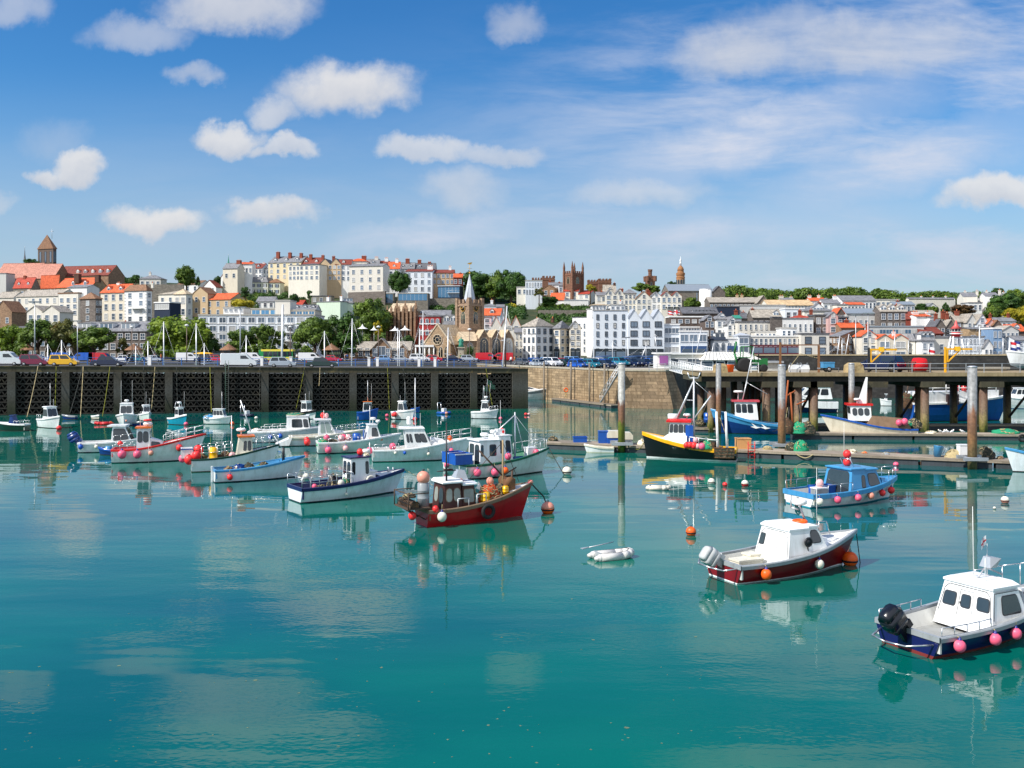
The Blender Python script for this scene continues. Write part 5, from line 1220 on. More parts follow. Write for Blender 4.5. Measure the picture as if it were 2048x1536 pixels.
for a in [
 ('A',110,1000,1392,330,221,'spread','bright',1,'bright green promenade tree at the left edge of the view'),('A',385,940,1392,380,219,'spread','mid',2,'broad dark topped promenade tree behind the first tall lamp'),
 ('A',660,950,1392,320,222,'spread','olive',3,'olive promenade tree above the two blue vans'),('A',960,1010,1392,440,220,'spread','mid',4,'wide promenade tree above the red van'),
 ('A',1270,1150,1392,120,224,'loose','olive',5,'small thin promenade tree in front of the slate terrace'),('A',1500,1200,1392,90,224,'loose','mid',6,'thin sapling left of the big round tree'),
 ('A',1840,890,1392,520,222,'round','bright',7,'biggest promenade tree, round and bright, left of the white hotel'),('B',300,1055,1392,270,224,'spread','dark',8,'dark low tree against the right side of the biggest round tree'),
 ('B',680,1045,1392,310,223,'spread','mid',1,'left of two spreading trees in front of the white hotel'),('B',935,995,1392,340,222,'loose','mid',2,'right of two trees in front of the white hotel, loose crowned'),
 ('B',1120,1215,1392,110,226,'loose','olive',3,'small bush like tree under the hotel balconies'),('B',1430,950,1392,390,221,'spread','mid',5,'spreading tree at the right end of the white hotel'),
 ('B',1705,900,1392,400,223,'loose','dark',4,'tall loose tree beside the brown stone harbour building'),('C',325,720,1150,400,262,'round','mid',3,'large dense tree left of the gothic church'),
 ('C',385,975,1160,130,250,'loose','yellow',1,'small yellow leaved tree below the dense tree by the gothic church'),('C',690,1110,1300,190,244,'spread','dark',6,'low dark tree right of the brown stone harbour building'),
 ('C',610,440,690,240,414,'round','dark',1,'round dark tree right of the pale Georgian block'),('C',1400,440,740,320,420,'round','dark',2,'left of three great trees on the skyline behind the spire'),
 ('C',1575,462,745,260,417,'round','mid',4,'middle of three great trees on the skyline behind the spire'),('C',1752,440,745,320,414,'round','dark',5,'right of three great trees on the skyline, beside the pale mansion'),
 ('B',118,408,620,230,420,'round','mid',6,'round tree alone on the skyline above the white bungalow'),('B',235,520,620,70,418,'cone','dark',1,'little dark conifer beside the round skyline tree'),('A',320,340,420,150,470,'round','dark',3,'dark tree top between the needle spire and the bell tower'),
 ('A',1390,500,610,140,425,'spread','dark',2,'dark tree left of the white skyline villa'),('B',430,520,600,90,440,'round','dark',4,'green tree top left of the copper needle spire'),
 ('B',700,735,930,270,262,'round','yellow',2,'yellow green tree above the hotel plant room'),('B',835,780,920,90,268,'cone','dark',2,'dark conifer beside the yellow green tree'),('B',725,630,760,110,300,'loose','dark',7,'dark bush tree in front of the pale green villa'),
 ('B',1375,660,760,70,318,'loose','dark',9,'small palm like tree in front of the white crescent'),('B',1225,700,800,120,305,'round','dark',6,'round dark shrub tree left of the white crescent'),
 ('D',495,712,830,190,402,'round','dark',7,'round dark tree above the hillside terraces left of the red roofed villa'),('D',925,600,700,140,395,'spread','yellow',3,'light green tree right of the pinnacled tower'),
 ('D',1450,583,700,210,400,'spread','mid',9,'left tree at the foot of the monument tower'),('D',1590,608,700,120,398,'round','mid',2,'right tree at the foot of the monument tower'),('D',1755,575,690,150,392,'loose','dark',3,'dark pine like tree left of the domed tower'),
 ('D',400,640,740,130,396,'loose','olive',4,'grey green tree in front of the pale mansion'),('E',430,735,870,190,335,'round','mid',8,'rounded tree in front of the museum drum'),
 ('F',1000,798,910,150,322,'round','dark',8,'dark tree at the left end of the wooded dip'),('F',1120,818,910,120,320,'round','mid',1,'green tree in the middle of the wooded dip'),('F',1245,788,890,110,326,'cone','dark',3,'dark pointed tree below the long far terrace'),
 ('F',1430,800,930,240,312,'round','brown',2,'broad bronze leaved tree below the pair of ridge houses'),('F',1720,780,980,200,300,'round','mid',5,'large tree below the right ridge house'),('F',1860,690,930,330,330,'round','dark',6,'great dark tree on the slope at the far right'),
 ('F',2000,640,900,300,345,'round','mid',7,'great tree on the slope cut by the right edge'),('F',1905,850,990,160,295,'spread','yellow',5,'light green tree on the slope above the bungalow'),('F',2010,828,990,170,297,'round','yellow',4,'light green tree beside the right edge above the orange roof'),
 ('F',1780,640,760,140,380,'round','dark',9,'dark tree behind the right ridge house'),('F',1950,650,760,160,385,'round','bright',6,'bright green tree top at the right end of the ridge'),('F',1640,880,970,90,300,'cone','dark',4,'narrow dark tree right of the bronze tree')]:
 tree(*a)
def spiky():
 p=px(680+1332*ZS,722,222);t=thing('cordyline','spiky palm like plant beside the bronze statue','plant',(p.x,222,ZE));rnd=random.Random(3);b=MB()
 for i in range(170):
  a=rnd.random()*6.28;e=rnd.uniform(-.35,1.2);L=rnd.uniform(1.3,2.1);c=Vector((rnd.uniform(-.5,.5),rnd.uniform(-.4,.4),rnd.uniform(1.2,2.6)));d=Vector((cos(a)*cos(e),sin(a)*cos(e),sin(e)))
  s=d.cross(Vector((0,0,1))).normalized()*.07;q=c+d*L-Vector((0,0,.35));m_=c+d*L*.55;b.add([c-s,c+s,m_+s,m_-s,q],[(0,1,2,3),(3,2,4)])
 b.build('fronds',[LEAF['dark']],t);MB().tube((0,0,-.1),(0,0,2),.2,.15,8).build('trunk',[BARK],t)
spiky()
def scatter_stuff(name,label,rects,leaf,seed,n,size=.42,rad=(.9,2.2)):
 """hedges, ivy and undergrowth that nobody could count"""
 rnd=random.Random(seed);b=MB()
 for (reg,x0,x1,y0,y1,cnt,dd) in rects:
  for _ in range(cnt):
   X=REG[reg]+rnd.uniform(x0,x1)*ZS;Y=450+rnd.uniform(y0,y1)*ZS;D=depth(Y)+dd+rnd.uniform(-3,3);r=rnd.uniform(*rad);p=px(X,Y,D)
   leaves(b,[(p.x,p.y,p.z-r*.2,r)],n,size,rnd)
 mats=[LEAF[leaf]];o=b.build(name,mats);o['kind']='stuff';o['label']=label;return o
scatter_stuff('hillside_shrubbery','dark shrubs and ivy between the terraces of the hill',[('B',470,600,650,720,16,2),('B',600,1000,690,790,60,2),('B',1020,1140,690,760,14,2),('B',1240,1420,730,800,20,2),('B',340,460,670,740,14,2),
 ('C',930,1190,800,870,34,2),('C',1440,1580,720,770,18,2),('C',1280,1900,720,800,90,6),('B',420,480,560,640,12,4),('D',170,420,690,800,40,2),('D',60,240,830,960,46,2),('D',400,900,845,1000,90,2),('D',330,560,770,800,14,2),('F',930,1330,850,900,34,2),('F',1580,1800,860,960,30,2),('A',1120,1460,560,600,30,0)],'dark',4,150)
scatter_stuff('hillside_hedges','lighter green hedges on the hill',[('D',400,720,835,862,30,0),('D',220,330,800,850,14,0),('C',1440,1560,740,765,8,0),('B',640,900,725,780,16,0),('A',1060,1260,958,990,16,-14),('C',240,470,1120,1180,20,-14),('F',1820,2040,960,1000,16,0),('A',1130,1280,540,575,12,0)],'mid',9,130)
scatter_stuff('flowering_shrubs','yellow flowering shrubs on the hill',[('D',110,160,825,855,6,0),('C',1545,1570,740,765,3,0),('D',320,350,785,800,3,0),('B',560,640,770,800,4,0)],'yellow',2,110)
def woods():
 rnd=random.Random(21);b=MB();T=[('E',780,1010,618,12),('E',1000,1220,655,12),('E',1220,1340,660,6),('E',1350,1520,680,8),('E',1500,1720,648,13),('F',-20,170,645,10),('F',150,410,640,13),('F',470,700,655,11),('F',680,830,705,7),('F',800,1420,685,32),('F',1400,1720,685,15)]
 for reg,x0,x1,yt,n in T:
  for i in range(n):
   X=REG[reg]+(x0+(x1-x0)*(i+rnd.random())/n)*ZS;D=rnd.uniform(450,485);e=sin(pi*(i+.5)/n);r=rnd.uniform(2.6,4.2)
   top=EYE-(450+(yt+rnd.uniform(0,14)+(1-e)*22)*ZS-HZ)*D/F
   leaves(b,[(px(X,0,D).x+rnd.uniform(-1,1)*r*.5,D+rnd.uniform(-1,1),top-r*.9-j*r*.85,r*(1-.12*j)) for j in range(3)],520,.62,rnd)
 o=b.build('far_woods',[LEAF['mid']]);o['kind']='stuff';o['label']='continuous wood along the right hand ridge'
woods()
wall_run('terrace_wall','rough stone garden terrace wall on the hill left of the white warehouse',[(px(1000+390*ZS,0,378).x,378),(px(1000+890*ZS,0,378).x,378)],10,EYE+(695-(450+872*ZS))*378/F,.8,W['greystone'])
wall_run('terrace_wall','upper stone terrace wall below the red roofed villa',[(px(1000+390*ZS,0,404).x,404),(px(1000+720*ZS,0,404).x,404)],14,EYE+(695-(450+815*ZS))*404/F,.8,W['darkstone'])
wall_run('terrace_wall','long rough wall on the slope behind the quoined white house',[(px(1450*ZS,0,372).x,372),(px(1880*ZS,0,372).x,372)],20,EYE+(695-(450+608*ZS))*372/F,.8,W['greystone'])
# ------------------------------------------------------------------ vehicles
TYRE=mat('tyre rubber',(.02,.02,.021),.85,.2);HUB=mat('wheel hub',(.42,.43,.44),.35,.1,metal=.7);LAMPR=paint('red lamp lens',(170,20,20),.2);LAMPW=mat('clear lamp lens',(.75,.76,.78),.12,.05);CARGLASS=mat('car window glass',(.018,.024,.03),.04,.2,spec=.9)
CARP = {k:mat(k + ' car paint',tuple(c for c in srgb(*v)),.28,.03,1.0,coat=.8) for k,v in dict(red=(200,20,34),maroon=(128,14,60),yellow=(248,190,10),navy=(20,32,66),white=(232,234,236),silver=(176,186,196),green=(18,52,46),blue=(30,92,190),lightblue=(120,160,205),teal=(30,120,140),black=(20,21,24),grey=(96,100,106)).items()}
def wheel(t,x,y,r,w=.2):
 b=MB();M=Matrix.Translation((x,y,r)) @ Matrix.Rotation(R(90),4,'X');b.lathe([(r*.8,-w/2),(r,-w/2+.04),(r,w/2-.04),(r*.8,w/2)],16,0,M)
 for s in (-1,1):b.lathe([(r*.58,0),(r*.5,.02)],10,1,Matrix.Translation((x,y+s*(w/2+(.002 if s>0 else .022)),r)) @ Matrix.Rotation(R(90),4,'X'))
 b.build('wheel',[TYRE,HUB],t)
def loft_y(b,prof,W_,m=0,edge=.1,shrink=.03):
 cx=sum(p[0] for p in prof)/len(prof);cz=sum(p[1] for p in prof)/len(prof)
 ys=[(-W_/2,1-shrink),(-W_/2+edge,1),(W_/2-edge,1),(W_/2,1-shrink)];loops=[[(cx+(p[0]-cx)*k,y,cz+(p[1]-cz)*(1-(1-k)*1.6)) for p in prof] for y,k in ys]
 n=len(prof);vs=sum(loops,[]);fs=[]
 for i in range(3):
  for j in range(n):fs.append((i*n+j,i*n+(j+1) % n,(i+1)*n+(j+1) % n,(i+1)*n+j))
 fs+=[tuple(range(n)),tuple(reversed(range(3*n,4*n)))];b.add(vs,fs,m)
def make_car(name,label,kind,paintm,group=None,cat='car'):
 S=dict(hatch=(3.75,1.66,1.5),saloon=(4.35,1.74,1.44),mpv=(3.6,1.6,1.6),van=(4.9,1.92,1.98),pickup=(5.1,1.82,1.78),suv=(4.6,1.85,1.75))[kind]
 L,W_,H=S;t=thing(name,label,cat,(0,0,0),0,group);h=L/2;b=MB();g=MB();belt=H*.6
 if kind == 'van':
  loft_y(b,[(-h,.35),(-h,H-.12),(-h+.12,H),(h-1.75,H),(h-1.35,H-.12),(h-.72,belt+.02),(h-.15,.92),(h,.7),(h,.3)],W_)
  q=[((h-1.3,H-.2),(h-.76,belt+.08))]
  for (a,c) in q:g.add([(a[0]+.04,-W_/2+.2,a[1]),(c[0]+.04,-W_/2+.12,c[1]),(c[0]+.04,W_/2-.12,c[1]),(a[0]+.04,W_/2-.2,a[1])],[(0,1,2,3)])
  for s in (-1,1):g.add([(h-2.2,s*(W_/2+.004),H-.32),(h-2.2,s*(W_/2+.004),belt+.02),(h-1.0,s*(W_/2+.004),belt+.0),(h-1.5,s*(W_/2+.004),H-.32)],[(0,1,2,3)])
 else:
  hood=dict(hatch=.95,saloon=1.15,mpv=.75,pickup=1.2,suv=1.1)[kind];tail=dict(hatch=.08,saloon=.8,mpv=.04,pickup=.15,suv=.1)[kind]
  loft_y(b,[(-h,.32),(-h-.02,.6),(-h+.06,belt),(h-hood,belt+.02),(h-.22,belt-.16),(h,.62),(h,.3)],W_)
  a0,a1=-h+tail,h-hood+.02;b0,b1=-h+tail+(.32 if kind != 'mpv' else .18),h-hood-.62;y0,y1=W_/2-.06,W_/2-.24
  lo=[(a0,-y0,belt-.01),(a1,-y0,belt-.01),(a1,y0,belt-.01),(a0,y0,belt-.01)];hi=[(b0,-y1,H),(b1,-y1,H),(b1,y1,H),(b0,y1,H)]
  b.frus(lo,hi)
  def on(f,u,v,off):
   A,B_=lo[f],lo[(f+1) % 4];C,D_=hi[f],hi[(f+1) % 4];p=(Vector(A)*(1-u)+Vector(B_)*u)*(1-v)+(Vector(C)*(1-u)+Vector(D_)*u)*v
   nrm=(Vector(B_)-Vector(A)).cross(Vector(C)-Vector(A)).normalized();return p+nrm*off
  for f,us in ((0,((.05,.47),(.52,.95))),(2,((.05,.47),(.52,.95))),(1,((.07,.93),)),(3,((.08,.92),))):
   for (u0,u1) in us:g.add([on(f,u0,.1,.012),on(f,u1,.1,.012),on(f,u1,.86,.012),on(f,u0,.86,.012)],[(0,1,2,3)])
  for s in (-1,1):b.box(h-hood-.1,h-hood+.02,s*(W_/2+.02)-.07,s*(W_/2+.02)+.07,belt+.02,belt+.16)
 b.build('body',[paintm],t);g.build('window_glass',[CARGLASS],t)
 r=.3 if kind not in ('pickup','suv') else .38
 for x in (-h+.72,h-.78):
  for s in (-1,1):wheel(t,x,s*(W_/2-.08),r)
 for s in (-1,1):
  MB().box(h-.1,h+.015,s*(W_/2-.32)-.17,s*(W_/2-.32)+.17,.62,.78).build('headlight',[LAMPW],t)
  MB().box(-h-.03,-h+.06,s*(W_/2-.17)-.1,s*(W_/2-.17)+.1,.7,1.0).build('tail_light',[LAMPR],t)
 MB().box(-h-.04,h+.02,-W_/2+.05,W_/2-.05,.22,.4).build('bumper',[BLACK],t)
 return t
BASE=mat('base car paint',srgb(200,200,200),.28,.03,1.0,coat=.8)
CARS = {}
def car(kind,colour,label,loc,rz,group=None,name=None,cat=None):
 nm=name or dict(van='van',pickup='pickup_truck').get(kind,'parked_car');ct=cat or dict(van='van',pickup='pickup truck').get(kind,'car')
 if kind not in CARS:
  CARS[kind]=make_car(nm,label,kind,BASE,group,ct);o=CARS[kind]
  for k in kids_of(o):
   for sl_ in k.material_slots:
    if sl_.material==BASE:sl_.link='OBJECT';sl_.material=CARP[colour]
  o.location=loc;o.rotation_euler=(0,0,rz);return o
 def rec(o,parent):
  c=o.copy();COL.objects.link(c)
  if parent is not None:c.parent=parent
  for k in kids_of(o):rec(k,c)
  for sl_ in c.material_slots:
   if sl_.material and sl_.material.name.endswith('car paint'):sl_.material=CARP[colour]
  return c
 c=rec(CARS[kind],None);c.location=loc;c.rotation_euler=(0,0,rz);c['label']=label;c['group']=group or ''
 if not group:del c['group']
 return c
GP='cars parked along the pier edge'
for kind,colour,x,label in [('van','white',6,'white van cut by the left edge on the pier'),('mpv','maroon',68.5,'maroon small car on the pier edge'),('mpv','yellow',128.5,'yellow small car on the pier edge'),('saloon','navy',217,'dark navy car on the pier edge'),
                               ('van','white',478,'white panel van on the pier edge'),('hatch','silver',565,'silver hatchback on the pier edge'),('saloon','green',644,'dark green estate car on the pier edge')]:
 car(kind,colour,label,on_pier(x,1.75),PYAW,GP)
GE='vehicles on the promenade road'
def esp(x,D=206.0):p=px(x,0,D);return (p.x,D,ZE)
for kind,colour,x,rz,label in [('saloon','white',10,0,'white car at the far left of the promenade'),('saloon','red',29,0,'red car behind the maroon car on the promenade'),('hatch','white',79,0,'white hatchback under the promenade trees'),('van','blue',127,0,'left of two blue vans on the promenade'),('van','blue',167,180,'right of two blue vans on the promenade'),
  ('van','red',202,0,'red van on the promenade'),('saloon','white',250,0,'white car right of the red van on the promenade'),('saloon','teal',275,0,'teal car right of the red van on the promenade'),('saloon','silver',305,180,'silver car left of the big round tree'),('van','white',377,0,'white van under the big round tree on the promenade'),('hatch','navy',407,180,'dark car with a yellow canoe on its roof'),
  ('hatch','red',434,0,'red hatchback before the hotel'),('van','white',505,0,'white van left of the green and yellow bus'),('van','white',621,0,'white van right of the green and yellow bus'),('saloon','red',665,0,'red car near the harbour building'),('saloon','lightblue',770,0,'light blue car at the harbour building'),('saloon','silver',801,0,'silver car at the harbour building'),
  ('suv','white',840,0,'white off roader before the bus shelter'),('hatch','red',869,0,'red hatchback before the church gable'),('saloon','navy',905,0,'dark car left of the statue'),('van','red',974,0,'left of two red vans before the church aisles'),('van','red',1004,180,'right of two red vans before the church aisles'),('hatch','silver',938,0,'silver hatchback behind the statue plinth')]:
 car(kind,colour,label,esp(x,206 if kind != 'van' else 207.5),R(rz),GE)
def canoe():
 p=esp(407);t=thing('canoe','yellow canoe upside down on a car roof','canoe',(p[0],p[1],ZE+1.52))
 MB().lathe([(.02,-2.2),(.2,-1.5),(.33,-.5),(.35,0),(.33,.5),(.2,1.5),(.02,2.2)],12,0,Matrix.Rotation(R(90),4,'Y') @ Matrix.Diagonal((.8,1,1,1))).build('canoe_hull',[CARP['yellow']],t,(0,0,.28))
canoe()
def bus():
 p=px(554,0,209);t=thing('bus','green and yellow single deck bus stopped before the hotel','bus',(p.x,209,ZE));b=MB();L=7.4;H=2.9
 G=paint('bus green',(34,140,76),.3);Y=paint('bus yellow',(232,214,80),.3)
 b.box(-L/2,L/2,-1.2,1.2,.35,H-.35,0);b.box(-L/2+.02,-L/2+1.4,-1.21,-1.2,.35,H-.35,0);b.build('body',[G],t)
 MB().box(-L/2+.5,L/2+.02,-1.22,1.22,H-.62,H-.2).build('roof',[Y],t);MB().box(-L/2+1.2,L/2+.01,-1.225,-1.203,.4,1.0).build('skirt_panel',[Y],t)
 for i in range(6):MB().box(-L/2+1.0+i*1.05,-L/2+1.95+i*1.05,-1.222,-1.203,1.15,H-.68).build('window',[CARGLASS],t)
 MB().box(L/2+.003,L/2+.02,-1.05,1.05,1.0,H-.68).build('windscreen',[CARGLASS],t)
 for x in (-L/2+1.5,L/2-1.6):
  for s in (-1,1):wheel(t,x,s*1.1,.46,.28)
bus()
# car park behind the quay wall: three rows, noses turned the same way
rnd=random.Random(12);cols=['blue','navy','lightblue','silver','blue','teal','grey','red','white','black','navy','blue','lightblue','green'];kinds=['hatch','saloon','saloon','mpv','suv']
SAID = {}
where_row = {0:'front row',1:'middle row',2:'back row'}
ordn=['first','second','third','fourth','fifth','sixth','seventh','eighth','ninth','tenth','eleventh','twelfth','thirteenth','fourteenth','fifteenth','sixteenth','seventeenth']
for row,(D,xa,xb,st) in enumerate([(163,1072,1225,2.4),(176,1052,1325,2.45),(190,1045,1330,2.55)]):
 X=(xa-1024)/F*D;i=0
 while (X/D*F+1024)<xb:
  c=cols[(i*5+row*3) % len(cols)];k=kinds[(i*3+row) % 5]
  # keep inside the slanted quay edge
  if X>-6.9+(192-D)*.462+2.6:
   car(k,c,'%s car, %s from the left in the %s of the quay car park' % (c.replace('lightblue','light blue'),ordn[i],where_row[row]),(X,D,ZQ),R(-52+rnd.uniform(-4,4)),'cars in the quay car park');i+=1
  X+=st
# ------------------------------------------------------------------ lamps, masts, flags, people
LAMPG=mat('lamp lens',(.7,.7,.68),.3,.05)
BROWNP=paint('brown lamp post paint',(112,92,80),.5)
def lamp(x,ytop,D,zb,label,kind='double',m=None):
 p=px(x,ytop,D);h=p.z-zb;t=thing('street_lamp',label,'street lamp',(p.x,D,zb),0,'tall street lamps');m=m or GALV
 MB().tube((0,0,-.2),(0,0,h),.11,.07,10).build('pole',[m],t)
 if kind == 'double':
  b=MB();b.tube((-.8,0,h-.05),(.8,0,h-.05),.04);b.build('arm',[m],t)
  for s in (-1,1):
   b=MB();b.frus([(s*.5-.35,-.2,h-.12),(s*.5+.35,-.2,h-.12),(s*.5+.35,.2,h-.12),(s*.5-.35,.2,h-.12)],[(s*.5-.45,-.25,h+.12),(s*.5+.45,-.25,h+.12),(s*.5+.45,.25,h+.12),(s*.5-.45,.25,h+.12)]);b.build('lamp_head',[GALV],t)
 else:
  MB().lathe([(.1,0),(.42,.12),(.45,.3),(.1,.5)],12).build('lamp_head',[LAMPG],t,(0,0,h-.1))
for a in [(69.5,604,152,6.1,'tall double headed lamp at the left end of the pier'),(155,642,205,ZE,'double headed lamp above the blue vans'),(480.5,615,152,6.0,'tall double headed lamp before the white hotel'),(1064,668,205,ZQ,'double headed lamp by the white corner house'),(1252,675,200,ZQ,'cluster lamp in front of the white warehouse'),
          (1711.5,630,180,ZQ,'left of two tall double headed lamps behind the jetty'),(1736,627,178,ZQ,'right of two tall double headed lamps behind the jetty')]:lamp(*a)
for a in [(373.5,652,200,ZE,'brown lamp post at the big round tree'),(580.5,655,200,ZE,'brown lamp post before the hotel balconies'),(757,655,200,ZE,'brown lamp post before the harbour building gable'),(939,660,206,ZE,'brown lamp post right of the statue'),(264,655,205,ZE,'brown lamp post in front of the slate terrace')]:lamp(*a,kind='globe',m=BROWNP)
ALU=mat('aluminium mast',(.72,.73,.74),.35,.06,metal=.4);WOODM=mat('dark wooden mast',srgb(60,52,46),.6,.2);HULLW=paint('yacht gelcoat',(236,236,232),.25)
YFIRST = {}
def yacht(x,ytop,D,zb,label,w=5,lean=0.0,m=None,boom=True):
 """a yacht in the basin: only its mast shows over the quay"""
 p=px(x,ytop,D);h=p.z-zb;t=thing('yacht',label,'yacht',(p.x-lean*D/F*.5,D,zb),0,'yachts in the basin');r=w*.27/F*D;m=m or ALU;dx=lean*D/F
 b=MB();b.frus([(-4,-.3,-.3),(3.4,-.1,-.3),(3.4,.1,-.3),(-4,.3,-.3)],[(-4.2,-1.1,.8),(4.2,-.1,1.0),(4.2,.1,1.0),(-4.2,1.1,.8)]);b.box(-2,1.2,-.7,.7,.8,1.2);b.build('hull',[HULLW],t)
 q=Vector((dx,0,h));b=MB();b.tube((0,0,.5),q,r,r*.75,8);b.build('mast',[m],t)
 b=MB();s=q*.62;b.tube(s+Vector((-.8,0,0)),s+Vector((.8,0,0)),.035)
 for e in ((4.1,0,1),(-4.1,0,.9)):b.tube(q,e,.017,n=4)
 b.build('rigging',[GALV],t)
 if boom:MB().tube((-.2,0,1.9),(-3.4,0,1.7),.12,n=8).build('boom',[SHOPB],t)
for x,yt,label,w,lean,dark in [(95.7,688,'short yacht mast between the maroon and yellow cars',4,0,0),(123.3,680,'white yacht mast above the yellow car',5,0,0),(139,696,'short white yacht mast right of the yellow car',4,0,0),(271.5,692,'short yacht mast under the slate terrace',4,0,0),(296,682,'pair like white mast left of the big round tree',5,0,0),(327.5,643,'tall white mast in front of the big round tree',5,0,0),
  (392.5,646,'tall pale mast at the right side of the big round tree',5,0,0),(408.5,686,'short mast left of the gazebo',4,0,0),(492.5,671,'white mast over the white van',5,0,0),(564,609,'thickest white mast with a radar on top, before the hotel',9,3,0),(649,662,'white mast under the tree at the hotel end',5,0,0),(703.5,637,'tall mast with shrouds left of the harbour building',5,2,0),
  (795.5,656,'twin mast before the white canopies, left one',4,0,0),(799,660,'twin mast before the white canopies, right one',4,0,0),(839,657,'mast with red pennant left of the church gable',4,0,0),(846,622,'tall thin mast left of the church gable',3.5,0,0),(895,655,'mast in front of the church nave',5,3,0),(1008,612,'long pale mast leaning before the church aisles',7,12,0),(1011,610,'dark wooden mast beside the leaning pale mast',6,0,1)]:
 yacht(x,yt,172,.0,label,w,lean,WOODM if dark else None)
for x,yt,label,w,lean in [(1225,682,'thin mast in front of the white warehouse',3,0),(1292,684,'white mast under the zigzag gables',3,0),(1286,690,'mast leaning right under the zigzag gables',4,14),(1313,668,'thin mast at the right of the zigzag gables',3,-6),(1396,655,'slanted white mast before the low bluish building',4,14),(1424,686,'short slanted mast before the mansard house',3,6),
  (1676,672,'slanted white mast before the stone corner house, first from the left',4,8),(1684,680,'upright mast before the stone corner house',4,0),(1693,668,'slanted mast before the stone corner house, last from the left',4,10),(1771,675,'mast before the orange twin gables',3,0),(1788,668,'slanted mast before the orange twin gables',4,4),(1817,682,'thin mast before the gambrel house',3,0),
  (1936,676,'mast right of the light tower',3,0),(1959,652,'tallest white mast right of the light tower',5,0),(2006,676,'mast before the powder blue house',4,0),(2018,690,'short mast beside the flags at the right',3,0),(2036,684,'slanted mast near the right edge',3,8),(1905,680,'thin mast left of the light tower legs',3,6)]:
 yacht(x,yt,186,ZQ,label,w,lean)
def light_tower():
 D=205.0;k=D/F;p=px(1912,0,D);t=thing('light_tower','small harbour light with a red and white lantern on splayed white legs','lighthouse',(p.x,D,ZQ))
 def zz(y):return EYE-(450+y*ZS-HZ)*k-ZQ
 for x,y in ((-1.7,-1.2),(1.7,-1.2),(-1.7,1.2),(1.7,1.2)):MB().tube((x,y,0),(x*.5,y*.5,zz(1140)),.2,.16,8).build('leg',[WHITEP],t)
 MB().lathe([(.9,zz(1145)),(.9,zz(1100))],12).build('base_drum',[paint('signal red',(214,32,40),.35)],t)
 MB().lathe([(.85,zz(1100)),(.85,zz(1065))],10).build('lantern_room',[CARGLASS],t);b=MB()
 for i in range(8):a=i*pi/4;b.tube((.88*cos(a),.88*sin(a),zz(1100)),(.88*cos(a),.88*sin(a),zz(1065)),.06,n=4)
 b.build('glazing_bar',[WHITEP],t);MB().lathe([(1.2,zz(1062)),(.35,zz(1025)),(.3,zz(1005)),(.05,zz(975))],14).build('roof',[paint('faded red roof',(222,96,92),.5)],t)
 b=MB();b.ring((0,0,zz(1100)+.1),1.3,.05,16,5);b.ring((0,0,zz(1100)-.3),1.2,.12,16,5);b.build('gallery',[WHITEP],t)
light_tower()
FLAGR=paint('red flag cloth',(206,40,54),.8);FLAGW=paint('white flag cloth',(236,236,238),.8);FLAGB=paint('blue flag cloth',(38,58,128),.8)
def flag(x,ytop,D,zb,label,mats,w=1.6,h=1.0):
 p=px(x,ytop,D);t=thing('flag',label,'flag',(p.x,D,zb));H=p.z-zb;MB().tube((0,0,-.1),(0,0,H),.06,.04,8).build('pole',[WHITEP],t)
 b=MB();n=8
 for i in range(n):
  for j in range(3):
   x0,x1=w*i/n,w*(i+1)/n;z0=H-.1-h*(j+1)/3;z1=H-.1-h*j/3;d=.12
   f=lambda q:sin(q*5)*.12
   b.add([(x0+.05,f(x0),z0-x0*d*2),(x1+.05,f(x1),z0-x1*d*2),(x1+.05,f(x1),z1-x1*d*2),(x0+.05,f(x0),z1-x0*d*2)],[(0,1,2,3)],(j if len(mats)==3 else (1 if (i in (3,4) or j==1) else 0)),True)
 b.build('cloth',mats,t)
flag(1335,620,245,20,'small red and white flag over the zigzag gables',[FLAGR,FLAGW,FLAGR]);flag(1347,618,245,20,'small flag with a red cross over the dark brick block',[FLAGW,FLAGR])
flag(1857,692,183,ZQ,'red and white flag before the gambrel house',[FLAGW,FLAGR,FLAGW],1.2,1.6);flag(2020,682,183,ZQ,'red white and blue flag near the right edge',[FLAGR,FLAGW,FLAGB],1.2,1.6);flag(2028,680,184,ZQ,'blue and white flag at the right edge',[FLAGB,FLAGW,FLAGB],1.2,1.6)
def canopies():
 first=None
 for x,y,w,label in [(725,652,22,'white pointed terrace canopy left of the yellow leaved tree'),(748,655,16,'smaller white canopy beside the yellow leaved tree'),(790,656,23,'left of two white peaked canopies below the gothic church'),(810,655,25,'right of two white peaked canopies below the gothic church')]:
  D=240;k=D/F;p=px(x,y,D);r=w/2*k
  t=thing('canopy',label,'canopy',(p.x,D,p.z-3),0,'white terrace canopies')
  MB().lathe([(r,2.3),(r*.55,2.55),(r*.22,2.9),(.03,3.5)],8,0,None,False).build('cover',[W['white']],t);MB().tube((0,0,-2),(0,0,2.9),.06).build('pole',[GALV],t)
canopies()
def gazebos():
 for x,label,D in [(457,'brown conical roofed kiosk between the two hotel trees',216),(268,'small brown roofed kiosk before the slate terrace',216),(663,'dark roofed kiosk under the tree at the hotel end',216),(56,'dark roofed shelter under the left promenade trees',216)]:
  p=px(x,0,D);t=thing('kiosk',label,'kiosk',(p.x,D,ZE),0,'promenade kiosks')
  MB().lathe([(2.1,2.5),(2.0,2.65),(.3,3.8),(.05,4.1)],10,0,None,False).build('roof',[RF['brown']],t);MB().lathe([(1.2,-.1),(1.2,1.1)],10,0,None,False).build('counter',[W['brownstone']],t)
  for i in range(6):a=i*pi/3;MB().tube((1.6*cos(a),1.6*sin(a),-.1),(1.6*cos(a),1.6*sin(a),2.55),.07).build('post',[BROWNP],t)
gazebos()
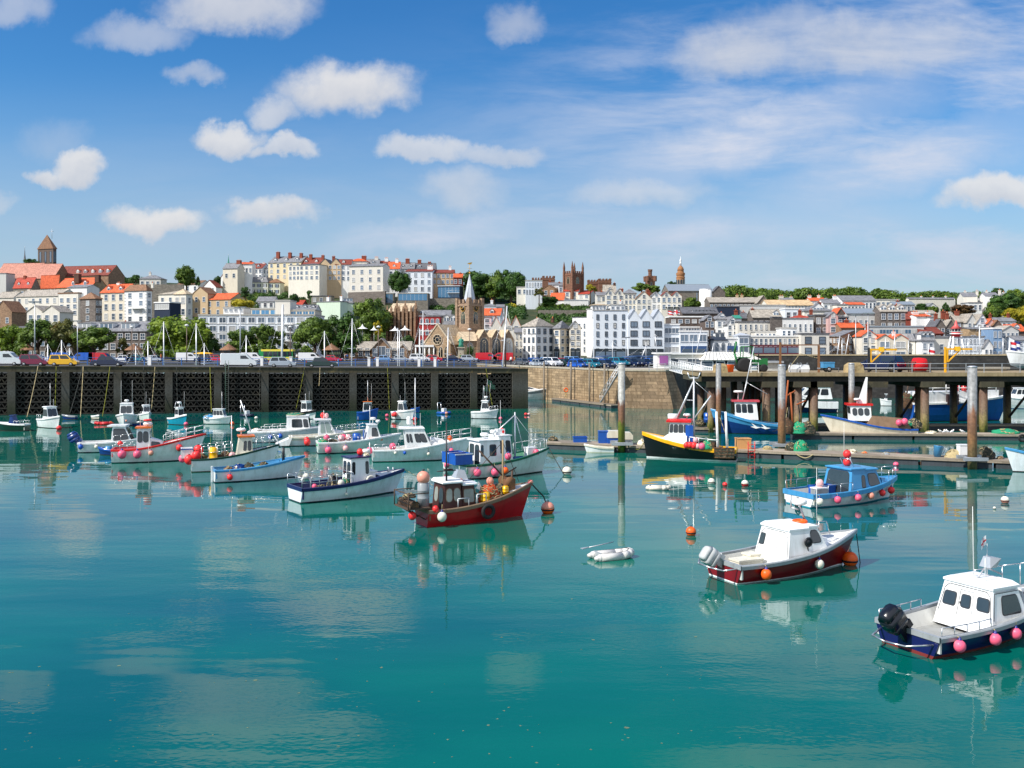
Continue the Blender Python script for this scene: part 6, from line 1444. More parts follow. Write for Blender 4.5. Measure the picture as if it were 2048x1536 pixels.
SKIN=mat('skin',srgb(214,164,134),.6,.05);HAIRM=mat('brown hair',srgb(60,42,30),.7,.1);TROU=[mat('%s trousers' % n,srgb(*c),.8,.1) for n,c in (('navy',(34,42,66)),('beige',(170,152,124)),('black',(30,30,32)))];TOPS = {n:mat('%s shirt' % n,srgb(*c),.8,.08) for n,c in dict(white=(232,230,226),red=(190,42,46),blue=(56,98,170),pink=(222,150,160),green=(70,110,70),orange=(222,120,52),black=(34,34,38)).items()}
def body_mesh(stride):
 """a standing or walking figure grown from one skeleton"""
 P=[(0,0,.95),(0,0,1.15),(0,0,1.36),(0,0,1.46),(0,-.01,1.55),(0,-.02,1.68),(0,0,1.74)];rad=[.135,.13,.15,.07,.06,.095,.07];E=[(i,i+1) for i in range(6)]
 for s in (-1,1):
  o=len(P);d=stride*s
  P+=[(s*.09,d*.15,.86),(s*.1,d*.5,.48),(s*.1,d*.8+.03,.08),(s*.1,d*.8-.14,.04)];rad+=[.09,.06,.045,.04];E+=[(0,o),(o,o+1),(o+1,o+2),(o+2,o+3)]
  o=len(P);P+=[(s*.2,0,1.38),(s*.24,-d*.3,1.12),(s*.23,-d*.6-.06,.88),(s*.22,-d*.65-.08,.79)];rad+=[.055,.045,.035,.032];E+=[(2,o),(o,o+1),(o+1,o+2),(o+2,o+3)]
 me=bpy.data.meshes.new('body');me.from_pydata([Vector(p) for p in P],E,[]);o=bpy.data.objects.new('tmp',me);COL.objects.link(o)
 o.modifiers.new('s','SKIN');sv=me.skin_vertices[0].data
 for i,r in enumerate(rad):sv[i].radius=(r,r)
 sv[0].use_root=True
 sb=o.modifiers.new('u','SUBSURF');sb.levels=sb.render_levels=1
 dg=bpy.context.evaluated_depsgraph_get();out=bpy.data.meshes.new_from_object(o.evaluated_get(dg));bpy.data.objects.remove(o);out.name='body';out.materials.clear()
 for m in (SKIN,TROU[0],TOPS['white'],BLACK):out.materials.append(m)
 for f in out.polygons:
  c=f.center;f.use_smooth=True
  f.material_index=3 if c.z<.08 else 1 if c.z<.97 and abs(c.x)<.19 else 2 if c.z<1.47 and not (abs(c.x)>.2 and c.z<1.16) else 0
 return out
def people():
 protos=[body_mesh(.0),body_mesh(.16),body_mesh(-.2)];hair=MB();hair.lathe([(.075,-.02),(.108,.04),(.1,.1),(.05,.14)],10);hm=hair.mesh('hair',[HAIRM])
 L=[(594,215,'white',0,'person in white by the hotel, first from the bus'),(598,214,'red',1,'person in red by the bus'),(603,215,'black',2,'person in black by the bus'),(609,216,'pink',0,'person in pink by the bus'),(690,214,'white',1,'person in white near the red car at the harbour building'),(694,215,'blue',0,'person in blue near the harbour building'),(322,214,'orange',1,'person in orange left of the big round tree'),(309,214,'pink',2,'person in pink left of the big round tree'),
         (691.5,206,'black',2,'person in black walking on the promenade'),(857,214,'white',0,'person in white at the bus shelter'),(861,213,'blue',1,'person in blue at the bus shelter'),(898,214,'white',2,'person in white before the church nave'),(902,213,'red',0,'person in red before the church nave'),(921,212,'green',1,'person in green at the statue'),(955,208,'white',0,'person in white at the spiky plant'),(962,207,'pink',2,'person in pink before the church aisles'),
         (985,205,'blue',1,'person in blue before the church aisles'),(996,204,'red',0,'person in red between the red vans'),(1022,203,'white',2,'person in white at the start of the quay car park'),(1029,202,'orange',1,'person in orange at the start of the quay car park'),(1036,203,'black',0,'person in black at the start of the quay car park')]
 for i,(x,D,c,s,label) in enumerate(L):
  p=px(x,0,D);z=ZE if p.x<-4.2 else ZQ;t=thing('person',label,'person',(p.x,D,z),i*1.9,'people on the promenade');b=put(protos[s],'body',t)
  for sl_,m in ((1,TROU[i % 3]),(2,TOPS[c])):b.material_slots[sl_].link='OBJECT';b.material_slots[sl_].material=m
  put(hm,'hair',t,(0,.0,1.68))
people()
# ------------------------------------------------------------------ boats
HP = {k:paint(k + ' hull paint',v,.28,streak=.4) for k,v in dict(white=(240,242,242),cream=(226,220,200),red=(182,24,30),maroon=(122,16,26),navy=(22,28,84),blue=(28,84,170),skyblue=(70,146,196),turquoise=(30,150,180),deepblue=(20,56,120),black=(22,23,26),green=(24,92,66),palegreen=(222,234,226),grey=(150,156,160),yellow=(246,178,24),orange=(240,120,30),scarlet=(210,36,34),brown=(112,88,66),wood=(132,88,52),darkgreen=(20,60,46),paleblue=(228,236,240),pinkred=(206,84,96)).items()}
INNER=paint('pale cockpit lining',(206,206,200),.6,streak=.4);DECKW=paint('white deck paint',(226,226,220),.5,streak=.3);DECKG=paint('grey deck paint',(150,152,150),.7,streak=.4);ANTI=paint('dark antifouling',(46,24,28),.7);ANTIB=paint('blue black antifouling',(24,30,46),.7)
BWIN=mat('boat window glass',(.03,.038,.045),.05,.3,1.0,spec=.9);ROPE=mat('hemp rope',srgb(176,160,120),.9,.2,6);ROPEG=mat('green weedy rope',srgb(120,122,40),.9,.2,4);ROPED=mat('dark rope',srgb(60,62,58),.9,.2,4);NETG=mat('green fishing net',srgb(38,148,106),.9,.3,6,bump=.6);NETD=mat('dark fishing net',srgb(52,58,48),.95,.35,6,bump=.6,c2=srgb(120,100,80),f2=(.5,.62,4));POTM=mat('lobster pot netting',srgb(74,58,44),.95,.3,5,c2=srgb(120,84,54),f2=(.5,.65,6))
FEN = {k:mat(k + ' fender vinyl',srgb(*v),.42,.12,4,c2=srgb(*w),f2=(.55,.8,5)) for k,v,w in [('pink',(244,96,128),(236,150,160)),('red',(236,52,52),(240,110,100)),('orange',(248,96,24),(240,130,60)),('white',(226,222,206),(206,196,170)),('salmon',(226,150,128),(216,170,150)),('blue',(30,90,190),(60,120,200)),('palepink',(238,178,178),(230,200,196)),('green',(40,120,80),(90,140,100))]}
NECK=paint('blue fender neck',(40,44,130),.4)
def rrect(u0,u1,v0,v1,r,ru=None):
 ru=ru or r;P=[]
 for cu,cv,a0 in ((u1-ru,v0+r,-90),(u1-ru,v1-r,0),(u0+ru,v1-r,90),(u0+ru,v0+r,180)):
  for i in range(4):a=R(a0+30*i);P.append((cu+ru*cos(a),cv+r*sin(a)))
 return P
class Face:
 def __init__(s,A,B,C,D_):s.p=[Vector(q) for q in (A,B,C,D_)];s.n=(s.p[1]-s.p[0]).cross(s.p[3]-s.p[0]).normalized()
 def at(s,u,v,off=0):return (s.p[0]*(1-u)+s.p[1]*u)*(1-v)+(s.p[3]*(1-u)+s.p[2]*u)*v+s.n*off
 def size(s):return (s.p[1]-s.p[0]).length,(s.p[3]-s.p[0]).length
def face_window(parent,f,u0,u1,v0,v1,frame,glass=None,rad=.18,door=False):
 w,h=f.size();b=MB();r=min(rad*(v1-v0),.3*(v1-v0),.45*(u1-u0)*w/h);ru=min(r*h/w,.45*(u1-u0));t=.035
 G=rrect(u0,u1,v0,v1,r,ru);O=rrect(u0-t/w,u1+t/w,v0-t/h,v1+t/h,r+t/h,ru+t/w);n=len(G)
 b.frus([f.at(u,v,.002) for u,v in O],[f.at(u,v,.014) for u,v in O],0);b.frus([f.at(u,v,.0145) for u,v in G],[f.at(u,v,.02) for u,v in G],1)
 return b.build('window' if not door else 'door',[frame,glass or BWIN],parent)
def fender(p,r,col,label,hang=None,group=None,neck=True,long=1.12):
 r *= .88 if r>.2 else 1;t=thing('fender',label,'fender',p,0,group);b=MB();k=10
 prof=[(max(.004,r*sin(pi*i/k)),-r*long*cos(pi*i/k)) for i in range(k+1)];prof=([q for q in prof if q[1]<r*.9]+[(r*.3,r*1.05)]) if neck else prof
 b.lathe(prof,16);b.build('ball',[FEN[col]],t)
 if neck:MB().lathe([(r*.42,r*.92),(r*.3,r*1.12),(r*.17,r*1.35),(r*.1,r*1.5)],10).build('neck',[NECK],t)
 else:MB().lathe([(r*.22,r*1.08),(r*.2,r*1.22),(r*.05,r*1.26)],8).build('eye',[BLACK],t)
 if hang:MB().tube((0,0,r*1.45),(hang[0],hang[1],hang[2]),.014,n=5).build('rope',[ROPE],t)
 return t
class Boat:
 def __init__(s,label,x0,x1,y,th,BL=.36,name='fishing_boat',cat='boat',group=None,fs=.7,fb=1.3,dr=.4,band=.13,rake=.09,ws=.86,td=.62,floor=.12,cw=.09,hull='white',gun='white',anti=None,inner=None,deck=None,L=None,stripe=None,pointy=2.4,D=None,z=0.0,boot=.07,roll=0.0):
  a=R(th);c,sn=abs(cos(a)),abs(sin(a));D0=D or wd(y)
  for _ in range(3):
   W_=(x1-x0)/F*(D0 if L is None else D0);L_=W_/(c+BL*.45*sn);Dc=D0+.85*(L_/2*sn+BL*L_/2*c);W_=(x1-x0)/F*Dc;L_=W_/(c+BL*.45*sn)
  L=L or L_;B=L*BL;s.L,s.B,s.th=L,B,a;s.fs,s.fb,s.rake,s.ws,s.pt,s.td,s.floor=fs,fb,rake*L,ws,pointy,td,floor
  s.near=-1 if cos(a)>0 else 1;s.label=label;s.group=group
  cx=((x0+x1)/2-1024)/F*Dc+B*.225*sn*(1 if cos(a)>0 else -1)
  s.t=thing(name,label,cat,(cx,Dc,z),a,group);s.M=Matrix.Translation((cx,Dc,z)) @ Matrix.Rotation(a,4,'Z');s.band=band;s.dr=dr;s.nf = {}
  H=MB();n=22;lev=[]
  hm=hull if not isinstance(hull,str) else HP[hull];gm=gun if not isinstance(gun,str) else HP[gun]
  for i in range(n+1):
   t=(i/n)**.92;S=s.sheer(t);kz=-dr if t<.72 else -dr+(dr-.08)*((t-.72)/.28)**1.6;wl=max(kz+.02,boot);top=S-band
   zs=[kz,(kz+wl)/2,wl,wl+(top-wl)*.35,wl+(top-wl)*.7,top,S];lev.append([(s.pos(t,z,S,kz),t,z) for z in zs])
  m=len(lev[0]);mats=[hm,anti if anti else ANTI,gm]+([HP[stripe]] if stripe else [])
  mi=[1,1,0,0,3 if stripe else 0,2]
  for sg in (1,-1):
   vs=[(p[0][0],p[0][1]*sg,p[0][2]) for L2 in lev for p in L2];
   for j in range(m-1):
    fs_=[(i*m+j,(i+1)*m+j,(i+1)*m+j+1,i*m+j+1) for i in range(n)]
    if sg<0:fs_=[tuple(f) for f in fs_]
    else:fs_=[tuple(reversed(f)) for f in fs_]
    H.add(vs,fs_,mi[j],j<5)
  tr=lev[0]
  for j in range(m-1):H.add([(tr[j][0][0],tr[j][0][1],tr[j][0][2]),(tr[j][0][0],-tr[j][0][1],tr[j][0][2]),(tr[j+1][0][0],-tr[j+1][0][1],tr[j+1][0][2]),(tr[j+1][0][0],tr[j+1][0][1],tr[j+1][0][2])],[(0,1,2,3)],mi[j])
  H.build('hull',mats,s.t)
  G=MB();K=MB();Dk=MB();ts=[(i/n)**.92 for i in range(n+1)];o=.03
  def ring(t,off,z):
   S=s.sheer(t);p=s.pos(t,S,S,-dr);return p[0],max(.0,p[1]+off),S+z
  for sg in (1,-1):
   for a_,b_ in zip(ts[:-1],ts[1:]):
    q=[]
    for t in (a_,b_):
     e=1 if t<.98 else .3
     q+=[ring(t,o,-band),ring(t,o+.012,0),ring(t,o-.01,.035),ring(t,-cw*e,.035),ring(t,-cw*e,-.1)]
    q=[(x,y*sg,z) for x,y,z in q];G.add(q,[(k,k+1,k+6,k+5) if sg>0 else (k+5,k+6,k+1,k) for k in range(4)],0)
    if b_<=td+.001:
     w_=[];
     for t in (a_,b_):x,y,z=ring(t,-cw-.01,-.06);fy=max(0,min(y-.06,s.pos(t,floor,s.sheer(t),-dr if t<.72 else -dr+(dr-.08)*((t-.72)/.28)**1.6)[1]-.06));w_+=[(x,y*sg,z),(x,fy*sg,floor),(x,0,floor)]
     K.add(w_,[(0,1,4,3),(1,2,5,4)],0);K.f and None
     K.m[-1]=1
    else:
     w_=[]
     for t in (max(a_,td),b_):x,y,z=ring(t,-cw+.02,-.03);w_+=[(x,y*sg,z),(x,0,z+.05)]
     Dk.add(w_,[(0,1,3,2)],0)
  # transom rail and bulkheads
  x,y,z=ring(0,0,0);G.box(x-o,x+cw,-y,y,z-band,z+.034)
  K.box(x+.05,x+.12,-y+.04,y-.04,floor,z-.02,0)
  x,y,z=ring(td,-cw,0);fy=max(.02,min(y,s.pos(td,floor,s.sheer(td),-dr)[1]-.08));K.frus([(x-.03,-fy,floor),(x+.03,-fy,floor),(x+.03,fy,floor),(x-.03,fy,floor)],[(x-.03,-y,z-.02),(x+.03,-y,z-.02),(x+.03,y,z-.02),(x-.03,y,z-.02)])
  G.build('gunwale',[gm],s.t);K.build('cockpit',[inner or INNER,DECKG],s.t);Dk.build('foredeck',[deck or DECKW],s.t)
 def half(s,t):
  if t<.45:w=s.ws+(1-s.ws)*sin(pi/2*t/.45)
  else:w=max(0,1-((t-.45)/.55)**s.pt)**.9
  return s.B/2*w
 def sheer(s,t):return s.fs+(s.fb-s.fs)*max(0,(t-.12)/.88)**1.8
 def pos(s,t,z,S,kz):
  u=min(1,max(0,(z-kz)/(S-kz)));e=.26+.7*t**2.5;y=s.half(t)*u**e
  return (-s.L/2+t*(s.L-s.rake)+s.rake*(max(0,z)/s.fb)*t**6,y,z)
 def X(s,f):return -s.L/2+f*(s.L-s.rake)
 def fit(s,x,z,y):
  t=min(1,(x+s.L/2)/(s.L-s.rake));S=s.sheer(t);return y if z>=S else max(.05,min(y,s.pos(t,z,S,-s.dr if t<.72 else -.1)[1]-.07))
 def w(s,p):return s.M @ Vector(p)
 def house(s,f0,f1,h,wf,zb=None,rf=.25,ra=.05,wt=.88,wall='white',roof=None,side=((.12,.45),(.55,.88)),v=(.45,.85),front=2,fv=(.45,.88),aft=(),oh=(.12,.12,.06),th=.07,name='wheelhouse',frame=None,glass=None,dome=0.0,rad=.12):
  x0,x1=s.X(f0),s.X(f1);B=s.B*wf;zb=s.floor if zb is None else zb;wm=HP[wall] if isinstance(wall,str) else wall;rm=(HP[roof] if isinstance(roof,str) else roof) or wm;t2=B*wt
  lo=[(x0,-B/2,zb),(x1,-B/2,zb),(x1,B/2,zb),(x0,B/2,zb)];hi=[(x0+ra,-t2/2,zb+h),(x1-rf,-t2/2,zb+h),(x1-rf,t2/2,zb+h),(x0+ra,t2/2,zb+h)]
  k=max(0,min(.36,(s.sheer(f1)-.04-zb)/h));md=[tuple(Vector(p)*(1-k)+Vector(q)*k) for p,q in zip(lo,hi)];b=MB()
  if k>0:ya,yb=s.fit(x0,zb,B/2),s.fit(x1,zb,B/2);b.frus([(x0,-ya,zb),(x1,-yb,zb),(x1,yb,zb),(x0,ya,zb)],md,caps=False)
  b.frus(md,hi);o=b.build(name,[wm],s.t)
  r=MB();A=[(x0+ra-oh[1],-t2/2-oh[2],zb+h+.002),(x1-rf+oh[0],-t2/2-oh[2],zb+h+.002),(x1-rf+oh[0],t2/2+oh[2],zb+h+.002),(x0+ra-oh[1],t2/2+oh[2],zb+h+.002)]
  C=[(p[0],p[1],p[2]+th) for p in A];r.frus(A,C)
  if dome:r.frus(C,[(p[0]*.9+(x0+x1)*.05,p[1]*.75,p[2]+dome) for p in C])
  r.build('roof',[rm],o)
  F_=[Face(lo[i],lo[(i+1) % 4],hi[(i+1) % 4],hi[i]) for i in range(4)];fr=frame or FRAMED
  for (u0,u1) in side:
   face_window(o,F_[0],u0,u1,v[0],v[1],fr,glass,rad);face_window(o,F_[2],1-u1,1-u0,v[0],v[1],fr,glass,rad)
  for i in range(front):face_window(o,F_[1],.06+.88*i/front+.03,.06+.88*(i+1)/front-.03,fv[0],fv[1],fr,glass,rad)
  for (u0,u1,v0,v1,dr_) in aft:face_window(o,F_[3],u0,u1,v0,v1,fr,glass,rad,dr_)
  s.F=F_;s.o=o;s.top=zb+h+th+dome;s.hx=(x0+x1)/2;s.hw=t2;s.hx0,s.hx1=x0+ra,x1-rf;return o
 def seam(s,i,pts,m=None,r=.011,name='seam'):
  MB().path([s.F[i].at(u,v,.006) for u,v in pts],r,5).build(name,[m or FRAMED],s.o)
 def cuddy(s,f0,f1,h,wf,zb,rf=.6,wt=.7,wall='white',win=0):
  x0,x1=s.X(f0),s.X(f1);B=s.B*wf;wm=HP[wall] if isinstance(wall,str) else wall
  lo=[(x0,-B/2,zb),(x1,-B*.25,zb),(x1,B*.25,zb),(x0,B/2,zb)];hi=[(x0,-B*wt/2,zb+h),(x1-rf,-B*wt*.22,zb+h*.75),(x1-rf,B*wt*.22,zb+h*.75),(x0,B*wt/2,zb+h)]
  o=MB().frus(lo,hi).build('cuddy',[wm],s.t);F0=Face(lo[0],lo[1],hi[1],hi[0]);F2=Face(lo[2],lo[3],hi[3],hi[2])
  for i in range(win):
   u0,u1=.12+.7*i/win,.12+.7*(i+1)/win-.06;face_window(o,F0,u0,u1,.3,.75,FRAMED);face_window(o,F2,1-u1,1-u0,.3,.75,FRAMED)
  return o
 def rail(s,f0,f1,h,m=None,n=5,bars=2,sides=(-1,1),close=False,r=.018,inset=.05,name='guard_rail'):
  b=MB();pts=[]
  for sg in sides:
   P=[]
   for i in range(n+1):
    t=f0+(f1-f0)*i/n;S=s.sheer(t);p=s.pos(t,S,S,-s.dr);P.append(Vector((p[0],max(.02,p[1]-inset)*sg,S)))
   for p in P:b.tube(p,p+Vector((0,0,h)),r)
   for k in range(bars):
    z=Vector((0,0,h*(k+1)/bars));b.path([p+z for p in P],r)
   pts.append(P)
  if close and len(pts)==2:b.tube(pts[0][-1]+Vector((0,0,h)),pts[1][-1]+Vector((0,0,h)),r)
  if close == 'stern':b.tube(pts[0][0]+Vector((0,0,h)),pts[1][0]+Vector((0,0,h)),r)
  return b.build(name,[m or STEEL],s.t)
 def mast(s,f,y,z,h,r=.05,m=None,cross=True,stays=True,lean=0.0):
  x=s.X(f) if f is not None else s.hx;q=(x+lean,y,z+h);MB().tube((x,y,z),q,r,r*.6,8).build('mast',[m or ALU],s.t)
  b=MB()
  if cross:b.tube((x+lean*.7,y-.35,z+h*.8),(x+lean*.7,y+.35,z+h*.8),.02)
  if stays:
   b.tube(q,(x-h*.4,y,z),.012,n=4);b.tube(q,(x+h*.45,y,z),.012,n=4)
  if b.v:b.build('rigging',[ROPED],s.t)
 def whip(s,x,y,z,h,lean=0.0):MB().tube((x,y,z),(x+lean,y,z+h),.017,.008,6).build('aerial',[WHITEP],s.t)
 def radar(s,x,y,z,r=.28,stand=.25):
  b=MB();b.tube((x,y,z),(x,y,z+stand),.05);b.lathe([(r*.8,stand),(r,stand+.04),(r,stand+.16),(r*.7,stand+.22)],16,0,None,True,(x,y,z));b.build('radar',[WHITEP],s.t)
 def lifering(s,x,y,z,col='orange',axis='z'):
  b=MB();b.ring((x,y,z),.24,.07,18,7,0,None,axis);b.build('life_ring',[FEN[col]],s.t)
 def fend(s,items,what=None):
  """round fenders along the side that faces the camera: (fraction, height, radius, colour)"""
  names = {}
  for i,(f,z,r,c) in enumerate(items):
   S=s.sheer(f);q=s.pos(f,z,S,-s.dr);qs=s.pos(f,S,S,-s.dr);y=(max(q[1],qs[1]*.8)+r+.03)*s.near;p=s.w((q[0],y,z));top=s.w((qs[0],(qs[1]+.03)*s.near,S))-p
   lab='%s round fender, %s from the stern on the %s' % (c.replace('palepink','pale pink'),ordn[i],what or s.label);fender(p,r,c,lab,tuple(top),'fenders hung along boat sides')
 def outboard(s,y=0.0,tilt=35,m=None,k=1.0):
  t=bpy.data.objects.new('outboard_motor',None);COL.objects.link(t);t.parent=s.t;t.location=(-s.L/2-.12*k,y,s.fs-.02);t.rotation_euler=(0,R(-tilt),0)
  b=MB();A=lambda w,x0,x1,z:[(x0,-w*.7,z),(x0+.06,-w,z),(x1-.1,-w,z),(x1,-w*.5,z),(x1,w*.5,z),(x1-.1,w,z),(x0+.06,w,z),(x0,w*.7,z)]
  L2=[A(.17*k,-.3*k,.22*k,.12*k),A(.21*k,-.36*k,.26*k,.3*k),A(.2*k,-.36*k,.24*k,.58*k),A(.13*k,-.28*k,.14*k,.74*k)]
  for p,q in zip(L2[:-1],L2[1:]):b.frus(p,q,0,None,True)
  b.build('cowling',[m or BLACK],t)
  b=MB();b.frus([(-.14*k,-.08*k,.14*k),(.12*k,-.08*k,.14*k),(.12*k,.08*k,.14*k),(-.14*k,.08*k,.14*k)],[(-.1*k,-.04*k,-.7*k),(.08*k,-.04*k,-.7*k),(.08*k,.04*k,-.7*k),(-.1*k,.04*k,-.7*k)]);b.box(-.3*k,.16*k,-.14*k,.14*k,-.5*k,-.47*k)
  b.lathe([(.03,-.28*k),(.07*k,-.2*k),(.07*k,.1*k),(.02,.2*k)],8,0,Matrix.Translation((-.05*k,0,-.7*k)) @ Matrix.Rotation(R(90),4,'Y'));b.frus([(-.06*k,-.015,-.72*k),(.08*k,-.015,-.72*k),(.08*k,.015,-.72*k),(-.06*k,.015,-.72*k)],[(-.1*k,-.01,-.95*k),(.0,-.01,-.95*k),(.0,.01,-.95*k),(-.1*k,.01,-.95*k)]);b.box(.1*k,.26*k,-.16*k,.16*k,-.05,.16*k);b.build('leg',[m or BLACK],t)
  b=MB()
  for i in range(3):
   a=i*2.094;b.add([(-.33*k,.03*cos(a),-.7*k+.03*sin(a)),(-.37*k,.17*k*cos(a-.3),-.7*k+.17*k*sin(a-.3)),(-.3*k,.17*k*cos(a+.4),-.7*k+.17*k*sin(a+.4))],[(0,1,2),(2,1,0)])
  b.build('propeller',[BLACK],t)
  return t
 def put(s,fn,p,*a,**k):return fn(s.w(p),*a,rz=s.th,**k)
# loose gear
def heap(p,r,m,label,name='net_heap',cat='net',rz=0,flat=.6,seed=1,strands=None):
 rnd=random.Random(seed);t=thing(name,label,cat,p,rz);b=MB();n,k=16,7;vs=[];fs=[]
 for i in range(k+1):
  for j in range(n):
   th=pi/2*i/k;q=r*(1+rnd.uniform(-.16,.16)) ;vs.append((q*cos(th)*cos(6.283*j/n),q*cos(th)*sin(6.283*j/n)*.8,q*flat*sin(th)+rnd.uniform(-.03,.03)*r))
 for i in range(k):
  for j in range(n):fs.append((i*n+j,i*n+(j+1) % n,(i+1)*n+(j+1) % n,(i+1)*n+j))
 b.add(vs,fs,0,True);b.build('mound',[m],t)
 b=MB()
 for _ in range(10):
  a=rnd.random()*6.28;e=rnd.uniform(.2,1.2);pts=[]
  for q in range(6):a+=rnd.uniform(-.1,.5);e+=rnd.uniform(-.25,.25);pts.append((r*1.03*cos(a)*cos(e),r*.84*sin(a)*cos(e),r*flat*1.04*abs(sin(e))+.01))
  b.path(pts,.025*max(1,r),5)
 b.build('rope',[strands or ROPE],t);return t
def crate(p,w,d,h,m,label,rz=0,name='fish_box',cat='crate',lid=False,rim=None):
 t=thing(name,label,cat,p,rz);b=MB();k=.04;b.box(-w/2,w/2,-d/2,d/2,0,.04);b.box(-w/2,w/2,-d/2,-d/2+k,.04,h);b.box(-w/2,w/2,d/2-k,d/2,.04,h);b.box(-w/2,-w/2+k,-d/2+k,d/2-k,.04,h);b.box(w/2-k,w/2,-d/2+k,d/2-k,.04,h);b.build('box',[m],t)
 r=MB()
 if lid:r.box(-w/2-.03,w/2+.03,-d/2-.03,d/2+.03,h+.002,h+.07);r.build('lid',[rim or m],t)
 else:
  for (a,c,e,f) in ((-w/2-.03,w/2+.03,-d/2-.03,-d/2-.001),(-w/2-.03,w/2+.03,d/2+.001,d/2+.03)):r.box(a,c,e,f,h-.08,h)
  r.build('rim',[rim or m],t)
 return t
def pot(p,label,rz=0,k=1.0,m=None):
 t=thing('lobster_pot',label,'lobster pot',p,rz,'lobster pots');b=MB();w,d,h=.38*k,.25*k,.34*k
 for x in (-w,0,w):
  P=[(x,-d,0),(x,-d,h*.6),(x,-d*.5,h),(x,d*.5,h),(x,d,h*.6),(x,d,0),(x,-d,0)];b.path(P,.018,5)
 for y,z in ((-d,0),(d,0),(-d,h*.6),(d,h*.6),(0,h)):b.tube((-w,y,z),(w,y,z),.016,n=5)
 b.build('frame',[RUBBER],t);MB().frus([(-w*.97,-d*.95,.01),(w*.97,-d*.95,.01),(w*.97,d*.95,.01),(-w*.97,d*.95,.01)],[(-w*.97,-d*.6,h*.95),(w*.97,-d*.6,h*.95),(w*.97,d*.6,h*.95),(-w*.97,d*.6,h*.95)]).build('netting',[m or POTM],t);return t
def drum(p,r,h,m,label,rz=0,name='drum',cat='barrel'):
 t=thing(name,label,cat,p,rz);MB().lathe([(r,0),(r,h*.32),(r*1.05,h*.34),(r,h*.36),(r,h*.66),(r*1.05,h*.68),(r,h*.7),(r,h*.98),(r*.9,h)],16).build('shell',[m],t);MB().lathe([(r*.85,h),(r*.8,h+.03)],16).build('lid',[m],t);return t
def buoy(x,y,rpx,col,label,two=None,D=None):
 """mooring buoy: y is the row of its centre"""
 r0=rpx;D=wd(y+r0*.75);r=r0/F*D;X=(x-1024)/F*D;t=thing('mooring_buoy',label,'buoy',(X,D,r*.72),0,'mooring buoys on the water');b=MB();k=12
 pr=[(max(.004,r*sin(pi*i/k)),-r*cos(pi*i/k)) for i in range(k+1)]
 if two:lo=pr[:k // 2+1];hi=pr[k // 2:];b.lathe(lo,18,0);b.lathe(hi,18,1);b.build('ball',[FEN[col],FEN[two]],t)
 else:b.lathe(pr,18,0);b.build('ball',[FEN[col]],t)
 b=MB();b.ring((0,0,r*1.05),r*.16,r*.05,10,5,0,None,'y');b.lathe([(r*.15,r*.96),(r*.12,r*1.02)],8);b.build('eye',[BLACK],t);MB().lathe([(r*.96,-r*.3),(r*1.012,-r*.14),(r*1.005,-r*.05)],18).build('weed_band',[ANTI],t);return t
def ropething(pts,label,m=None,r=.025,sag=0.0,name='mooring_rope'):
 pts=[Vector(p) for p in pts];t=thing(name,label,'rope',pts[0]);o=pts[0];out=[]
 for a,c in zip(pts[:-1],pts[1:]):
  for i in range(8):u=i/8;out.append(a+(c-a)*u-Vector((0,0,sag*4*u*(1-u)))-o)
 out.append(pts[-1]-o);MB().path(out,r,5).build('line',[m or ROPE],t);return t
# ------------------------------------------------------------------ the big boats in front
G1='moored boats in the harbour'
# navy and white cuddy boat cut by the right edge
b=Boat('navy hulled cabin boat with a tilted black outboard, cut by the right edge',1738,2160,1314,27,.38,group=G1,fs=.66,fb=1.25,hull='navy',gun='grey',anti=paint('red boot antifouling',(120,44,40),.5),td=.74,floor=.2,band=.12,ws=.9,boot=.1)
b.house(.39,.70,1.34,.80,.3,rf=.5,ra=.32,wt=.82,side=((.3,.85),),v=(.45,.84),front=2,fv=(.5,.9),aft=((.72,.93,.52,.78,False),(.42,.58,.5,.76,False),(.08,.3,.48,.76,False)),dome=.1,oh=(.08,.05,.03),rad=.16);ht=b.top
b.seam(3,[(.03,.3),(.05,.84),(.12,.94),(.88,.94),(.95,.84),(.97,.3)]);b.seam(3,[(.37,.3),(.37,.86),(.63,.86),(.63,.3)],None,.007);b.seam(3,[(.4,.55),(.4,.6)],BLACK,.025,'door_handle');b.seam(0,[(.04,.35),(.04,.93),(.96,.93)]);b.seam(0,[(.1,.96),(.9,.96)],STEEL,.016,'grab_rail')
heap(b.w((b.X(.06),-.45,.3)),.2,ROPE,'small coil of yellow rope in the stern of the navy hulled cabin boat','rope_coil','rope',b.th,.8,301);MB().box(b.X(.08),b.X(.36),-b.B*.36,-b.B*.3,.42,.47).build('side_locker',[DECKW],b.t)
b.cuddy(.68,.92,.5,.74,1.0,.8,.75,'white',1);b.outboard(.05,38,paint('gloss black cowling',(24,27,34),.25),1.2);b.rail(.02,.34,.28,n=4,bars=1);b.rail(.7,.97,.75,n=4,bars=1)
q=MB();q.path([(-b.L/2,-.95,.42),(-b.L/2-.75,-.6,.4),(-b.L/2-.9,0,.4),(-b.L/2-.75,.6,.4),(-b.L/2,.95,.42)],.03);q.build('stern_rail',[STEEL],b.t)
b.whip(b.hx0+.5,.2,ht,2.2,-.05);b.whip(b.hx0+.3,-.35,ht,.7);b.whip(b.hx0+1.0,.1,ht,1.0)
q=MB();q.frus([(b.hx0+.75,-.2,ht+.3),(b.hx0+1.05,-.2,ht+.3),(b.hx0+1.05,.2,ht+.3),(b.hx0+.75,.2,ht+.3)],[(b.hx0+.85,-.12,ht+.62),(b.hx0+1.2,-.25,ht+.58),(b.hx0+1.2,.25,ht+.58),(b.hx0+.85,.12,ht+.62)]);q.path([(b.hx0+.4,0,ht),(b.hx0+.8,0,ht+.3),(b.hx0+1.6,0,ht-.02)],.03);q.build('radar_reflector',[GALV],b.t)
NAVY='navy hulled cabin boat'
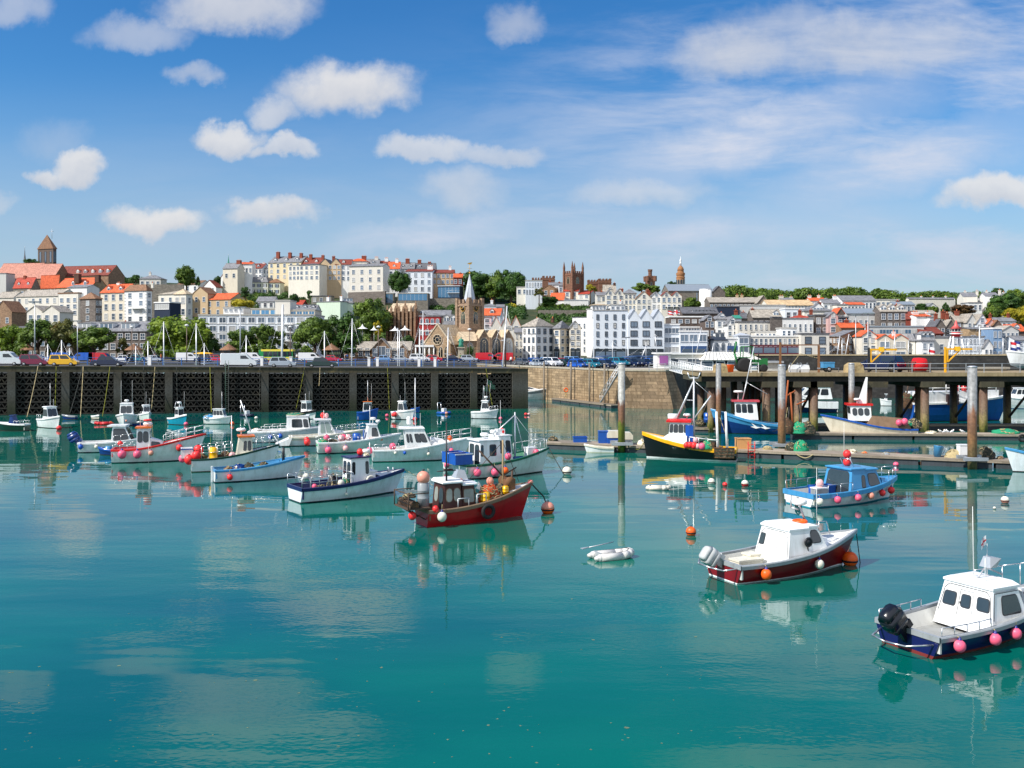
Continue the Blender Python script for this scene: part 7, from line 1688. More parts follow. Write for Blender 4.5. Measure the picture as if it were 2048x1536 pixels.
b.fend([(.1,.42,.17,'pink'),(.34,.42,.17,'pink'),(.5,.44,.165,'pink'),(.68,.5,.18,'pink')],NAVY)
t=thing('ensign','small white flag with a red cross on the roof of the navy hulled cabin boat','flag',b.w((b.hx0+1.0,.1,ht+.95)),b.th)
q=MB()
for i in range(5):
 for j in range(5):q.add([(-.05-.05*i,.02*sin(i),.02+.06*j-.03*i),(-.1-.05*i,.02*sin(i+1),.02+.06*j-.03*(i+1)),(-.1-.05*i,.02*sin(i+1),.08+.06*j-.03*(i+1)),(-.05-.05*i,.02*sin(i),.08+.06*j-.03*i)],[(0,1,2,3)],1 if i==2 or j==2 else 0)
q.build('cloth',[FLAGW,FLAGR],t)
# maroon hulled cuddy boat
b=Boat('maroon hulled cabin boat with a tilted silver outboard and white cabin',1406,1740,1167,25,.36,group=G1,fs=.72,fb=1.38,hull='maroon',gun='grey',anti=HP['white'],td=.66,floor=.2,band=.13,boot=.05,ws=.9,rake=.12)
b.house(.38,.60,1.44,.84,.35,rf=.12,ra=.3,wt=.8,side=(),front=0,aft=((.06,.2,.5,.78,False),),dome=.12,oh=(.02,.06,.03));ht=b.top;b.seam(3,[(.04,.3),(.06,.82),(.16,.94),(.84,.94),(.94,.82),(.96,.3)]);b.seam(3,[(.26,.3),(.26,.8)],None,.007)
for u,v in ((.5,.78),(.62,.5),(.82,.8)):b.seam(3,[(u,v),(u+.01,v)],BLACK,.02,'fitting')
b.house(.58,.74,.95,.76,.9,rf=.5,ra=.02,wt=.86,side=((.14,.8),),v=(.4,.88),front=2,fv=(.4,.85),oh=(.05,.02,.03),name='windscreen_house',rad=.3);b.cuddy(.70,.9,.42,.78,.95,.5,.78)
b.outboard(.1,52,paint('silver cowling',(190,192,192),.25),1.12);b.radar(b.hx0+.35,.1,ht+.55,.3,.1);q=MB();q.tube((b.hx0+.7,.1,ht-.1),(b.hx0+.35,.1,ht+.62),.05);q.tube((b.hx0+.1,.3,ht+.5),(b.hx0+.1,.3,ht+1.0),.04);q.path([(b.hx0+.1,.3,ht+.5),(b.hx0+.35,.1,ht+.45)],.04);q.build('radar_bracket',[GALV],b.t)
b.lifering(b.hx0+.3,0,ht-.02,'orange');b.whip(b.hx0+.95,-.25,ht-.15,2.3);q=MB();q.path([(-b.L/2,-.9,.6),(-b.L/2-.55,-.75,.55),(-b.L/2-.85,-.4,.62),(-b.L/2-.85,.4,.62),(-b.L/2-.5,.8,.7),(-b.L/2,.9,.68)],.035);q.build('stern_rail',[STEEL],b.t)
q=MB();xx=b.X(.66);q.ring((b.X(.55),-b.B*.42,1.35),.16,.045,14,6,0,None,'y');q.lathe([(.13,-.03),(.13,.03)],12,0,Matrix.Translation((b.X(.55),-b.B*.42,1.35)) @ Matrix.Rotation(R(90),4,'X'));q.tube((b.X(.55),-b.B*.4,1.3),(b.X(.57),-b.B*.36,.8),.03);q.build('pot_hauler',[BLACK],b.t)
q=MB();q.path([(b.X(.72),-.5,1.5),(b.X(.72),-.5,2.0),(b.X(.8),-.4,1.95),(b.X(.84),-.35,1.4)],.02);q.build('guard_rail',[STEEL],b.t)
crate(b.w((b.X(.2),.1,.21)),1.15,.6,.42,HP['cream'],'cream fish box standing in the cockpit of the maroon cabin boat',b.th,lid=True);crate(b.w((b.X(.29),.45,.21)),.5,.5,.5,HP['cream'],'tall cream box behind the fish box in the maroon cabin boat',b.th,lid=True)
b.fend([(.17,.38,.2,'orange'),(.62,.48,.18,'white')],'maroon hulled cabin boat');MAR=b
ropething([b.w((b.L/2-.05,0,1.38)),b.w((b.L/2+.1,-.1,-.1))],'slack mooring line hanging from the bow of the maroon cabin boat',ROPED,.02)
# blue and white cabin boat
b=Boat('sky blue and white cabin boat with pink fenders in front of the pontoon',1563,1815,1016,24,.38,group=G1,fs=.78,fb=1.3,hull='white',gun='skyblue',anti=paint('turquoise antifouling',(40,140,160),.6),td=.6,floor=.2,band=.24,ws=.9,deck=HP['skyblue'])
b.house(.40,.60,1.72,.84,.25,rf=.1,ra=.3,wt=.84,wall='skyblue',side=((.7,.9),),v=(.4,.8),front=0,aft=((.1,.9,.05,.92,False),),oh=(.0,.12,.05),dome=.04);o=b.house(.58,.80,1.35,.80,.55,rf=.55,ra=.0,wt=.82,wall='skyblue',side=((.25,.86),),v=(.35,.85),front=2,fv=(.4,.88),dome=.05,name='windscreen_house',rad=.2);ht=b.top
b.cuddy(.78,.96,.4,.8,1.0,.4,.8,'skyblue');b.rail(.02,.4,.5,n=3,bars=1);b.rail(.86,.99,.6,n=2,bars=1)
b.whip(b.hx0-.3,.3,ht+.2,2.4);q=MB();q.path([(b.hx0-.2,-.4,ht),(b.hx0-.5,-.4,ht+.5),(b.hx0-.5,.4,ht+.5),(b.hx0-.2,.4,ht)],.03);q.build('roof_frame',[STEEL],b.t);fender(b.w((b.hx0-.35,0,ht+.75)),.26,'red','red fender lashed above the roof of the sky blue cabin boat',None,None,False);fender(b.w((b.hx0-.35,0,ht+.28)),.26,'red','lower red fender on the roof of the sky blue cabin boat',None,None,False)
crate(b.w((b.X(.17),-.4,.22)),.8,.5,.75,HP['grey'],'grey fish box in the stern of the sky blue cabin boat',b.th,lid=True,rim=HP['white']);crate(b.w((b.X(.30),.35,.22)),1.4,.7,.8,HP['blue'],'dark blue bait tub in the sky blue cabin boat',b.th);fender(b.w((b.X(.19),-.3,1.24)),.25,'palepink','pale pink fender on top of the grey fish box',None,None,False)
b.fend([(.04,.42,.23,'white'),(.22,.46,.22,'pink'),(.44,.48,.22,'pink'),(.6,.5,.19,'salmon'),(.76,.56,.18,'red'),(.9,.6,.2,'red')],'sky blue cabin boat')
q=MB();q.ring((-b.L/2-.1,-.1,.25),.2,.05,14,5,0,None,'x');q.box(-b.L/2-.25,-b.L/2,-.2,0,.0,.3);q.build('stern_drive',[BLACK],b.t)
# red fishing boat
b=Boat('dark red fishing boat with a brown wheelhouse, a black mast and heaps of pots',830,1066,1054,28,.36,group=G1,fs=.85,fb=1.75,hull='red',gun=paint('worn brown gunwale',(126,104,84),.8,streak=.6),anti=HP['scarlet'],td=.8,floor=.35,band=.16,boot=.02,ws=.82,pointy=2.8,rake=.1,inner=paint('worn brown bulwark',(120,82,62),.8,streak=.6))
b.house(.15,.34,1.65,.66,.45,rf=.1,ra=.12,wt=.86,wall=paint('dark brown wheelhouse',(70,34,28),.5),roof='white',side=((.12,.45),(.56,.92)),v=(.44,.84),front=2,aft=((.15,.45,.4,.85,False),(.55,.9,.4,.85,False)),glass=mat('milky old window',srgb(150,156,150),.15,.25,2),frame=HP['brown'],dome=.12,oh=(.1,.14,.1),rad=.3)
b.house(.34,.47,1.5,.62,.45,rf=.08,ra=.0,wt=.9,wall=paint('dark brown wheelhouse',(70,34,28),.5),roof='white',side=((.12,.9),),v=(.42,.86),front=2,glass=mat('milky old window',srgb(150,156,150),.15,.25,2),frame=HP['brown'],dome=.08,oh=(.15,.0,.1),name='front_house');ht=b.top
MB().tube((b.X(.19),-.62,.6),(b.X(.19),-.62,5.2),.06,.035,8).build('mast',[BLACK],b.t);MB().tube((b.X(.1),-.62,2.75),(b.X(.28),-.62,2.75),.03).build('cross_tree',[BLACK],b.t)
q=MB();q.frus([(b.X(.3),-.3,ht+.12),(b.X(.42),-.35,ht+.12),(b.X(.42),.3,ht+.12),(b.X(.3),.3,ht+.12)],[(b.X(.34),-.15,ht+.6),(b.X(.4),-.2,ht+.55),(b.X(.4),.2,ht+.55),(b.X(.34),.15,ht+.6)]);q.build('radar_reflector',[GALV],b.t);b.lifering(b.X(.33),-.1,ht+.1,'orange');b.lifering(b.X(.37),.15,ht+.16,'red')
RD='dark red fishing boat'
q=MB();x=-b.L/2;q.box(x-1.1,x+.1,-.95,.95,.95,1.02);q.path([(x-1.1,-.95,1),(x-1.1,-.95,1.75),(x-1.1,.95,1.75),(x-1.1,.95,1)],.03);q.tube((x-1.1,-.95,1.75),(x,-.95,1.75),.03);q.tube((x-1.1,.95,1.75),(x,.95,1.75),.03);q.tube((x-1.0,-.5,.95),(x,-.5,.35),.03);q.tube((x-1.0,.5,.95),(x,.5,.35),.03);q.build('stern_platform',[paint('rusty frame',(84,66,54),.8,streak=.5)],b.t)
for i in range(3):pot(b.w((x-.72,-.55+i*.55,1.03)),['outer','middle','inner'][i] + ' lobster pot on the stern platform of the dark red fishing boat',b.th+1.57,.95)
heap(b.w((x-.6,.2,1.4)),.35,NETD,'dark net bundle on the pots at the stern of the dark red fishing boat',rz=b.th,seed=2);drum(b.w((x-.05,-.35,1.03)),.3,1.15,HP['grey'],'grey drum by the wheelhouse of the dark red fishing boat',b.th);fender(b.w((x-.05,-.35,2.45)),.38,'salmon','big pale orange fender on the grey drum of the dark red fishing boat',None,None,False,1)
fender(b.w((x+.35,-.95,.92)),.17,'red','small red fender at the stern quarter of the dark red fishing boat',None,None,False);fender(b.w((x+.62,-1.15,.55)),.27,'white','white fender hanging at the stern quarter of the dark red fishing boat',(0,.1,.6));fender(b.w((x-.75,-.6,.62)),.2,'red','red fender under the stern platform of the dark red fishing boat',None,None,False)
q=b.sheer(.53);t=thing('tyre_fender','black tyre hung on the side of the dark red fishing boat','tyre',b.w((b.X(.545),-b.half(.545)-.1,.62)),b.th);MB().ring((0,0,0),.3,.1,20,8,0,None,'y').build('tyre_ring',[RUBBER],t)
q=MB();q.path([(b.X(.27),-b.half(.27)+.1,.85),(b.X(.27),-b.half(.27)+.1,1.35),(b.X(.37),-b.half(.37)+.1,1.35),(b.X(.37),-b.half(.37)+.1,.85)],.03);q.path([(b.X(.45),-b.half(.45)+.1,.9),(b.X(.45),-b.half(.45)+.1,1.5),(b.X(.54),-b.half(.54)+.1,1.5),(b.X(.54),-b.half(.54)+.1,1)],.03);q.build('guard_rail',[GALV],b.t)
heap(b.w((b.X(.52),.1,.9)),.6,mat('teal tarpaulin',srgb(60,150,150),.7,.3,3,c2=srgb(220,225,220),f2=(.5,.56,2)),'teal and white tarpaulin bundle in front of the wheelhouse of the dark red fishing boat','tarpaulin','tarpaulin',b.th,1.7,4);drum(b.w((b.X(.57),-.6,.9)),.24,.6,CARP['yellow'],'yellow drum amidships on the dark red fishing boat',b.th)
heap(b.w((b.X(.65),-.15,.95)),.75,mat('orange net',srgb(180,74,38),.9,.3,6,bump=.6),'orange net heap amidships on the dark red fishing boat',rz=b.th,flat=1.1,seed=6);heap(b.w((b.X(.755),-.1,1.15)),.5,NETD,'tangled dark rope heap before the winch of the dark red fishing boat','rope_heap','rope',b.th,1.2,7);drum(b.w((b.X(.79),-.45,1.3)),.16,.4,CARP['yellow'],'small yellow can by the winch of the dark red fishing boat',b.th);fender(b.w((b.X(.68),.1,1.95)),.2,'salmon','orange and black buoy on the orange net heap',None,None,False)
q=MB();xw=b.X(.84);q.box(xw-.25,xw+.35,-.35,.35,1.2,2.05);q.lathe([(.2,-.45),(.28,-.44),(.28,-.36),(.14,-.36),(.14,.36),(.28,.36),(.28,.45)],14,0,Matrix.Translation((xw,0,1.9)) @ Matrix.Rotation(R(90),4,'X'));q.build('winch',[paint('rusty winch',(120,84,56),.8,streak=.6)],b.t)
MB().tube((b.X(.80),0,.8),(b.X(.80),0,4.1),.07,.05,8).build('fore_mast',[paint('pale tan spar',(170,146,108),.7)],b.t);q=MB();q.tube((b.X(.80),0,2.2),(b.X(.56),.0,3.6),.045);q.tube((b.X(.80),0,2.2),(b.X(.94),0,2.6),.04);q.tube((b.X(.9),.2,1.3),(b.X(.92),.2,2.5),.06);q.tube((b.X(.8),0,4.0),(b.X(.97),0,1.8),.015);q.tube((b.X(.8),0,4.0),(b.X(.47),0,2.2),.015);q.build('derrick',[paint('rusty frame',(84,66,54),.8,streak=.5)],b.t)
t=heap(b.w((b.L/2-.12,0,1.72)),.16,FEN['pink'],'faded pink rope fender on the stem of the dark red fishing boat','rope_fender','fender',b.th,.9,3)
ropething([b.w((b.L/2-.1,0,1.7)),b.w((b.L/2+.75,.1,.9)),b.w((b.L/2+1.1,.1,.02))],'dark mooring rope from the bow of the red fishing boat down to the orange buoy',ROPED,.04);RED=b
# white boat with a tall wheelhouse and navy trim
b=Boat('white fishing boat with navy trim and a tall narrow wheelhouse',583,801,1006,34,.36,group=G1,fs=.88,fb=1.4,hull='paleblue',gun='navy',anti=ANTIB,td=.78,floor=.25,band=.17,ws=.92,inner=paint('navy cockpit lining',(34,44,96),.5))
b.house(.50,.70,2.0,.5,.35,rf=.08,ra=.05,wt=.9,wall='white',roof='navy',side=((.08,.2),(.8,.92)),v=(.52,.88),front=2,fv=(.5,.9),aft=((.1,.42,.5,.88,False),(.55,.92,.05,.88,True)),oh=(.1,.1,.1));ht=b.top
b.house(.68,.76,.85,.45,.6,rf=.05,ra=0,wt=.95,side=(),front=0,name='engine_box');b.rail(.0,.48,.62,n=6,bars=2,close='stern');b.radar(b.hx-.1,.1,ht,.25,.15);b.mast(None,-.2,ht,.8,.04,None,True,False)
fender(b.w((b.hx-.45,.2,ht+.2)),.22,'red','red fender on the wheelhouse roof of the navy trimmed white boat',None,None,False);heap(b.w((b.hx-.2,-.2,ht)),.2,HP['cream'],'coil of pale rope on the wheelhouse roof of the navy trimmed white boat','rope_coil','rope',b.th,.7,3)
heap(b.w((b.X(.27),.2,.3)),.5,NETD,'dark net heap in the stern of the navy trimmed white boat',rz=b.th,flat=1.0,seed=11);heap(b.w((b.X(.36),-.15,.3)),.42,mat('black plastic sheet',(.015,.015,.017),.35,.3),'black plastic cover over pots in the navy trimmed white boat','cover','cover',b.th,2.6,12);heap(b.w((b.X(.46),-.35,.5)),.35,NETG,'green net bundle left of the wheelhouse of the navy trimmed white boat',rz=b.th,flat=1.9,seed=13);fender(b.w((b.X(.41),-.55,.95)),.2,'white','white fender lying in the navy trimmed white boat',None,None,False);fender(b.w((b.X(.2),.2,.75)),.15,'pink','pink fender lying among nets in the navy trimmed white boat',None,None,False)
b.lifering(b.X(.69),-b.B*.30,1.0,'white','y');q=MB();q.box(b.X(.1),b.X(.1)+.06,-.8,-.74,.8,1.5);q.tube((b.X(.93),0,1.25),(b.X(.93),0,1.6),.07);q.tube((b.X(.98),0,1.3),(b.X(.98),0,1.55),.05);q.build('bollard',[GALV],b.t);ropething([b.w((b.L/2-.05,0,1.4)),b.w((b.L/2+2.2,-.6,.02))],'thin mooring line from the bow of the navy trimmed white boat',ROPE,.018);b.fend([(.42,.35,.09,'white')],'navy trimmed white boat')
# black and yellow trawler
b=Boat('black fishing boat with a yellow band and a red roofed wheelhouse at the pontoon',1288,1476,924,163,.36,group=G1,fs=.95,fb=2.1,hull='black',gun='yellow',anti=HP['white'],td=.58,floor=.5,band=.26,boot=.12,ws=.9,pointy=2.6,rake=.05,deck=HP['cream'])
q=MB();x0,x1=b.X(.53),b.X(.84);q.frus([(x0,-b.B*.44,1.0),(x1,-b.B*.2,1.5),(x1,b.B*.2,1.5),(x0,b.B*.44,1.0)],[(x0,-b.B*.42,1.95),(x1-.55,-b.B*.2,1.95),(x1-.55,b.B*.2,1.95),(x0,b.B*.42,1.95)]);q.build('whaleback',[HP['white']],b.t)
b.house(.50,.74,1.25,.6,1.75,rf=.12,ra=.1,wt=.95,wall='white',roof='scarlet',side=((.06,.26),(.32,.52),(.58,.76),(.82,.96)),v=(.36,.84),front=3,fv=(.36,.84),oh=(.28,.2,.14),th=.14,dome=.1);ht=b.top
MB().box(b.X(.5)-.25,b.X(.5)+.35,.0+b.B*.305,b.B*.31,1.2,2.8).build('side_door',[HP['blue']],b.t);MB().lathe([(.4,0),(.42,.06),(.42,.36),(.36,.4)],16).build('life_raft',[WHITEP],b.t,(b.X(.70),.2,ht))
q=MB();mx=b.X(.47);q.tube((mx,0,1),(mx,0,ht+3.4),.09,.06,8);q.tube((mx+.05,0,ht+3.0),(b.X(.66),.5,ht),.06);q.tube((mx+.05,0,ht+3.0),(b.X(.66),-.5,ht),.06);q.tube((b.X(.56),-.3,ht+1.5),(mx,0,ht+1.5),.04);q.tube((mx,0,ht),(mx-1.35,0,ht+1.9),.06);q.tube((mx,0,ht+3.1),(mx-1.35,0,ht+1.9),.015);q.path([(mx+.5,0,ht+3.75),(mx+.35,0,ht+3.3),(mx-.35,0,ht+3.3),(mx-.5,0,ht+3.75)],.045);q.build('mast',[ALU],b.t);b.whip(mx+.1,.1,ht+3.3,3.2);b.radar(b.X(.55),-.2,ht,.3,.2)
for dx in (.2,.1):MB().tube((b.X(dx),.4,.9),(b.X(dx)+.12,.4,3.9),.11,.09,8).build('gallows_post',[WHITEP],b.t)
q=MB();q.path([(b.X(.5),b.B*.45,1.9),(b.X(.3),b.B*.47,1.75),(b.X(.18),b.B*.46,1.7)],.04)
for f in (.5,.4,.3,.2):q.tube((b.X(f),b.B*.46,.9),(b.X(f),b.B*.46,1.82),.035)
q.build('guard_rail',[WHITEP],b.t)
BLK='black and yellow fishing boat'
for i,(f,z,r,c) in enumerate([(.53,1.25,.26,'red'),(.49,1.28,.27,'red'),(.445,1.25,.3,'red'),(.41,1.2,.24,'palepink'),(.36,1.2,.3,'pink'),(.43,1.68,.2,'palepink')]):fender(b.w((b.X(f),b.half(f)+.12,z)),r,c,'%s fender, %s from the wheelhouse on the %s' % (c.replace('palepink','pale pink'),ordn[i],BLK),None,'bunch of fenders',False)
heap(b.w((b.X(.31),b.half(.3)-.12,1.0)),.42,NETG,'green rope coil on the side of the black and yellow fishing boat','rope_coil','rope',b.th,1.5,21)
for i in range(8):pot(b.w((b.X(.24+.075*(i % 4)),-.5+.7*(i // 4),.52+.4*(i % 2))),'%s lobster pot from the stern stacked on the black and yellow fishing boat' % ordn[i],b.th,1.5)
t=thing('scallop_dredge','rusty dredge frame hung over the stern quarter of the black and yellow fishing boat','dredge',b.w((b.X(.12),b.half(.12)+.12,.35)),b.th);q=MB()
for z in (0,.25,.5,.75):q.tube((-.75,0,z),(.75,0,z),.06)
for x in (-.75,-.25,.25,.75):q.tube((x,0,0),(x,0,.8),.05)
q.build('frame',[POTM],t);MB().frus([(-.7,-.05,.02),(.7,-.05,.02),(.7,.03,.02),(-.7,.03,.02)],[(-.7,-.05,.7),(.7,-.05,.7),(.7,.03,.7),(-.7,.03,.7)]).build('chain_bag',[NETD],t)
# ---- middle distance
b=Boat('white and green fishing boat with a double wheelhouse and blue crates at the stern',905,1100,959,30,.36,group=G1,fs=1.0,fb=1.75,hull='palegreen',gun='green',td=.85,floor=.4,band=.13,ws=.85,rake=.08,inner=paint('green bulwark',(90,150,120),.6))
b.house(.17,.42,2.05,.68,.5,rf=.1,ra=.05,wt=.94,side=((.05,.14),(.48,.78)),v=(.5,.86),front=0,aft=((.1,.45,.5,.86,False),(.55,.9,.1,.86,True)),oh=(.1,.15,.08));h1=b.top;b.house(.40,.58,2.3,.6,.5,rf=.25,ra=0,wt=.9,side=((.1,.32),(.58,.9)),v=(.5,.86),front=3,oh=(.12,.05,.06),name='front_house');ht=b.top
b.radar(b.X(.3),.1,h1,.3,.2);b.radar(b.X(.38),-.2,h1+.1,.24,.3);b.whip(b.X(.5),.2,ht,2.4);fender(b.w((b.X(.5),0,ht+.2)),.26,'red','red float on the front house roof of the white and green fishing boat',None,None,False);MB().box(b.X(.43),b.X(.52),-.2,.2,ht,ht+.4).build('search_light',[WHITEP],b.t)
MB().tube((b.X(.66),0,.9),(b.X(.66),0,4.4),.07,.05,8).build('mast',[ALU],b.t);q=MB();q.tube((b.X(.66),0,4.2),(b.X(.42),0,3.0),.04);q.tube((b.X(.66),0,4.2),(b.X(.78),0,1.4),.03);q.tube((b.X(.66),0,4.2),(b.X(.97),0,1.8),.015);q.build('rigging',[ALU],b.t)
crate(b.w((-b.L/2-.15,-.5,1.05)),1.3,1.0,.75,HP['blue'],'blue crate over the stern of the white and green fishing boat',b.th,rim=HP['white']);crate(b.w((-b.L/2-.15,.6,1.05)),1.3,1.0,.75,HP['blue'],'second blue crate behind the first on the white and green fishing boat',b.th,rim=HP['white'])
crate(b.w((b.X(.68),-.3,.9)),.9,.6,.35,HP['blue'],'small blue tray on the side deck of the white and green fishing boat',b.th);crate(b.w((b.X(.84),-.1,1.0)),.7,.6,.8,HP['white'],'white box near the bow of the white and green fishing boat',b.th,lid=True);fender(b.w((b.X(.88),-.5,1.5)),.25,'pink','pink fender near the bow of the white and green fishing boat',None,None,False);b.rail(.72,.97,.7,n=3,bars=1,m=ALU)
b.fend([(.1,.5,.3,'pink'),(.3,.45,.3,'pink'),(.42,.5,.28,'orange'),(.44,1.5,.26,'pink')],'white and green fishing boat');ropething([b.w((b.L/2-.05,0,1.75)),px(1127,948,wd(950))],'mooring line from the white and green fishing boat to the white buoy',ROPED,.03)
b=Boat('small white rowing tender with red trim behind the white and green fishing boat',886,940,940,15,.4,name='dinghy',group=G1,fs=.5,fb=.7,hull='white',gun='cream',anti=HP['maroon'],td=.85);b.fend([(.05,.4,.2,'pink')],'white rowing tender')
b=Boat('white lobster boat with a raked white wheelhouse and long side deck',742,944,925,11,.32,group=G1,fs=.95,fb=1.75,hull='white',gun='white',td=.55,floor=.4,band=.1,ws=.86,rake=.1,stripe=None)
b.house(.37,.66,1.75,.78,.8,rf=.75,ra=-.2,wt=.88,side=((.06,.14),(.2,.28),(.44,.64),(.68,.9)),v=(.42,.78),front=3,fv=(.4,.85),oh=(.05,.35,.08),dome=.05);ht=b.top;b.cuddy(.62,.85,.5,.74,1.3,.6)
b.rail(.62,.99,.75,n=5,bars=2,m=ALU);b.rail(.03,.3,.25,n=3,bars=1);b.mast(.47,0,ht,3.9,.05,ALU,True,False);MB().lathe([(.16,0),(.18,.1),(.18,.55),(.1,.62)],12).build('radar',[WHITEP],b.t,(b.X(.4),0,ht+.2));b.whip(b.X(.52),-.5,1.2,2.6)
fender(b.w((b.X(.85),-.4,1.75)),.22,'orange','orange buoy on the foredeck of the white lobster boat',None,None,False);fender(b.w((b.X(.22),-.3,1.15)),.3,'pink','pink fender on the aft deck of the white lobster boat',None,None,False);b.fend([(.24,.75,.12,'white'),(.34,.75,.12,'blue'),(.6,.6,.13,'white'),(.84,.8,.22,'pink')],'white lobster boat');fender(b.w((-b.L/2-.25,-.3,.85)),.3,'pink','pink fender at the stern of the white lobster boat',None,None,False)
b=Boat('white fishing boat with an orange stripe under its wheelhouse windows and pots on deck',632,800,908,17,.34,group=G1,fs=.95,fb=1.5,hull='palegreen',gun='white',anti=ANTIB,td=.6,floor=.4,ws=.9,band=.12)
o=b.house(.60,.84,1.7,.62,.6,rf=.55,ra=.35,wt=.86,side=((.38,.85),),v=(.45,.86),front=2,fv=(.42,.9),oh=(.05,.1,.05));ht=b.top;MB().box(b.X(.65),b.X(.83),-b.B*.318,-b.B*.308,.98,1.2).build('stripe',[HP['orange']],o);MB().box(b.X(.6)-.02,b.X(.6)+.0,-.4,.4,.5,1.9).build('door',[HP['blue']],o)
b.radar(b.X(.72),.1,ht,.28,.35);b.radar(b.X(.78),-.3,ht,.2,.15);b.mast(.68,0,ht,1.6,.04,ALU,True,False);b.rail(.0,.5,.35,n=4,bars=1)
for i,(f,y,c) in enumerate([(.12,0,'pink'),(.34,.2,'pink'),(.4,-.1,'palepink'),(.3,-.3,'palepink')]):fender(b.w((b.X(f),y,1.25)),.3,c,'%s fender, %s from the stern on the deck of the orange striped boat' % (c.replace('palepink','pale pink'),ordn[i]),None,None,False)
heap(b.w((b.X(.08),.0,.6)),.6,NETG,'green net heap at the stern of the orange striped boat',rz=b.th,flat=1.0,seed=31);heap(b.w((b.X(.2),.1,.6)),.5,NETD,'dark net heap on the orange striped boat',rz=b.th,flat=1.0,seed=32);drum(b.w((b.X(.5),-.3,.5)),.35,1.1,HP['blue'],'blue barrel before the wheelhouse door of the orange striped boat',b.th)
b.fend([(.12,.35,.32,'pink'),(.34,.45,.28,'palepink')],'orange striped boat');fender(b.w((-b.L/2-.8,.4,.9)),.32,'red','red fender behind the stern of the orange striped boat',None,None,False)
b=Boat('long pale cabin cruiser with a hardtop and sloping stern platform',577,735,893,14,.32,name='cabin_cruiser',group=G1,fs=.85,fb=1.35,hull='white',gun='cream',td=.5,floor=.4,rake=.14,stripe='cream')
b.house(.42,.68,1.35,.7,.95,rf=.7,ra=.1,wt=.9,side=((.1,.42),(.48,.88)),v=(.15,.9),front=2,fv=(.2,.9),oh=(.2,.5,.12),th=.1,glass=mat('pale saloon glass',srgb(150,166,160),.08,.2),frame=FRAMEW);ht=b.top;b.cuddy(.64,.92,.4,.7,1.0,1.0);b.rail(.6,.99,.6,n=6,bars=2);b.mast(.5,0,ht,.8,.03,None,True,False);MB().frus([(-b.L/2-1.2,-1,.1),(-b.L/2,-1.1,.1),(-b.L/2,1.1,.1),(-b.L/2-1.2,1,.1)],[(-b.L/2-1.2,-1,.2),(-b.L/2+.3,-1.1,.85),(-b.L/2+.3,1.1,.85),(-b.L/2-1.2,1,.2)]).build('bathing_platform',[HP['white']],b.t)
fender(b.w((b.X(.49),.3,ht+.3)),.28,'red','upper red ball on the roof of the pale cabin cruiser',None,None,False);fender(b.w((b.X(.54),.1,ht+.3)),.24,'palepink','pale pink ball on the roof of the pale cabin cruiser',None,None,False);fender(b.w((b.X(.25),-b.half(.25)-.25,.6)),.3,'red','red fender on the side of the pale cabin cruiser',None,None,False)
b=Boat('white motor boat with a boxy cabin and green canvas on its roof',498,662,886,8,.33,group=G1,fs=1.05,fb=1.5,hull='white',gun='white',anti=ANTI,td=.5,floor=.5,ws=.9)
b.house(.50,.82,1.45,.74,1.0,rf=.25,ra=.05,wt=.93,side=((.25,.68),(.76,.94)),v=(.3,.8),front=3,fv=(.3,.85),oh=(.08,.05,.05));ht=b.top;heap(b.w((b.X(.62),0,ht)),.9,mat('green canvas',srgb(40,120,96),.8,.2),'green canvas bundle on the roof of the white motor boat','canvas','canvas',b.th,.22,41);b.rail(.18,.5,.5,n=3,bars=2,m=ALU);b.rail(.8,.99,.7,n=4,bars=2,m=ALU);q=MB();q.tube((-b.L/2+.2,0,.9),(-b.L/2-.8,0,4.0),.06);q.build('mizzen_mast',[ALU],b.t);b.fend([(.3,.55,.2,'blue'),(.43,.65,.2,'blue')],'white motor boat');heap(b.w((b.X(.1),-.2,1.0)),.5,HP['white'],'rolled white inflatable on the aft deck of the white motor boat','inflatable','inflatable',b.th,.6,42)
b=Boat('light blue trimmed open fishing boat full of nets',427,601,966,26,.34,group=G1,fs=.85,fb=1.45,hull='paleblue',gun='skyblue',anti=ANTIB,td=.8,floor=.3,band=.12,ws=.85,deck=HP['skyblue'],inner=HP['skyblue'])
for i,(f,y,m,l,r) in enumerate([(.18,.1,HP['brown'],'brown oilskin heap',.4),(.3,-.1,HP['deepblue'],'dark blue canvas heap',.5),(.42,.2,NETD,'dark net heap',.5),(.53,-.1,NETG,'green rope heap',.4),(.6,.15,NETD,'brown rope heap',.5),(.7,0,HP['blue'],'blue canvas roll',.4)]):heap(b.w((b.X(f),y,.35)),r,m,l + ' in the light blue trimmed open boat',rz=b.th,flat=1.5,seed=50+i)
MB().tube((b.X(.83),-.1,1.1),(b.X(.83),-.1,2.1),.1,.09,8).build('bitt_post',[BLACK],b.t);q=MB();q.tube((b.X(.83),-.1,1.9),(b.X(.72),0,2.9),.02);q.box(-b.L/2-.14,-b.L/2-.03,-.12,.12,-.3,1.05);q.build('rudder',[HP['white']],b.t);b.fend([(.16,.4,.22,'red')],'light blue trimmed open boat')
b=Boat('white fishing boat with an orange roofed wheelhouse and red floats at the stern',383,552,945,20,.35,group=G1,fs=.95,fb=1.75,hull='white',gun='darkgreen',anti=HP['brown'],td=.6,floor=.4,band=.1,ws=.86,rake=.1)
b.house(.55,.76,1.6,.6,.8,rf=.05,ra=.25,wt=.9,wall='cream',roof='orange',side=((.4,.56),(.7,.88)),v=(.4,.82),front=2,oh=(.2,.1,.1),th=.12);ht=b.top;b.rail(.12,.5,.9,n=4,bars=2);b.rail(.78,.99,.8,n=3,bars=2);b.radar(b.X(.62),0,ht,.35,.3);b.mast(.5,0,.8,3.2,.04,ALU,False,False)
crate(b.w((-b.L/2-.3,.2,1.0)),.8,1.2,.7,HP['white'],'white slatted crate with blue inside at the stern of the orange roofed fishing boat',b.th,rim=HP['blue'])
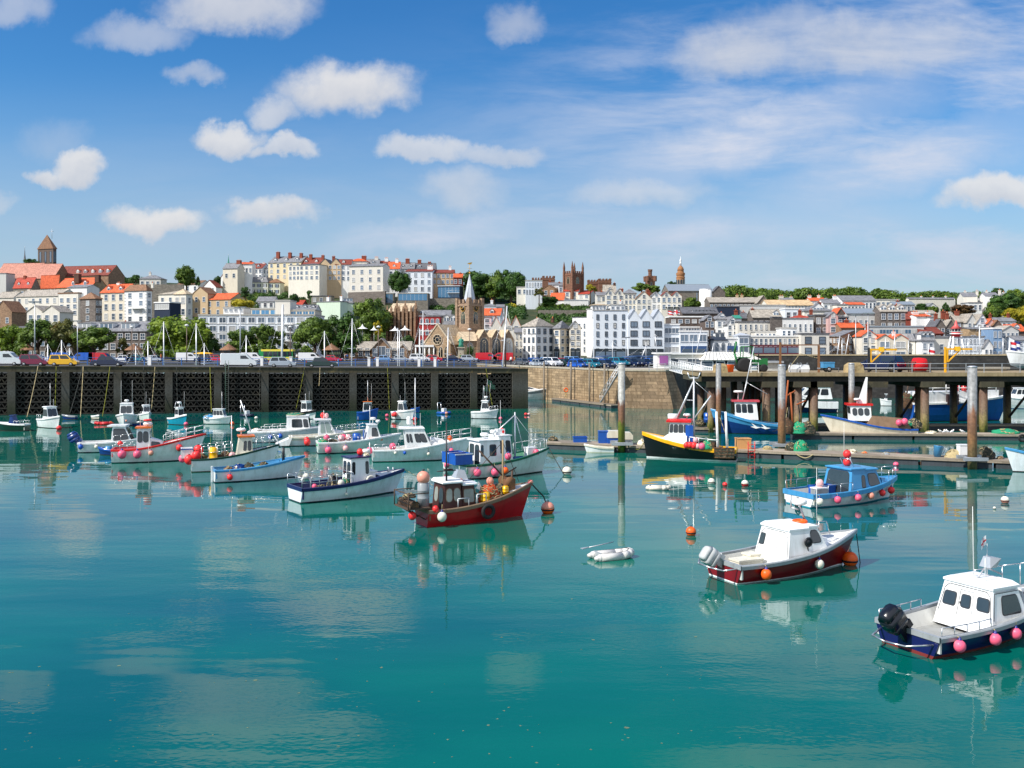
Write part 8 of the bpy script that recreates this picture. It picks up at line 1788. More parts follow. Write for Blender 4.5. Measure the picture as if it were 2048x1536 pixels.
for i,(dx,y,z,r,c) in enumerate([(-.15,-.5,.9,.38,'red'),(.35,-.6,1.2,.36,'red'),(.5,.2,1.5,.4,'red'),(-.6,-.1,.95,.3,'pink')]):fender(b.w((-b.L/2+dx,y,z)),r,c,'%s of four floats at the stern of the orange roofed fishing boat' % ['second biggest','third biggest','biggest','smallest'][i],None,None,False)
heap(b.w((b.X(.1),-.1,.7)),.6,NETD,'brown rope heap at the stern of the orange roofed fishing boat','rope_heap','rope',b.th,1.0,61);drum(b.w((b.X(.27),-.3,.6)),.32,1.1,CARP['yellow'],'yellow barrel on the orange roofed fishing boat',b.th);heap(b.w((b.X(.42),-.1,.6)),.6,POTM,'brown pot heap amidships on the orange roofed fishing boat','pot_heap','pot',b.th,1.2,62);fender(b.w((b.X(.5),-.7,1.1)),.28,'palepink','pale pink fender amidships on the orange roofed fishing boat',None,None,False)
b=Boat('white fishing boat with a red gunwale and small orange roofed wheelhouse',228,405,927,15,.34,group=G1,fs=1.05,fb=2.1,hull='white',gun='scarlet',anti=ANTIB,td=.62,floor=.5,band=.12,ws=.82,rake=.12,inner=HP['pinkred'])
b.house(.29,.46,2.15,.5,.5,rf=.05,ra=.05,wt=.92,wall='paleblue',roof='orange',side=((.1,.42),(.52,.86)),v=(.5,.88),front=2,aft=((.2,.8,.5,.88,False),),oh=(.12,.12,.12),th=.12,rad=.3);ht=b.top;b.cuddy(.46,.64,.9,.7,.95,.3,.8,'white',1);b.rail(.62,.99,.7,n=5,bars=2,m=ALU);b.rail(.02,.28,.4,n=3,bars=1);b.radar(b.X(.42),0,ht,.35,.1);b.lifering(b.X(.42),-.1,ht+.5,'red');b.whip(b.X(.33),0,ht,1.2);b.whip(b.X(.45),-b.half(.45)-.1,-.2,1.7)
b.fend([(.14,.75,.36,'pink'),(.32,.72,.34,'pink'),(.48,.78,.22,'salmon'),(.8,1.1,.3,'red')],'red gunwaled fishing boat');fender(b.w((b.X(.08),.5,1.4)),.2,'red','small red float on the stern rail of the red gunwaled fishing boat',None,None,False)
b=Boat('white sports boat with a pale hardtop and blue outboard behind the red gunwaled boat',162,300,906,9,.33,name='sports_boat',group=G1,fs=.85,fb=1.2,hull='white',gun='white',anti=ANTIB,td=.55,floor=.4);b.house(.5,.82,1.35,.72,.85,rf=.6,ra=.1,wt=.9,side=((.1,.9),),v=(.1,.85),front=1,fv=(.1,.9),oh=(.1,.4,.15),th=.12);b.outboard(0,30,HP['deepblue'],1.4);b.fend([(.06,.55,.2,'blue'),(.3,.55,.17,'white')],'white sports boat');b.rail(.55,.95,.5,n=4,bars=1)
b=Boat('small deep blue open skiff beside the red gunwaled boat',195,240,911,172,.4,name='skiff',group=G1,fs=.45,fb=.65,hull='deepblue',gun='blue',anti=ANTIB,td=.85);drum(b.w((0,0,.15)),.28,.55,HP['skyblue'],'blue tub in the small deep blue skiff',0)
# ---- row moored under the left pier
b=Boat('dark green speedboat with a blue folded canopy at the left edge',-6,57,861,176,.38,name='speedboat',group=G1,fs=.75,fb=.95,hull='darkgreen',gun='white',td=.5,D=102);b.house(.4,.62,.9,.7,.75,rf=.2,ra=.3,wall='deepblue',side=(),front=0,name='canopy');b.rail(.05,.4,.35,n=3,bars=1)
b=Boat('white cabin cruiser with wraparound windows under the second pier pillar',66,130,858,-38,.38,name='cabin_cruiser',group=G1,fs=.95,fb=1.4,hull='white',gun='white',td=.45);b.house(.36,.72,1.5,.8,.8,rf=.5,ra=.1,side=((.05,.3),(.35,.62),(.67,.95)),v=(.35,.85),front=2,fv=(.35,.88),oh=(.1,.2,.08),dome=.05);b.mast(.5,0,b.top,2.6,.03,ALU,False,False);b.whip(b.X(.6),.2,b.top,.8);b.rail(.0,.3,.5,n=2,bars=2)
b=Boat('small blue rowing dinghy half hidden behind the white cabin cruiser',123,154,839,175,.4,name='dinghy',group=G1,fs=.4,fb=.6,hull='deepblue',gun='grey',td=.85)
b=Boat('small cream dinghy alone under the left pier',180,202,839,-40,.42,name='dinghy',group=G1,fs=.4,fb=.55,hull='cream',gun='white',td=.85)
def inflatable(x0,x1,y,th,label,tube,floor_=None,outb=False,arch=False,L=None,flip=False,tr=.28):
 D0=wd(y);a=R(th);BL=.52;W_=(x1-x0)/F*D0;L=W_/(abs(cos(a))+BL*abs(sin(a)));D=D0+.85*(L/2*abs(sin(a))+BL*L/2*abs(cos(a)));W_=(x1-x0)/F*D;L=W_/(abs(cos(a))+BL*abs(sin(a)))
 B=L*BL;r=L*tr*.32;t=thing('inflatable_dinghy',label,'dinghy',(((x0+x1)/2-1024)/F*D,D,0),a);b=MB();y1=B/2-r
 P=[(-L/2,y1,r*.75),(-L*.36,y1,r*.75),(L*.18,y1,r*.8),(L*.36,y1*.72,r*1.0),(L*.46,y1*.3,r*1.25),(L*.46,-y1*.3,r*1.25),(L*.36,-y1*.72,r*1.0),(L*.18,-y1,r*.8),(-L*.36,-y1,r*.75),(-L/2,-y1,r*.75)];rr=[r*.35,r,r,r,r,r,r,r,r,r*.35]
 Q=[];
 for i in range(len(P)-1):
  b.tube(P[i],P[i+1],rr[i],rr[i+1],12)
 for p,q in zip(P[1:-1],rr[1:-1]):b.ball(p,q,12)
 b.build('tube',[tube],t);MB().box(-L*.33,L*.3,-y1,y1,.04,r*.5).build('floor',[floor_ or DECKG],t);MB().box(-L*.35,-L*.32,-y1,y1,.02,r*1.9).build('transom',[HP['grey']],t);MB().box(-L*.02,L*.07,-y1,y1,r*1.2,r*1.32).build('seat',[DECKG],t)
 q=MB();q.path([(p[0]*.9,p[1]*1.0,p[2]+r*.95) for p in P[1:-1]],r*.07);q.build('grab_line',[ROPED],t)
 if arch:q=MB();q.path([(-L*.38,-y1,r),(-L*.42,-y1,r+1.3),(-L*.42,y1,r+1.3),(-L*.38,y1,r)],.05);q.build('roll_bar',[STEEL],t);MB().box(-L*.1,L*.1,-.3,.3,r*.5,r+.6).build('console',[HP['white']],t)
 return t
inflatable(1172,1273,1124,22,'grey inflatable dinghy with paddles floating alone in the foreground',paint('pale grey hypalon',(206,204,200),.5),paint('grey dinghy floor',(170,172,176),.6))
t=thing('oar','grey paddle lying over the side of the grey inflatable dinghy','oar',(px(1188,1110,wd(1118)).x,wd(1118)+.8,.34),R(28));MB().tube((-.2,0,0),(1.1,0,.12),.025).build('shaft',[GALV],t);MB().frus([(-.55,-.1,-.03),(-.2,-.04,0),(-.2,.04,0),(-.55,.1,-.03)],[(-.55,-.1,0),(-.2,-.04,.03),(-.2,.04,.03),(-.55,.1,0)]).build('blade',[HP['grey']],t)
inflatable(1290,1342,981,-12,'weathered white upturned raft floating left of the white and red buoys',paint('dirty white hypalon',(214,210,196),.6,streak=.4),HP['cream'])
inflatable(190,226,850,-170,'red inflatable dinghy left of the bow on white boat',paint('red hypalon',(196,32,36),.4))
b=Boat('white half cabin boat seen bow on with two tall aerials',222,266,854,-74,.4,name='motor_boat',group=G1,fs=1.0,fb=1.5,hull='white',gun='white',td=.45);b.house(.32,.6,1.75,.66,.7,rf=.3,ra=.1,side=((.2,.8),),v=(.45,.85),front=2,fv=(.42,.85),oh=(.06,.1,.05),dome=.06);b.whip(b.hx,-.6,b.top,2.6);b.whip(b.hx,.6,b.top,2.6);b.radar(b.hx,0,b.top,.25,.15);fender(b.w((b.L/2-.1,.3,.7)),.12,'salmon','small salmon fender on the bow of the bow on white boat',None,None,False)
b=Boat('blue grey rowing tender tied right of the bow on white boat',264,290,853,-20,.42,name='dinghy',group=G1,fs=.45,fb=.6,hull='deepblue',gun='grey',td=.85)
b=Boat('small white cabin boat with two arched windows near the pier',271,306,843,-55,.4,name='motor_boat',group=G1,fs=.75,fb=1.1,hull='palegreen',gun='white',td=.5);b.house(.4,.72,1.25,.7,.6,rf=.25,ra=.1,side=((.12,.45),(.55,.88)),front=2,rad=.4,dome=.06);b.whip(b.hx,0,b.top,1.6);b.whip(b.hx+.4,.3,b.top,.8)
b=Boat('turquoise hulled fishing boat with a white wheelhouse near the pier',331,379,851,-36,.4,group=G1,fs=.75,fb=1.25,hull='turquoise',gun='white',td=.5);b.house(.45,.72,1.4,.66,.6,rf=.1,ra=.1,side=((.1,.45),(.55,.9)),front=2,fv=(.4,.85),oh=(.1,.1,.08));b.radar(b.hx,0,b.top,.24,.4);b.whip(b.hx+.5,.3,b.top,1.8);q=MB();q.path([(b.hx-.2,-.5,b.top),(b.hx-.2,-.3,b.top+.6),(b.hx-.2,.3,b.top+.6),(b.hx-.2,.5,b.top)],.04);q.build('roof_arch',[GALV],b.t)
b=Boat('white cabin boat with three side windows and a blue stern cover',408,464,849,-8,.34,name='motor_boat',group=G1,fs=.7,fb=.95,hull='white',gun='white',anti=ANTIB,td=.4);b.house(.38,.88,1.15,.74,.6,rf=.35,ra=.05,side=((.05,.28),(.36,.6),(.68,.92)),v=(.45,.85),front=2);b.mast(.7,0,b.top,2.0,.03,ALU,False,False);heap(b.w((b.X(.15),0,.65)),.75,HP['skyblue'],'blue cover over the stern of the three windowed white boat','boat_cover','cover',b.th,.6,71)
inflatable(477,511,834,-30,'navy rigid inflatable boat with a roll bar under the pier',paint('navy hypalon',(26,34,60),.4),None,False,True)
b=Boat('white pilot style boat on dark inflatable collar near the middle of the pier',584,636,839,-35,.4,name='motor_boat',group=G1,fs=.75,fb=1.2,hull='white',gun='black',anti=ANTIB,td=.4,band=.3);b.house(.38,.72,1.6,.66,.6,rf=.15,ra=.1,side=((.08,.46),(.54,.92)),v=(.42,.86),front=2,fv=(.4,.86),oh=(.1,.1,.1));b.mast(.5,0,b.top,.9,.03,ALU,True,False);b.whip(b.hx+.5,0,b.top,1.2)
b=Boat('bright blue fishing boat with a white windowed wheelhouse near the pier',713,756,841,14,.38,group=G1,fs=1.0,fb=1.45,hull='blue',gun='blue',td=.45);b.house(.3,.78,1.35,.64,.9,rf=.1,ra=.1,roof='salmon' if 'salmon' in HP else 'orange',side=((.05,.3),(.36,.62),(.68,.95)),v=(.3,.85),front=2,oh=(.08,.08,.06));b.mast(.55,0,b.top,2.6,.04,ALU,False,False);b.whip(b.X(.75),.2,b.top,2.2)
b=Boat('white cabin boat with red fenders on its side near the pier',781,830,840,-26,.38,name='motor_boat',group=G1,fs=.95,fb=1.3,hull='white',gun='white',td=.45);b.house(.32,.7,1.5,.72,.7,rf=.35,ra=.1,side=((.1,.45),(.52,.9)),v=(.35,.85),front=2,fv=(.35,.86),dome=.06);b.whip(b.hx+.3,0,b.top,2.4);b.whip(b.hx-.4,0,b.top,.7);b.fend([(.2,.6,.28,'red'),(.3,.65,.32,'red')],'red fendered cabin boat')
b=Boat('little blue tender behind the red fendered cabin boat',822,840,826,0,.4,name='dinghy',group=G1,fs=.6,fb=.8,hull='blue',gun='blue',td=.8)
inflatable(871,905,829,-36,'bright blue rigid inflatable boat with a roll bar near the pier end',paint('blue hypalon',(28,84,160),.4),HP['paleblue'],False,True)
b=Boat('white cabin boat flying green flags near the pier end',942,997,838,-12,.36,name='motor_boat',group=G1,fs=.85,fb=1.2,hull='white',gun='white',td=.4);b.house(.38,.78,1.45,.7,.75,rf=.4,ra=.2,side=((.12,.36),(.42,.66),(.72,.94)),v=(.4,.85),front=2,fv=(.4,.86),dome=.05);b.radar(b.hx,0,b.top,.26,.3);b.mast(.5,0,b.top,1.8,.03,ALU,False,False);b.rail(.75,.98,.5,n=3,bars=1)
t=thing('dan_flag','dark green flags on canes standing on the white cabin boat near the pier end','flag',b.w((b.X(.42),.2,b.top)),b.th)
q=MB()
for x,h in ((0,1.9),(.5,2.7),(.9,2.2)):q.tube((x,0,0),(x+.15,0,h),.02)
q.build('cane',[GALV],t);q=MB()
for x,h in ((0,1.9),(.5,2.7),(.9,2.2)):q.frus([(x+.1,0,h-.7),(x+.75,.08,h-.85),(x+.7,.08,h-.3),(x+.14,0,h-.1)],[(x+.1,.02,h-.7),(x+.75,.1,h-.85),(x+.7,.1,h-.3),(x+.14,.02,h-.1)])
q.build('cloth',[HP['darkgreen']],t)
# ---- boats by the jetty
b=Boat('deep blue trawler with a faded red wheelhouse roof behind the rusty pile',1424,1582,870,170,.3,name='trawler',group=G1,fs=1.05,fb=2.55,hull='deepblue',gun='skyblue',anti=ANTIB,td=.58,floor=.6,band=.22,ws=.9,pointy=2.6,stripe='skyblue',deck=HP['cream'])
b.house(.45,.76,1.85,.62,1.5,rf=-.1,ra=.2,wt=.95,roof='pinkred',side=((.2,.42),(.48,.68),(.74,.94)),v=(.4,.85),front=3,fv=(.4,.86),oh=(.3,.3,.15),th=.18);ht=b.top;b.radar(b.X(.72),0,ht,.5,.75);MB().tube((b.X(.66),0,ht),(b.X(.5),0,ht+5.6),.06,.04,8).build('mast',[ALU],b.t);q=MB();q.tube((b.X(.66),.2,ht),(b.X(.6),.2,ht+2),.05);q.tube((b.X(.6),0,ht+1.8),(b.X(.32),0,ht+.6),.03);q.build('rigging',[ALU],b.t)
for i,(x0,z0) in enumerate([(.49,.75),(.36,.7)]):
 t=MB();xa=b.X(x0);y=b.half(x0)+.02
 t.frus([(xa-.5,y,z0),(xa,y,z0-.12),(xa+.55,y,z0+.08),(xa+.1,y,z0+.12)],[(xa-.5,y+.02,z0),(xa,y+.02,z0-.12),(xa+.55,y+.02,z0+.08),(xa+.1,y+.02,z0+.12)]);t.frus([(xa-.1,y,z0+.1),(xa+.15,y,z0+.1),(xa+.45,y,z0+.42),(xa+.3,y,z0+.36)],[(xa-.1,y+.02,z0+.1),(xa+.15,y+.02,z0+.1),(xa+.45,y+.02,z0+.42),(xa+.3,y+.02,z0+.36)]);t.build('gull_emblem',[WHITEP],b.t)
b=Boat('white decked fishing boat with a brown canvas cover and a red roofed wheelhouse',1645,1828,879,172,.3,group=G1,fs=1.0,fb=2.3,hull='cream',gun='blue',anti=ANTIB,td=.5,floor=.6,band=.14,ws=.88,rake=.14,pointy=2.2)
b.house(.55,.80,1.5,.6,1.75,rf=-.1,ra=.1,wt=.94,roof='scarlet',side=((.1,.32),(.4,.62),(.7,.9)),v=(.36,.82),front=3,oh=(.25,.2,.12),th=.2,rad=.4);ht=b.top;MB().frus([(b.X(.6),-.25,ht),(b.X(.7),-.25,ht),(b.X(.7),.25,ht),(b.X(.6),.25,ht)],[(b.X(.58),-.08,ht+2.6),(b.X(.6),-.08,ht+2.6),(b.X(.6),.08,ht+2.6),(b.X(.58),.08,ht+2.6)]).build('mast',[WHITEP],b.t);b.radar(b.X(.72),.3,ht,.3,.3);MB().frus([(b.X(.08),-b.half(.1)*.98,1.0),(b.X(.62),-b.half(.6)*.92,1.35),(b.X(.62),b.half(.6)*.92,1.35),(b.X(.08),b.half(.1)*.98,1.0)],[(b.X(.14),-b.half(.1)*.6,1.95),(b.X(.55),-b.half(.6)*.6,2.25),(b.X(.55),b.half(.6)*.6,2.25),(b.X(.14),b.half(.1)*.6,1.95)]).build('canvas_cover',[mat('brown canvas',srgb(128,104,82),.9,.2,2,streak=.5)],b.t)
fender(b.w((b.X(.17),b.half(.17)+.1,1.75)),.36,'pink','pink fender on the brown covered fishing boat, nearer the bow of two',None,None,False);fender(b.w((b.X(.24),b.half(.24)+.1,1.65)),.34,'pink','pink fender on the brown covered fishing boat, nearer the stern of two',None,None,False);heap(b.w((b.X(.02),.2,1.0)),.8,NETD,'dark net heap at the stern of the brown covered fishing boat',rz=b.th,flat=1.2,seed=81);heap(b.w((b.X(.1),.6,1.3)),.45,NETG,'green net heap at the stern of the brown covered fishing boat',rz=b.th,flat=1,seed=82)
b=Boat('large white and blue trawler moored behind the jetty',1806,2026,844,7,.26,name='trawler',group=G1,fs=2.3,fb=3.1,hull='blue',gun='white',anti=ANTIB,td=.2,floor=1.2,band=.2,ws=.95,rake=.1,pointy=2.8)
MB().frus([(b.X(.06),-b.half(.1)-.04,2.0),(b.X(.97),-.35,2.7),(b.X(.97),.35,2.7),(b.X(.06),b.half(.1)+.04,2.0)],[(b.X(.06),-b.half(.1),3.6),(b.X(.985),-.2,3.75),(b.X(.985),.2,3.75),(b.X(.06),b.half(.1),3.6)]).build('shelter_deck',[HP['white']],b.t)
q=MB();q.box(b.X(.34),b.X(.46),-b.half(.4)-.14,-b.half(.4)*.86,2.05,3.35);q.build('hauling_hatch',[ANTI],b.t);b.mast(.12,0,3.6,3.0,.1,ALU,True,True)
q=MB();P=[Vector((b.X(f),-b.half(min(f,.8))*.88,3.6)) for f in (.06,.2,.34,.48,.62,.76,.9)]
for p in P:q.tube(p,p+Vector((0,0,1.0)),.05)
for z in (.5,1.0):q.path([p+Vector((0,0,z)) for p in P],.045)
q.build('guard_rail',[WHITEP],b.t)
for f,col in ((.5,'red'),(.58,'scarlet')):drum(b.w((b.X(f),-.6,3.6)),.3,.8,HP['scarlet'] if col == 'scarlet' else CARP['red'],('left' if f==.5 else 'right') + ' red drum on the shelter deck of the big blue trawler',0)
q=MB();q.path([(b.X(-.02),0,2.5),(b.X(.03),0,5.6),(b.X(.14),0,3.8)],.1);q.tube((b.X(.03),0,5.4),(b.X(-.1),0,4.6),.07);q.build('gantry',[paint('rusty frame',(84,66,54),.8,streak=.5)],b.t);heap(b.w((b.X(-.02),-.2,1.6)),1.3,POTM,'big brown trawl net on the stern gantry of the big blue trawler','trawl_net','net',b.th,1.3,91,NETG);fender(b.w((b.X(.06),-.9,3.9)),.28,'red','red float on the stern gantry of the big blue trawler',None,None,False)
b=Boat('white motor cruiser with a navy hull moored behind the jetty columns',1556,1672,826,178,.27,name='motor_cruiser',group=G1,fs=1.5,fb=2.0,hull='navy',gun='white',td=.2,band=.9,ws=.9);b.house(.1,.8,1.6,.76,1.9,rf=1.6,ra=.3,wt=.86,side=((.1,.34),(.4,.62),(.68,.86)),v=(.35,.85),front=2,fv=(.3,.9),oh=(.05,.2,.08),th=.15);b.rail(.6,.98,.8,n=5,bars=2);b.radar(b.hx,0,b.top,.4,.4)
b=Boat('white cruiser with a navy canopy at the far right behind the trawler bow',1980,2090,818,176,.3,name='motor_cruiser',group=G1,fs=1.4,fb=2.0,hull='white',gun='white',anti=HP['blue'],td=.4);b.house(.4,.66,1.5,.7,1.5,rf=.6,ra=.1,side=((.1,.45),(.55,.9)),front=2);b.house(.2,.4,1.3,.66,1.5,rf=0,ra=.4,wall='navy',side=((.2,.8),),front=0,name='canopy');b.whip(b.X(.2),0,2.0,5.0,1.2)
b=Boat('small white day boat moored beyond the jetty',1760,1782,812,175,.36,name='motor_boat',group=G1,fs=.8,fb=1.1,hull='white',gun='white',td=.4);b.house(.4,.7,1.1,.7,.7,side=((.1,.9),),front=2)
b=Boat('sleek white speedboat moored against the sunlit quay wall',1030,1112,800,6,.27,name='speedboat',group=G1,fs=1.4,fb=2.1,hull='white',gun='white',anti=HP['palegreen'],td=.3,rake=.2,pointy=2.0,stripe='grey');b.cuddy(.25,.8,.7,.7,1.7,2.2,.6,'white',2);q=MB();q.path([(b.X(.2),-1,1.8),(b.X(.12),-1,3.2),(b.X(.12),1,3.2),(b.X(.2),1,1.8)],.1);q.build('radar_arch',[HP['white']],b.t)
b=Boat('small white open dinghy tied to the front pontoon left of the mossy pile',1168,1228,906,176,.34,name='dinghy',group=G1,fs=.45,fb=.7,hull='white',gun='cream',anti=HP['cream'],td=.75)
b=Boat('boat with a bright blue gunwale cut by the right edge at the pontoon',2014,2150,948,172,.34,group=G1,fs=1.0,fb=1.75,hull='paleblue',gun='skyblue',td=.6,rake=.12);b.house(.2,.45,1.5,.7,.8)
b=Boat('white boat laid up on the quay at the far right',2012,2110,742,178,.32,name='motor_boat',group='boats ashore',fs=1.3,fb=1.7,dr=.5,hull='white',gun='white',anti=HP['grey'],td=.4,D=118,z=6.9);b.house(.2,.6,1.2,.7,1.2)
# ---- mooring buoys
for a in [(1095.5,1016,13.5,'orange','large orange buoy with a faded top by the red fishing boat','salmon'),(1382,1063,10.3,'orange','bright orange buoy alone between the grey dinghy and the maroon boat'),(1134,942,9.3,'white','white buoy with a red waterline off the white and green boat'),(1423,963,7,'white','white buoy, left of three in a row before the pontoon'),(1450,969,5,'red','small red buoy, middle of three in a row before the pontoon'),(1490,967,7.3,'red','red and white buoy, right of three in a row before the pontoon','white'),(2010,1000,8,'salmon','salmon and white buoy near the right edge','white'),(612,953,7,'white','white dome buoy beyond the navy trimmed white boat'),(1700,1118,15.5,'orange','big orange buoy at the bow of the maroon cabin boat'),
          (53,856,5,'red','red buoy off the dark green speedboat','salmon'),(118,856,5.2,'red','red buoy at the bow of the white cruiser'),(221,846,3.6,'orange','orange buoy at the red inflatable'),(251,852,3.6,'white','white buoy under the bow on white boat'),(298,839,4.2,'white','white buoy under the arched window boat'),(372,848,4.2,'pink','pink buoy at the turquoise boat'),(464.5,847,4,'orange','orange buoy at the three windowed white boat'),(512.5,836,3.6,'white','white buoy right of the navy rigid inflatable'),(647,833.5,2.4,'orange','tiny orange buoy behind the pale cruiser'),(774,831,3.6,'pink','pink buoy left of the red fendered cabin boat'),(830,838.5,4.3,'red','red buoy right of the red fendered cabin boat'),(893,826.5,3.2,'salmon','salmon buoy at the bright blue rigid inflatable'),(966,834.5,3.6,'white','white buoy at the green flagged boat'),(1001,837,3.6,'pink','pink buoy right of the green flagged boat'),(1051.5,828.5,3.2,'red','red buoy of a pair off the pier end'),(1057.5,828.5,3.0,'palepink','pale pink buoy of a pair off the pier end'),(1387,853,4,'palepink','pale pink buoy left of the blue trawler'),(1792,929,5.5,'pink','pink buoy against the front pontoon'),(1117,892.5,4.6,'red','red round buoy against the left end of the front pontoon'),(1139.5,894,4.2,'pink','pink round buoy against the left end of the front pontoon'),(1226,900,3.6,'blue','blue round buoy at the foot of the mossy pile'),(1989,1016,3,'white','tiny white float near the right edge'),(1574.5,855,4,'red','red float behind the rusty pile'),
          (1957,874,4.8,'white','white float hung on the low pontoon at the right'),(1981,874.5,5.2,'red','left of two red floats hung on the low pontoon'),(1991.5,875.5,5,'red','right of two red floats hung on the low pontoon'),(2002,877,3,'salmon','salmon float hung on the low pontoon')]:buoy(*a)
# ---- ropes from the pier down to the boats
for i,(x0,x1,y1,m) in enumerate([(76,54,834,ROPE),(112.5,110,820,ROPEG),(165,140,826,ROPED),(166.5,161,834,ROPE),(220,205,833,ROPEG),(287,290,812,ROPED),(310,303,818,ROPE),(353,355,812,ROPED),(420,423,824,ROPEG),(457,457,828,ROPED),(609,592,818,ROPEG),(608,609,813,ROPED),(775,779,820,ROPEG),(806,816,808,ROPED),(640,638,772,ROPE),(972,985,812,ROPEG),(520,519,815,ROPED)]):
 p=on_pier(x0,-.14);D=p.y-1.5-(6 if y1>822 else 0);q=px(x1,y1,D);ropething([p+Vector((0,0,.05)),q],'%s rope from the left hanging from the pier edge to the moored boats' % ordn[i] if i<17 else '',m,.045,.25)
# ------------------------------------------------------------------ things on the jetty, the quay and the pontoons
def jt(x,back=1.5):D=100+back;return Vector(((x-1024)/F*D,D,JZ))
def tractor():
 t=thing('tractor','old green tractor with an open cab frame parked on the jetty','tractor',jt(1500,4),R(0));G=paint('tractor green',(30,110,54),.5,streak=.4);k=1.0
 b=MB();b.box(-.2,1.75,-.32,.32,.75,1.35);b.box(1.3,1.85,-.36,.36,.7,1.45);b.box(-1.0,.1,-.3,.3,.6,1.05);b.build('bonnet',[G],t)
 for s in (-1,1):
  b=MB();b.lathe([(.5,-.2),(.72,-.19),(.78,-.1),(.78,.1),(.72,.19),(.5,.2)],22,0,Matrix.Translation((-.75,s*.75,.78)) @ Matrix.Rotation(R(90),4,'X'));b.lathe([(.42,-.16),(.42,.16)],14,1,Matrix.Translation((-.75,s*.75,.78)) @ Matrix.Rotation(R(90),4,'X'));b.build('rear_wheel',[TYRE,G],t)
  b=MB();b.lathe([(.25,-.12),(.42,-.1),(.42,.1),(.25,.12)],16,0,Matrix.Translation((1.35,s*.62,.42)) @ Matrix.Rotation(R(90),4,'X'));b.build('front_wheel',[TYRE],t)
  b=MB();b.box(-1.45,-.15,s*.62-.22,s*.62+.22,1.52,1.6);b.build('mudguard',[G],t)
 b=MB()
 for x in (-.95,.35):
  for s in (-.6,.6):b.tube((x,s,1.1),(x+(.1 if x<0 else -.2),s,2.75),.05)
 b.path([(-.85,-.6,2.75),(.15,-.6,2.75),(.15,.6,2.75),(-.85,.6,2.75),(-.85,-.6,2.75)],.06);b.build('cab_frame',[G],t)
 b=MB();b.path([(-1.35,0,.8),(-1.7,0,2.0),(-1.5,0,3.3)],.12,8);b.build('hydraulic_arm',[G],t);MB().tube((.9,-.2,1.35),(.9,-.2,2.2),.05).build('exhaust_pipe',[BLACK],t);MB().box(-.75,-.25,-.25,.25,1.05,1.45).build('seat',[BLACK],t)
tractor()
car('pickup','navy','dark navy pickup truck with a hard top parked on the jetty',tuple(jt(1760,4)),R(128))
def pickup_top():
 o=[c for c in COL.objects if c.get('label','').startswith('dark navy pickup')][0]
 b=MB();b.frus([(-2.35,-.8,1.06),(-.6,-.8,1.06),(-.6,.8,1.06),(-2.35,.8,1.06)],[(-2.1,-.66,1.7),(-.6,-.66,1.76),(-.6,.66,1.76),(-2.1,.66,1.7)]);b.build('hard_top',[CARP['navy']],o);g=MB()
 for s in (-1,1):g.frus([(-2.0,s*.775,1.2),(-.75,s*.775,1.2),(-.75,s*.735,1.4),(-2.0,s*.735,1.4)],[(-1.9,s*.715,1.6),(-.75,s*.71,1.64),(-.75,s*.69,1.66),(-1.9,s*.69,1.62)])
 g.build('side_window',[CARGLASS],o)
pickup_top()
def stoneblock(x,w,h,label,yt,D=100.4):
 k=D/F;p=px(x,752,D);t=thing('stone_block',label,'stone block',(p.x,D,JZ-.38));W_=w*k;b=MB()
 b.frus([(-W_/2,-.35,0),(W_/2,-.35,0),(W_/2,1.0,0),(-W_/2,1.0,0)],[(-W_*.4,-.32,h*k*.8),(W_*.4,-.32,h*k*.8),(W_*.45,.9,h*k*.8),(-W_*.45,.9,h*k*.8)]);b.frus([(-W_*.4,-.32,h*k*.8),(W_*.4,-.32,h*k*.8),(W_*.45,.9,h*k*.8),(-W_*.45,.9,h*k*.8)],[(-W_*.2,-.25,h*k),(W_*.25,-.25,h*k),(W_*.3,.8,h*k),(-W_*.25,.8,h*k)]);b.build('block',[mat('lichened concrete block',srgb(178,156,114),.9,.3,2.5,streak=.6,c2=srgb(120,96,64),f2=(.52,.64,1.2),bump=.4)],t)
stoneblock(1442,27,25,'lichened concrete block on the jetty edge below the tractor',727);stoneblock(1710,36,27,'lichened concrete block on the jetty edge beside the pickup truck',725)
def davit(x,label,yt,jib,m,post,D=101.2):
 p=px(x,yt,D);t=thing('davit_crane',label,'crane',(p.x,D,JZ),0,'yellow swing cranes');h=p.z-JZ;J=jib/F*D;MB().box(-.09,.09,-.09,.09,-.05,h).build('post',[post],t)
 b=MB();b.box(.09,J,-.08,.08,h-.32,h-.12);b.box(.16,.3,-.07,.07,h-1.6,h-.32);b.frus([(.2,-.06,h-1.55),(.34,-.06,h-1.6),(.34,.06,h-1.6),(.2,.06,h-1.55)],[(J*.5,-.06,h-.4),(J*.5+.2,-.06,h-.34),(J*.5+.2,.06,h-.34),(J*.5,.06,h-.4)]);b.build('jib',[m],t)
 b=MB();b.box(J*.38,J*.38+.45,-.2,.2,h-.45,h+.05);b.build('hoist',[CARP['yellow']],t);MB().tube((J*.95,0,h-.3),(J*.95,0,h-1.3),.02).build('hook_chain',[BLACK],t)
YEL=paint('crane yellow',(246,176,20),.45,streak=.3);davit(1737.5,'yellow jib crane on a black post beside the pickup truck',695,56,YEL,BLACK);davit(1890.5,'yellow and orange jib crane right of the red net drum',694,54,YEL,YEL)
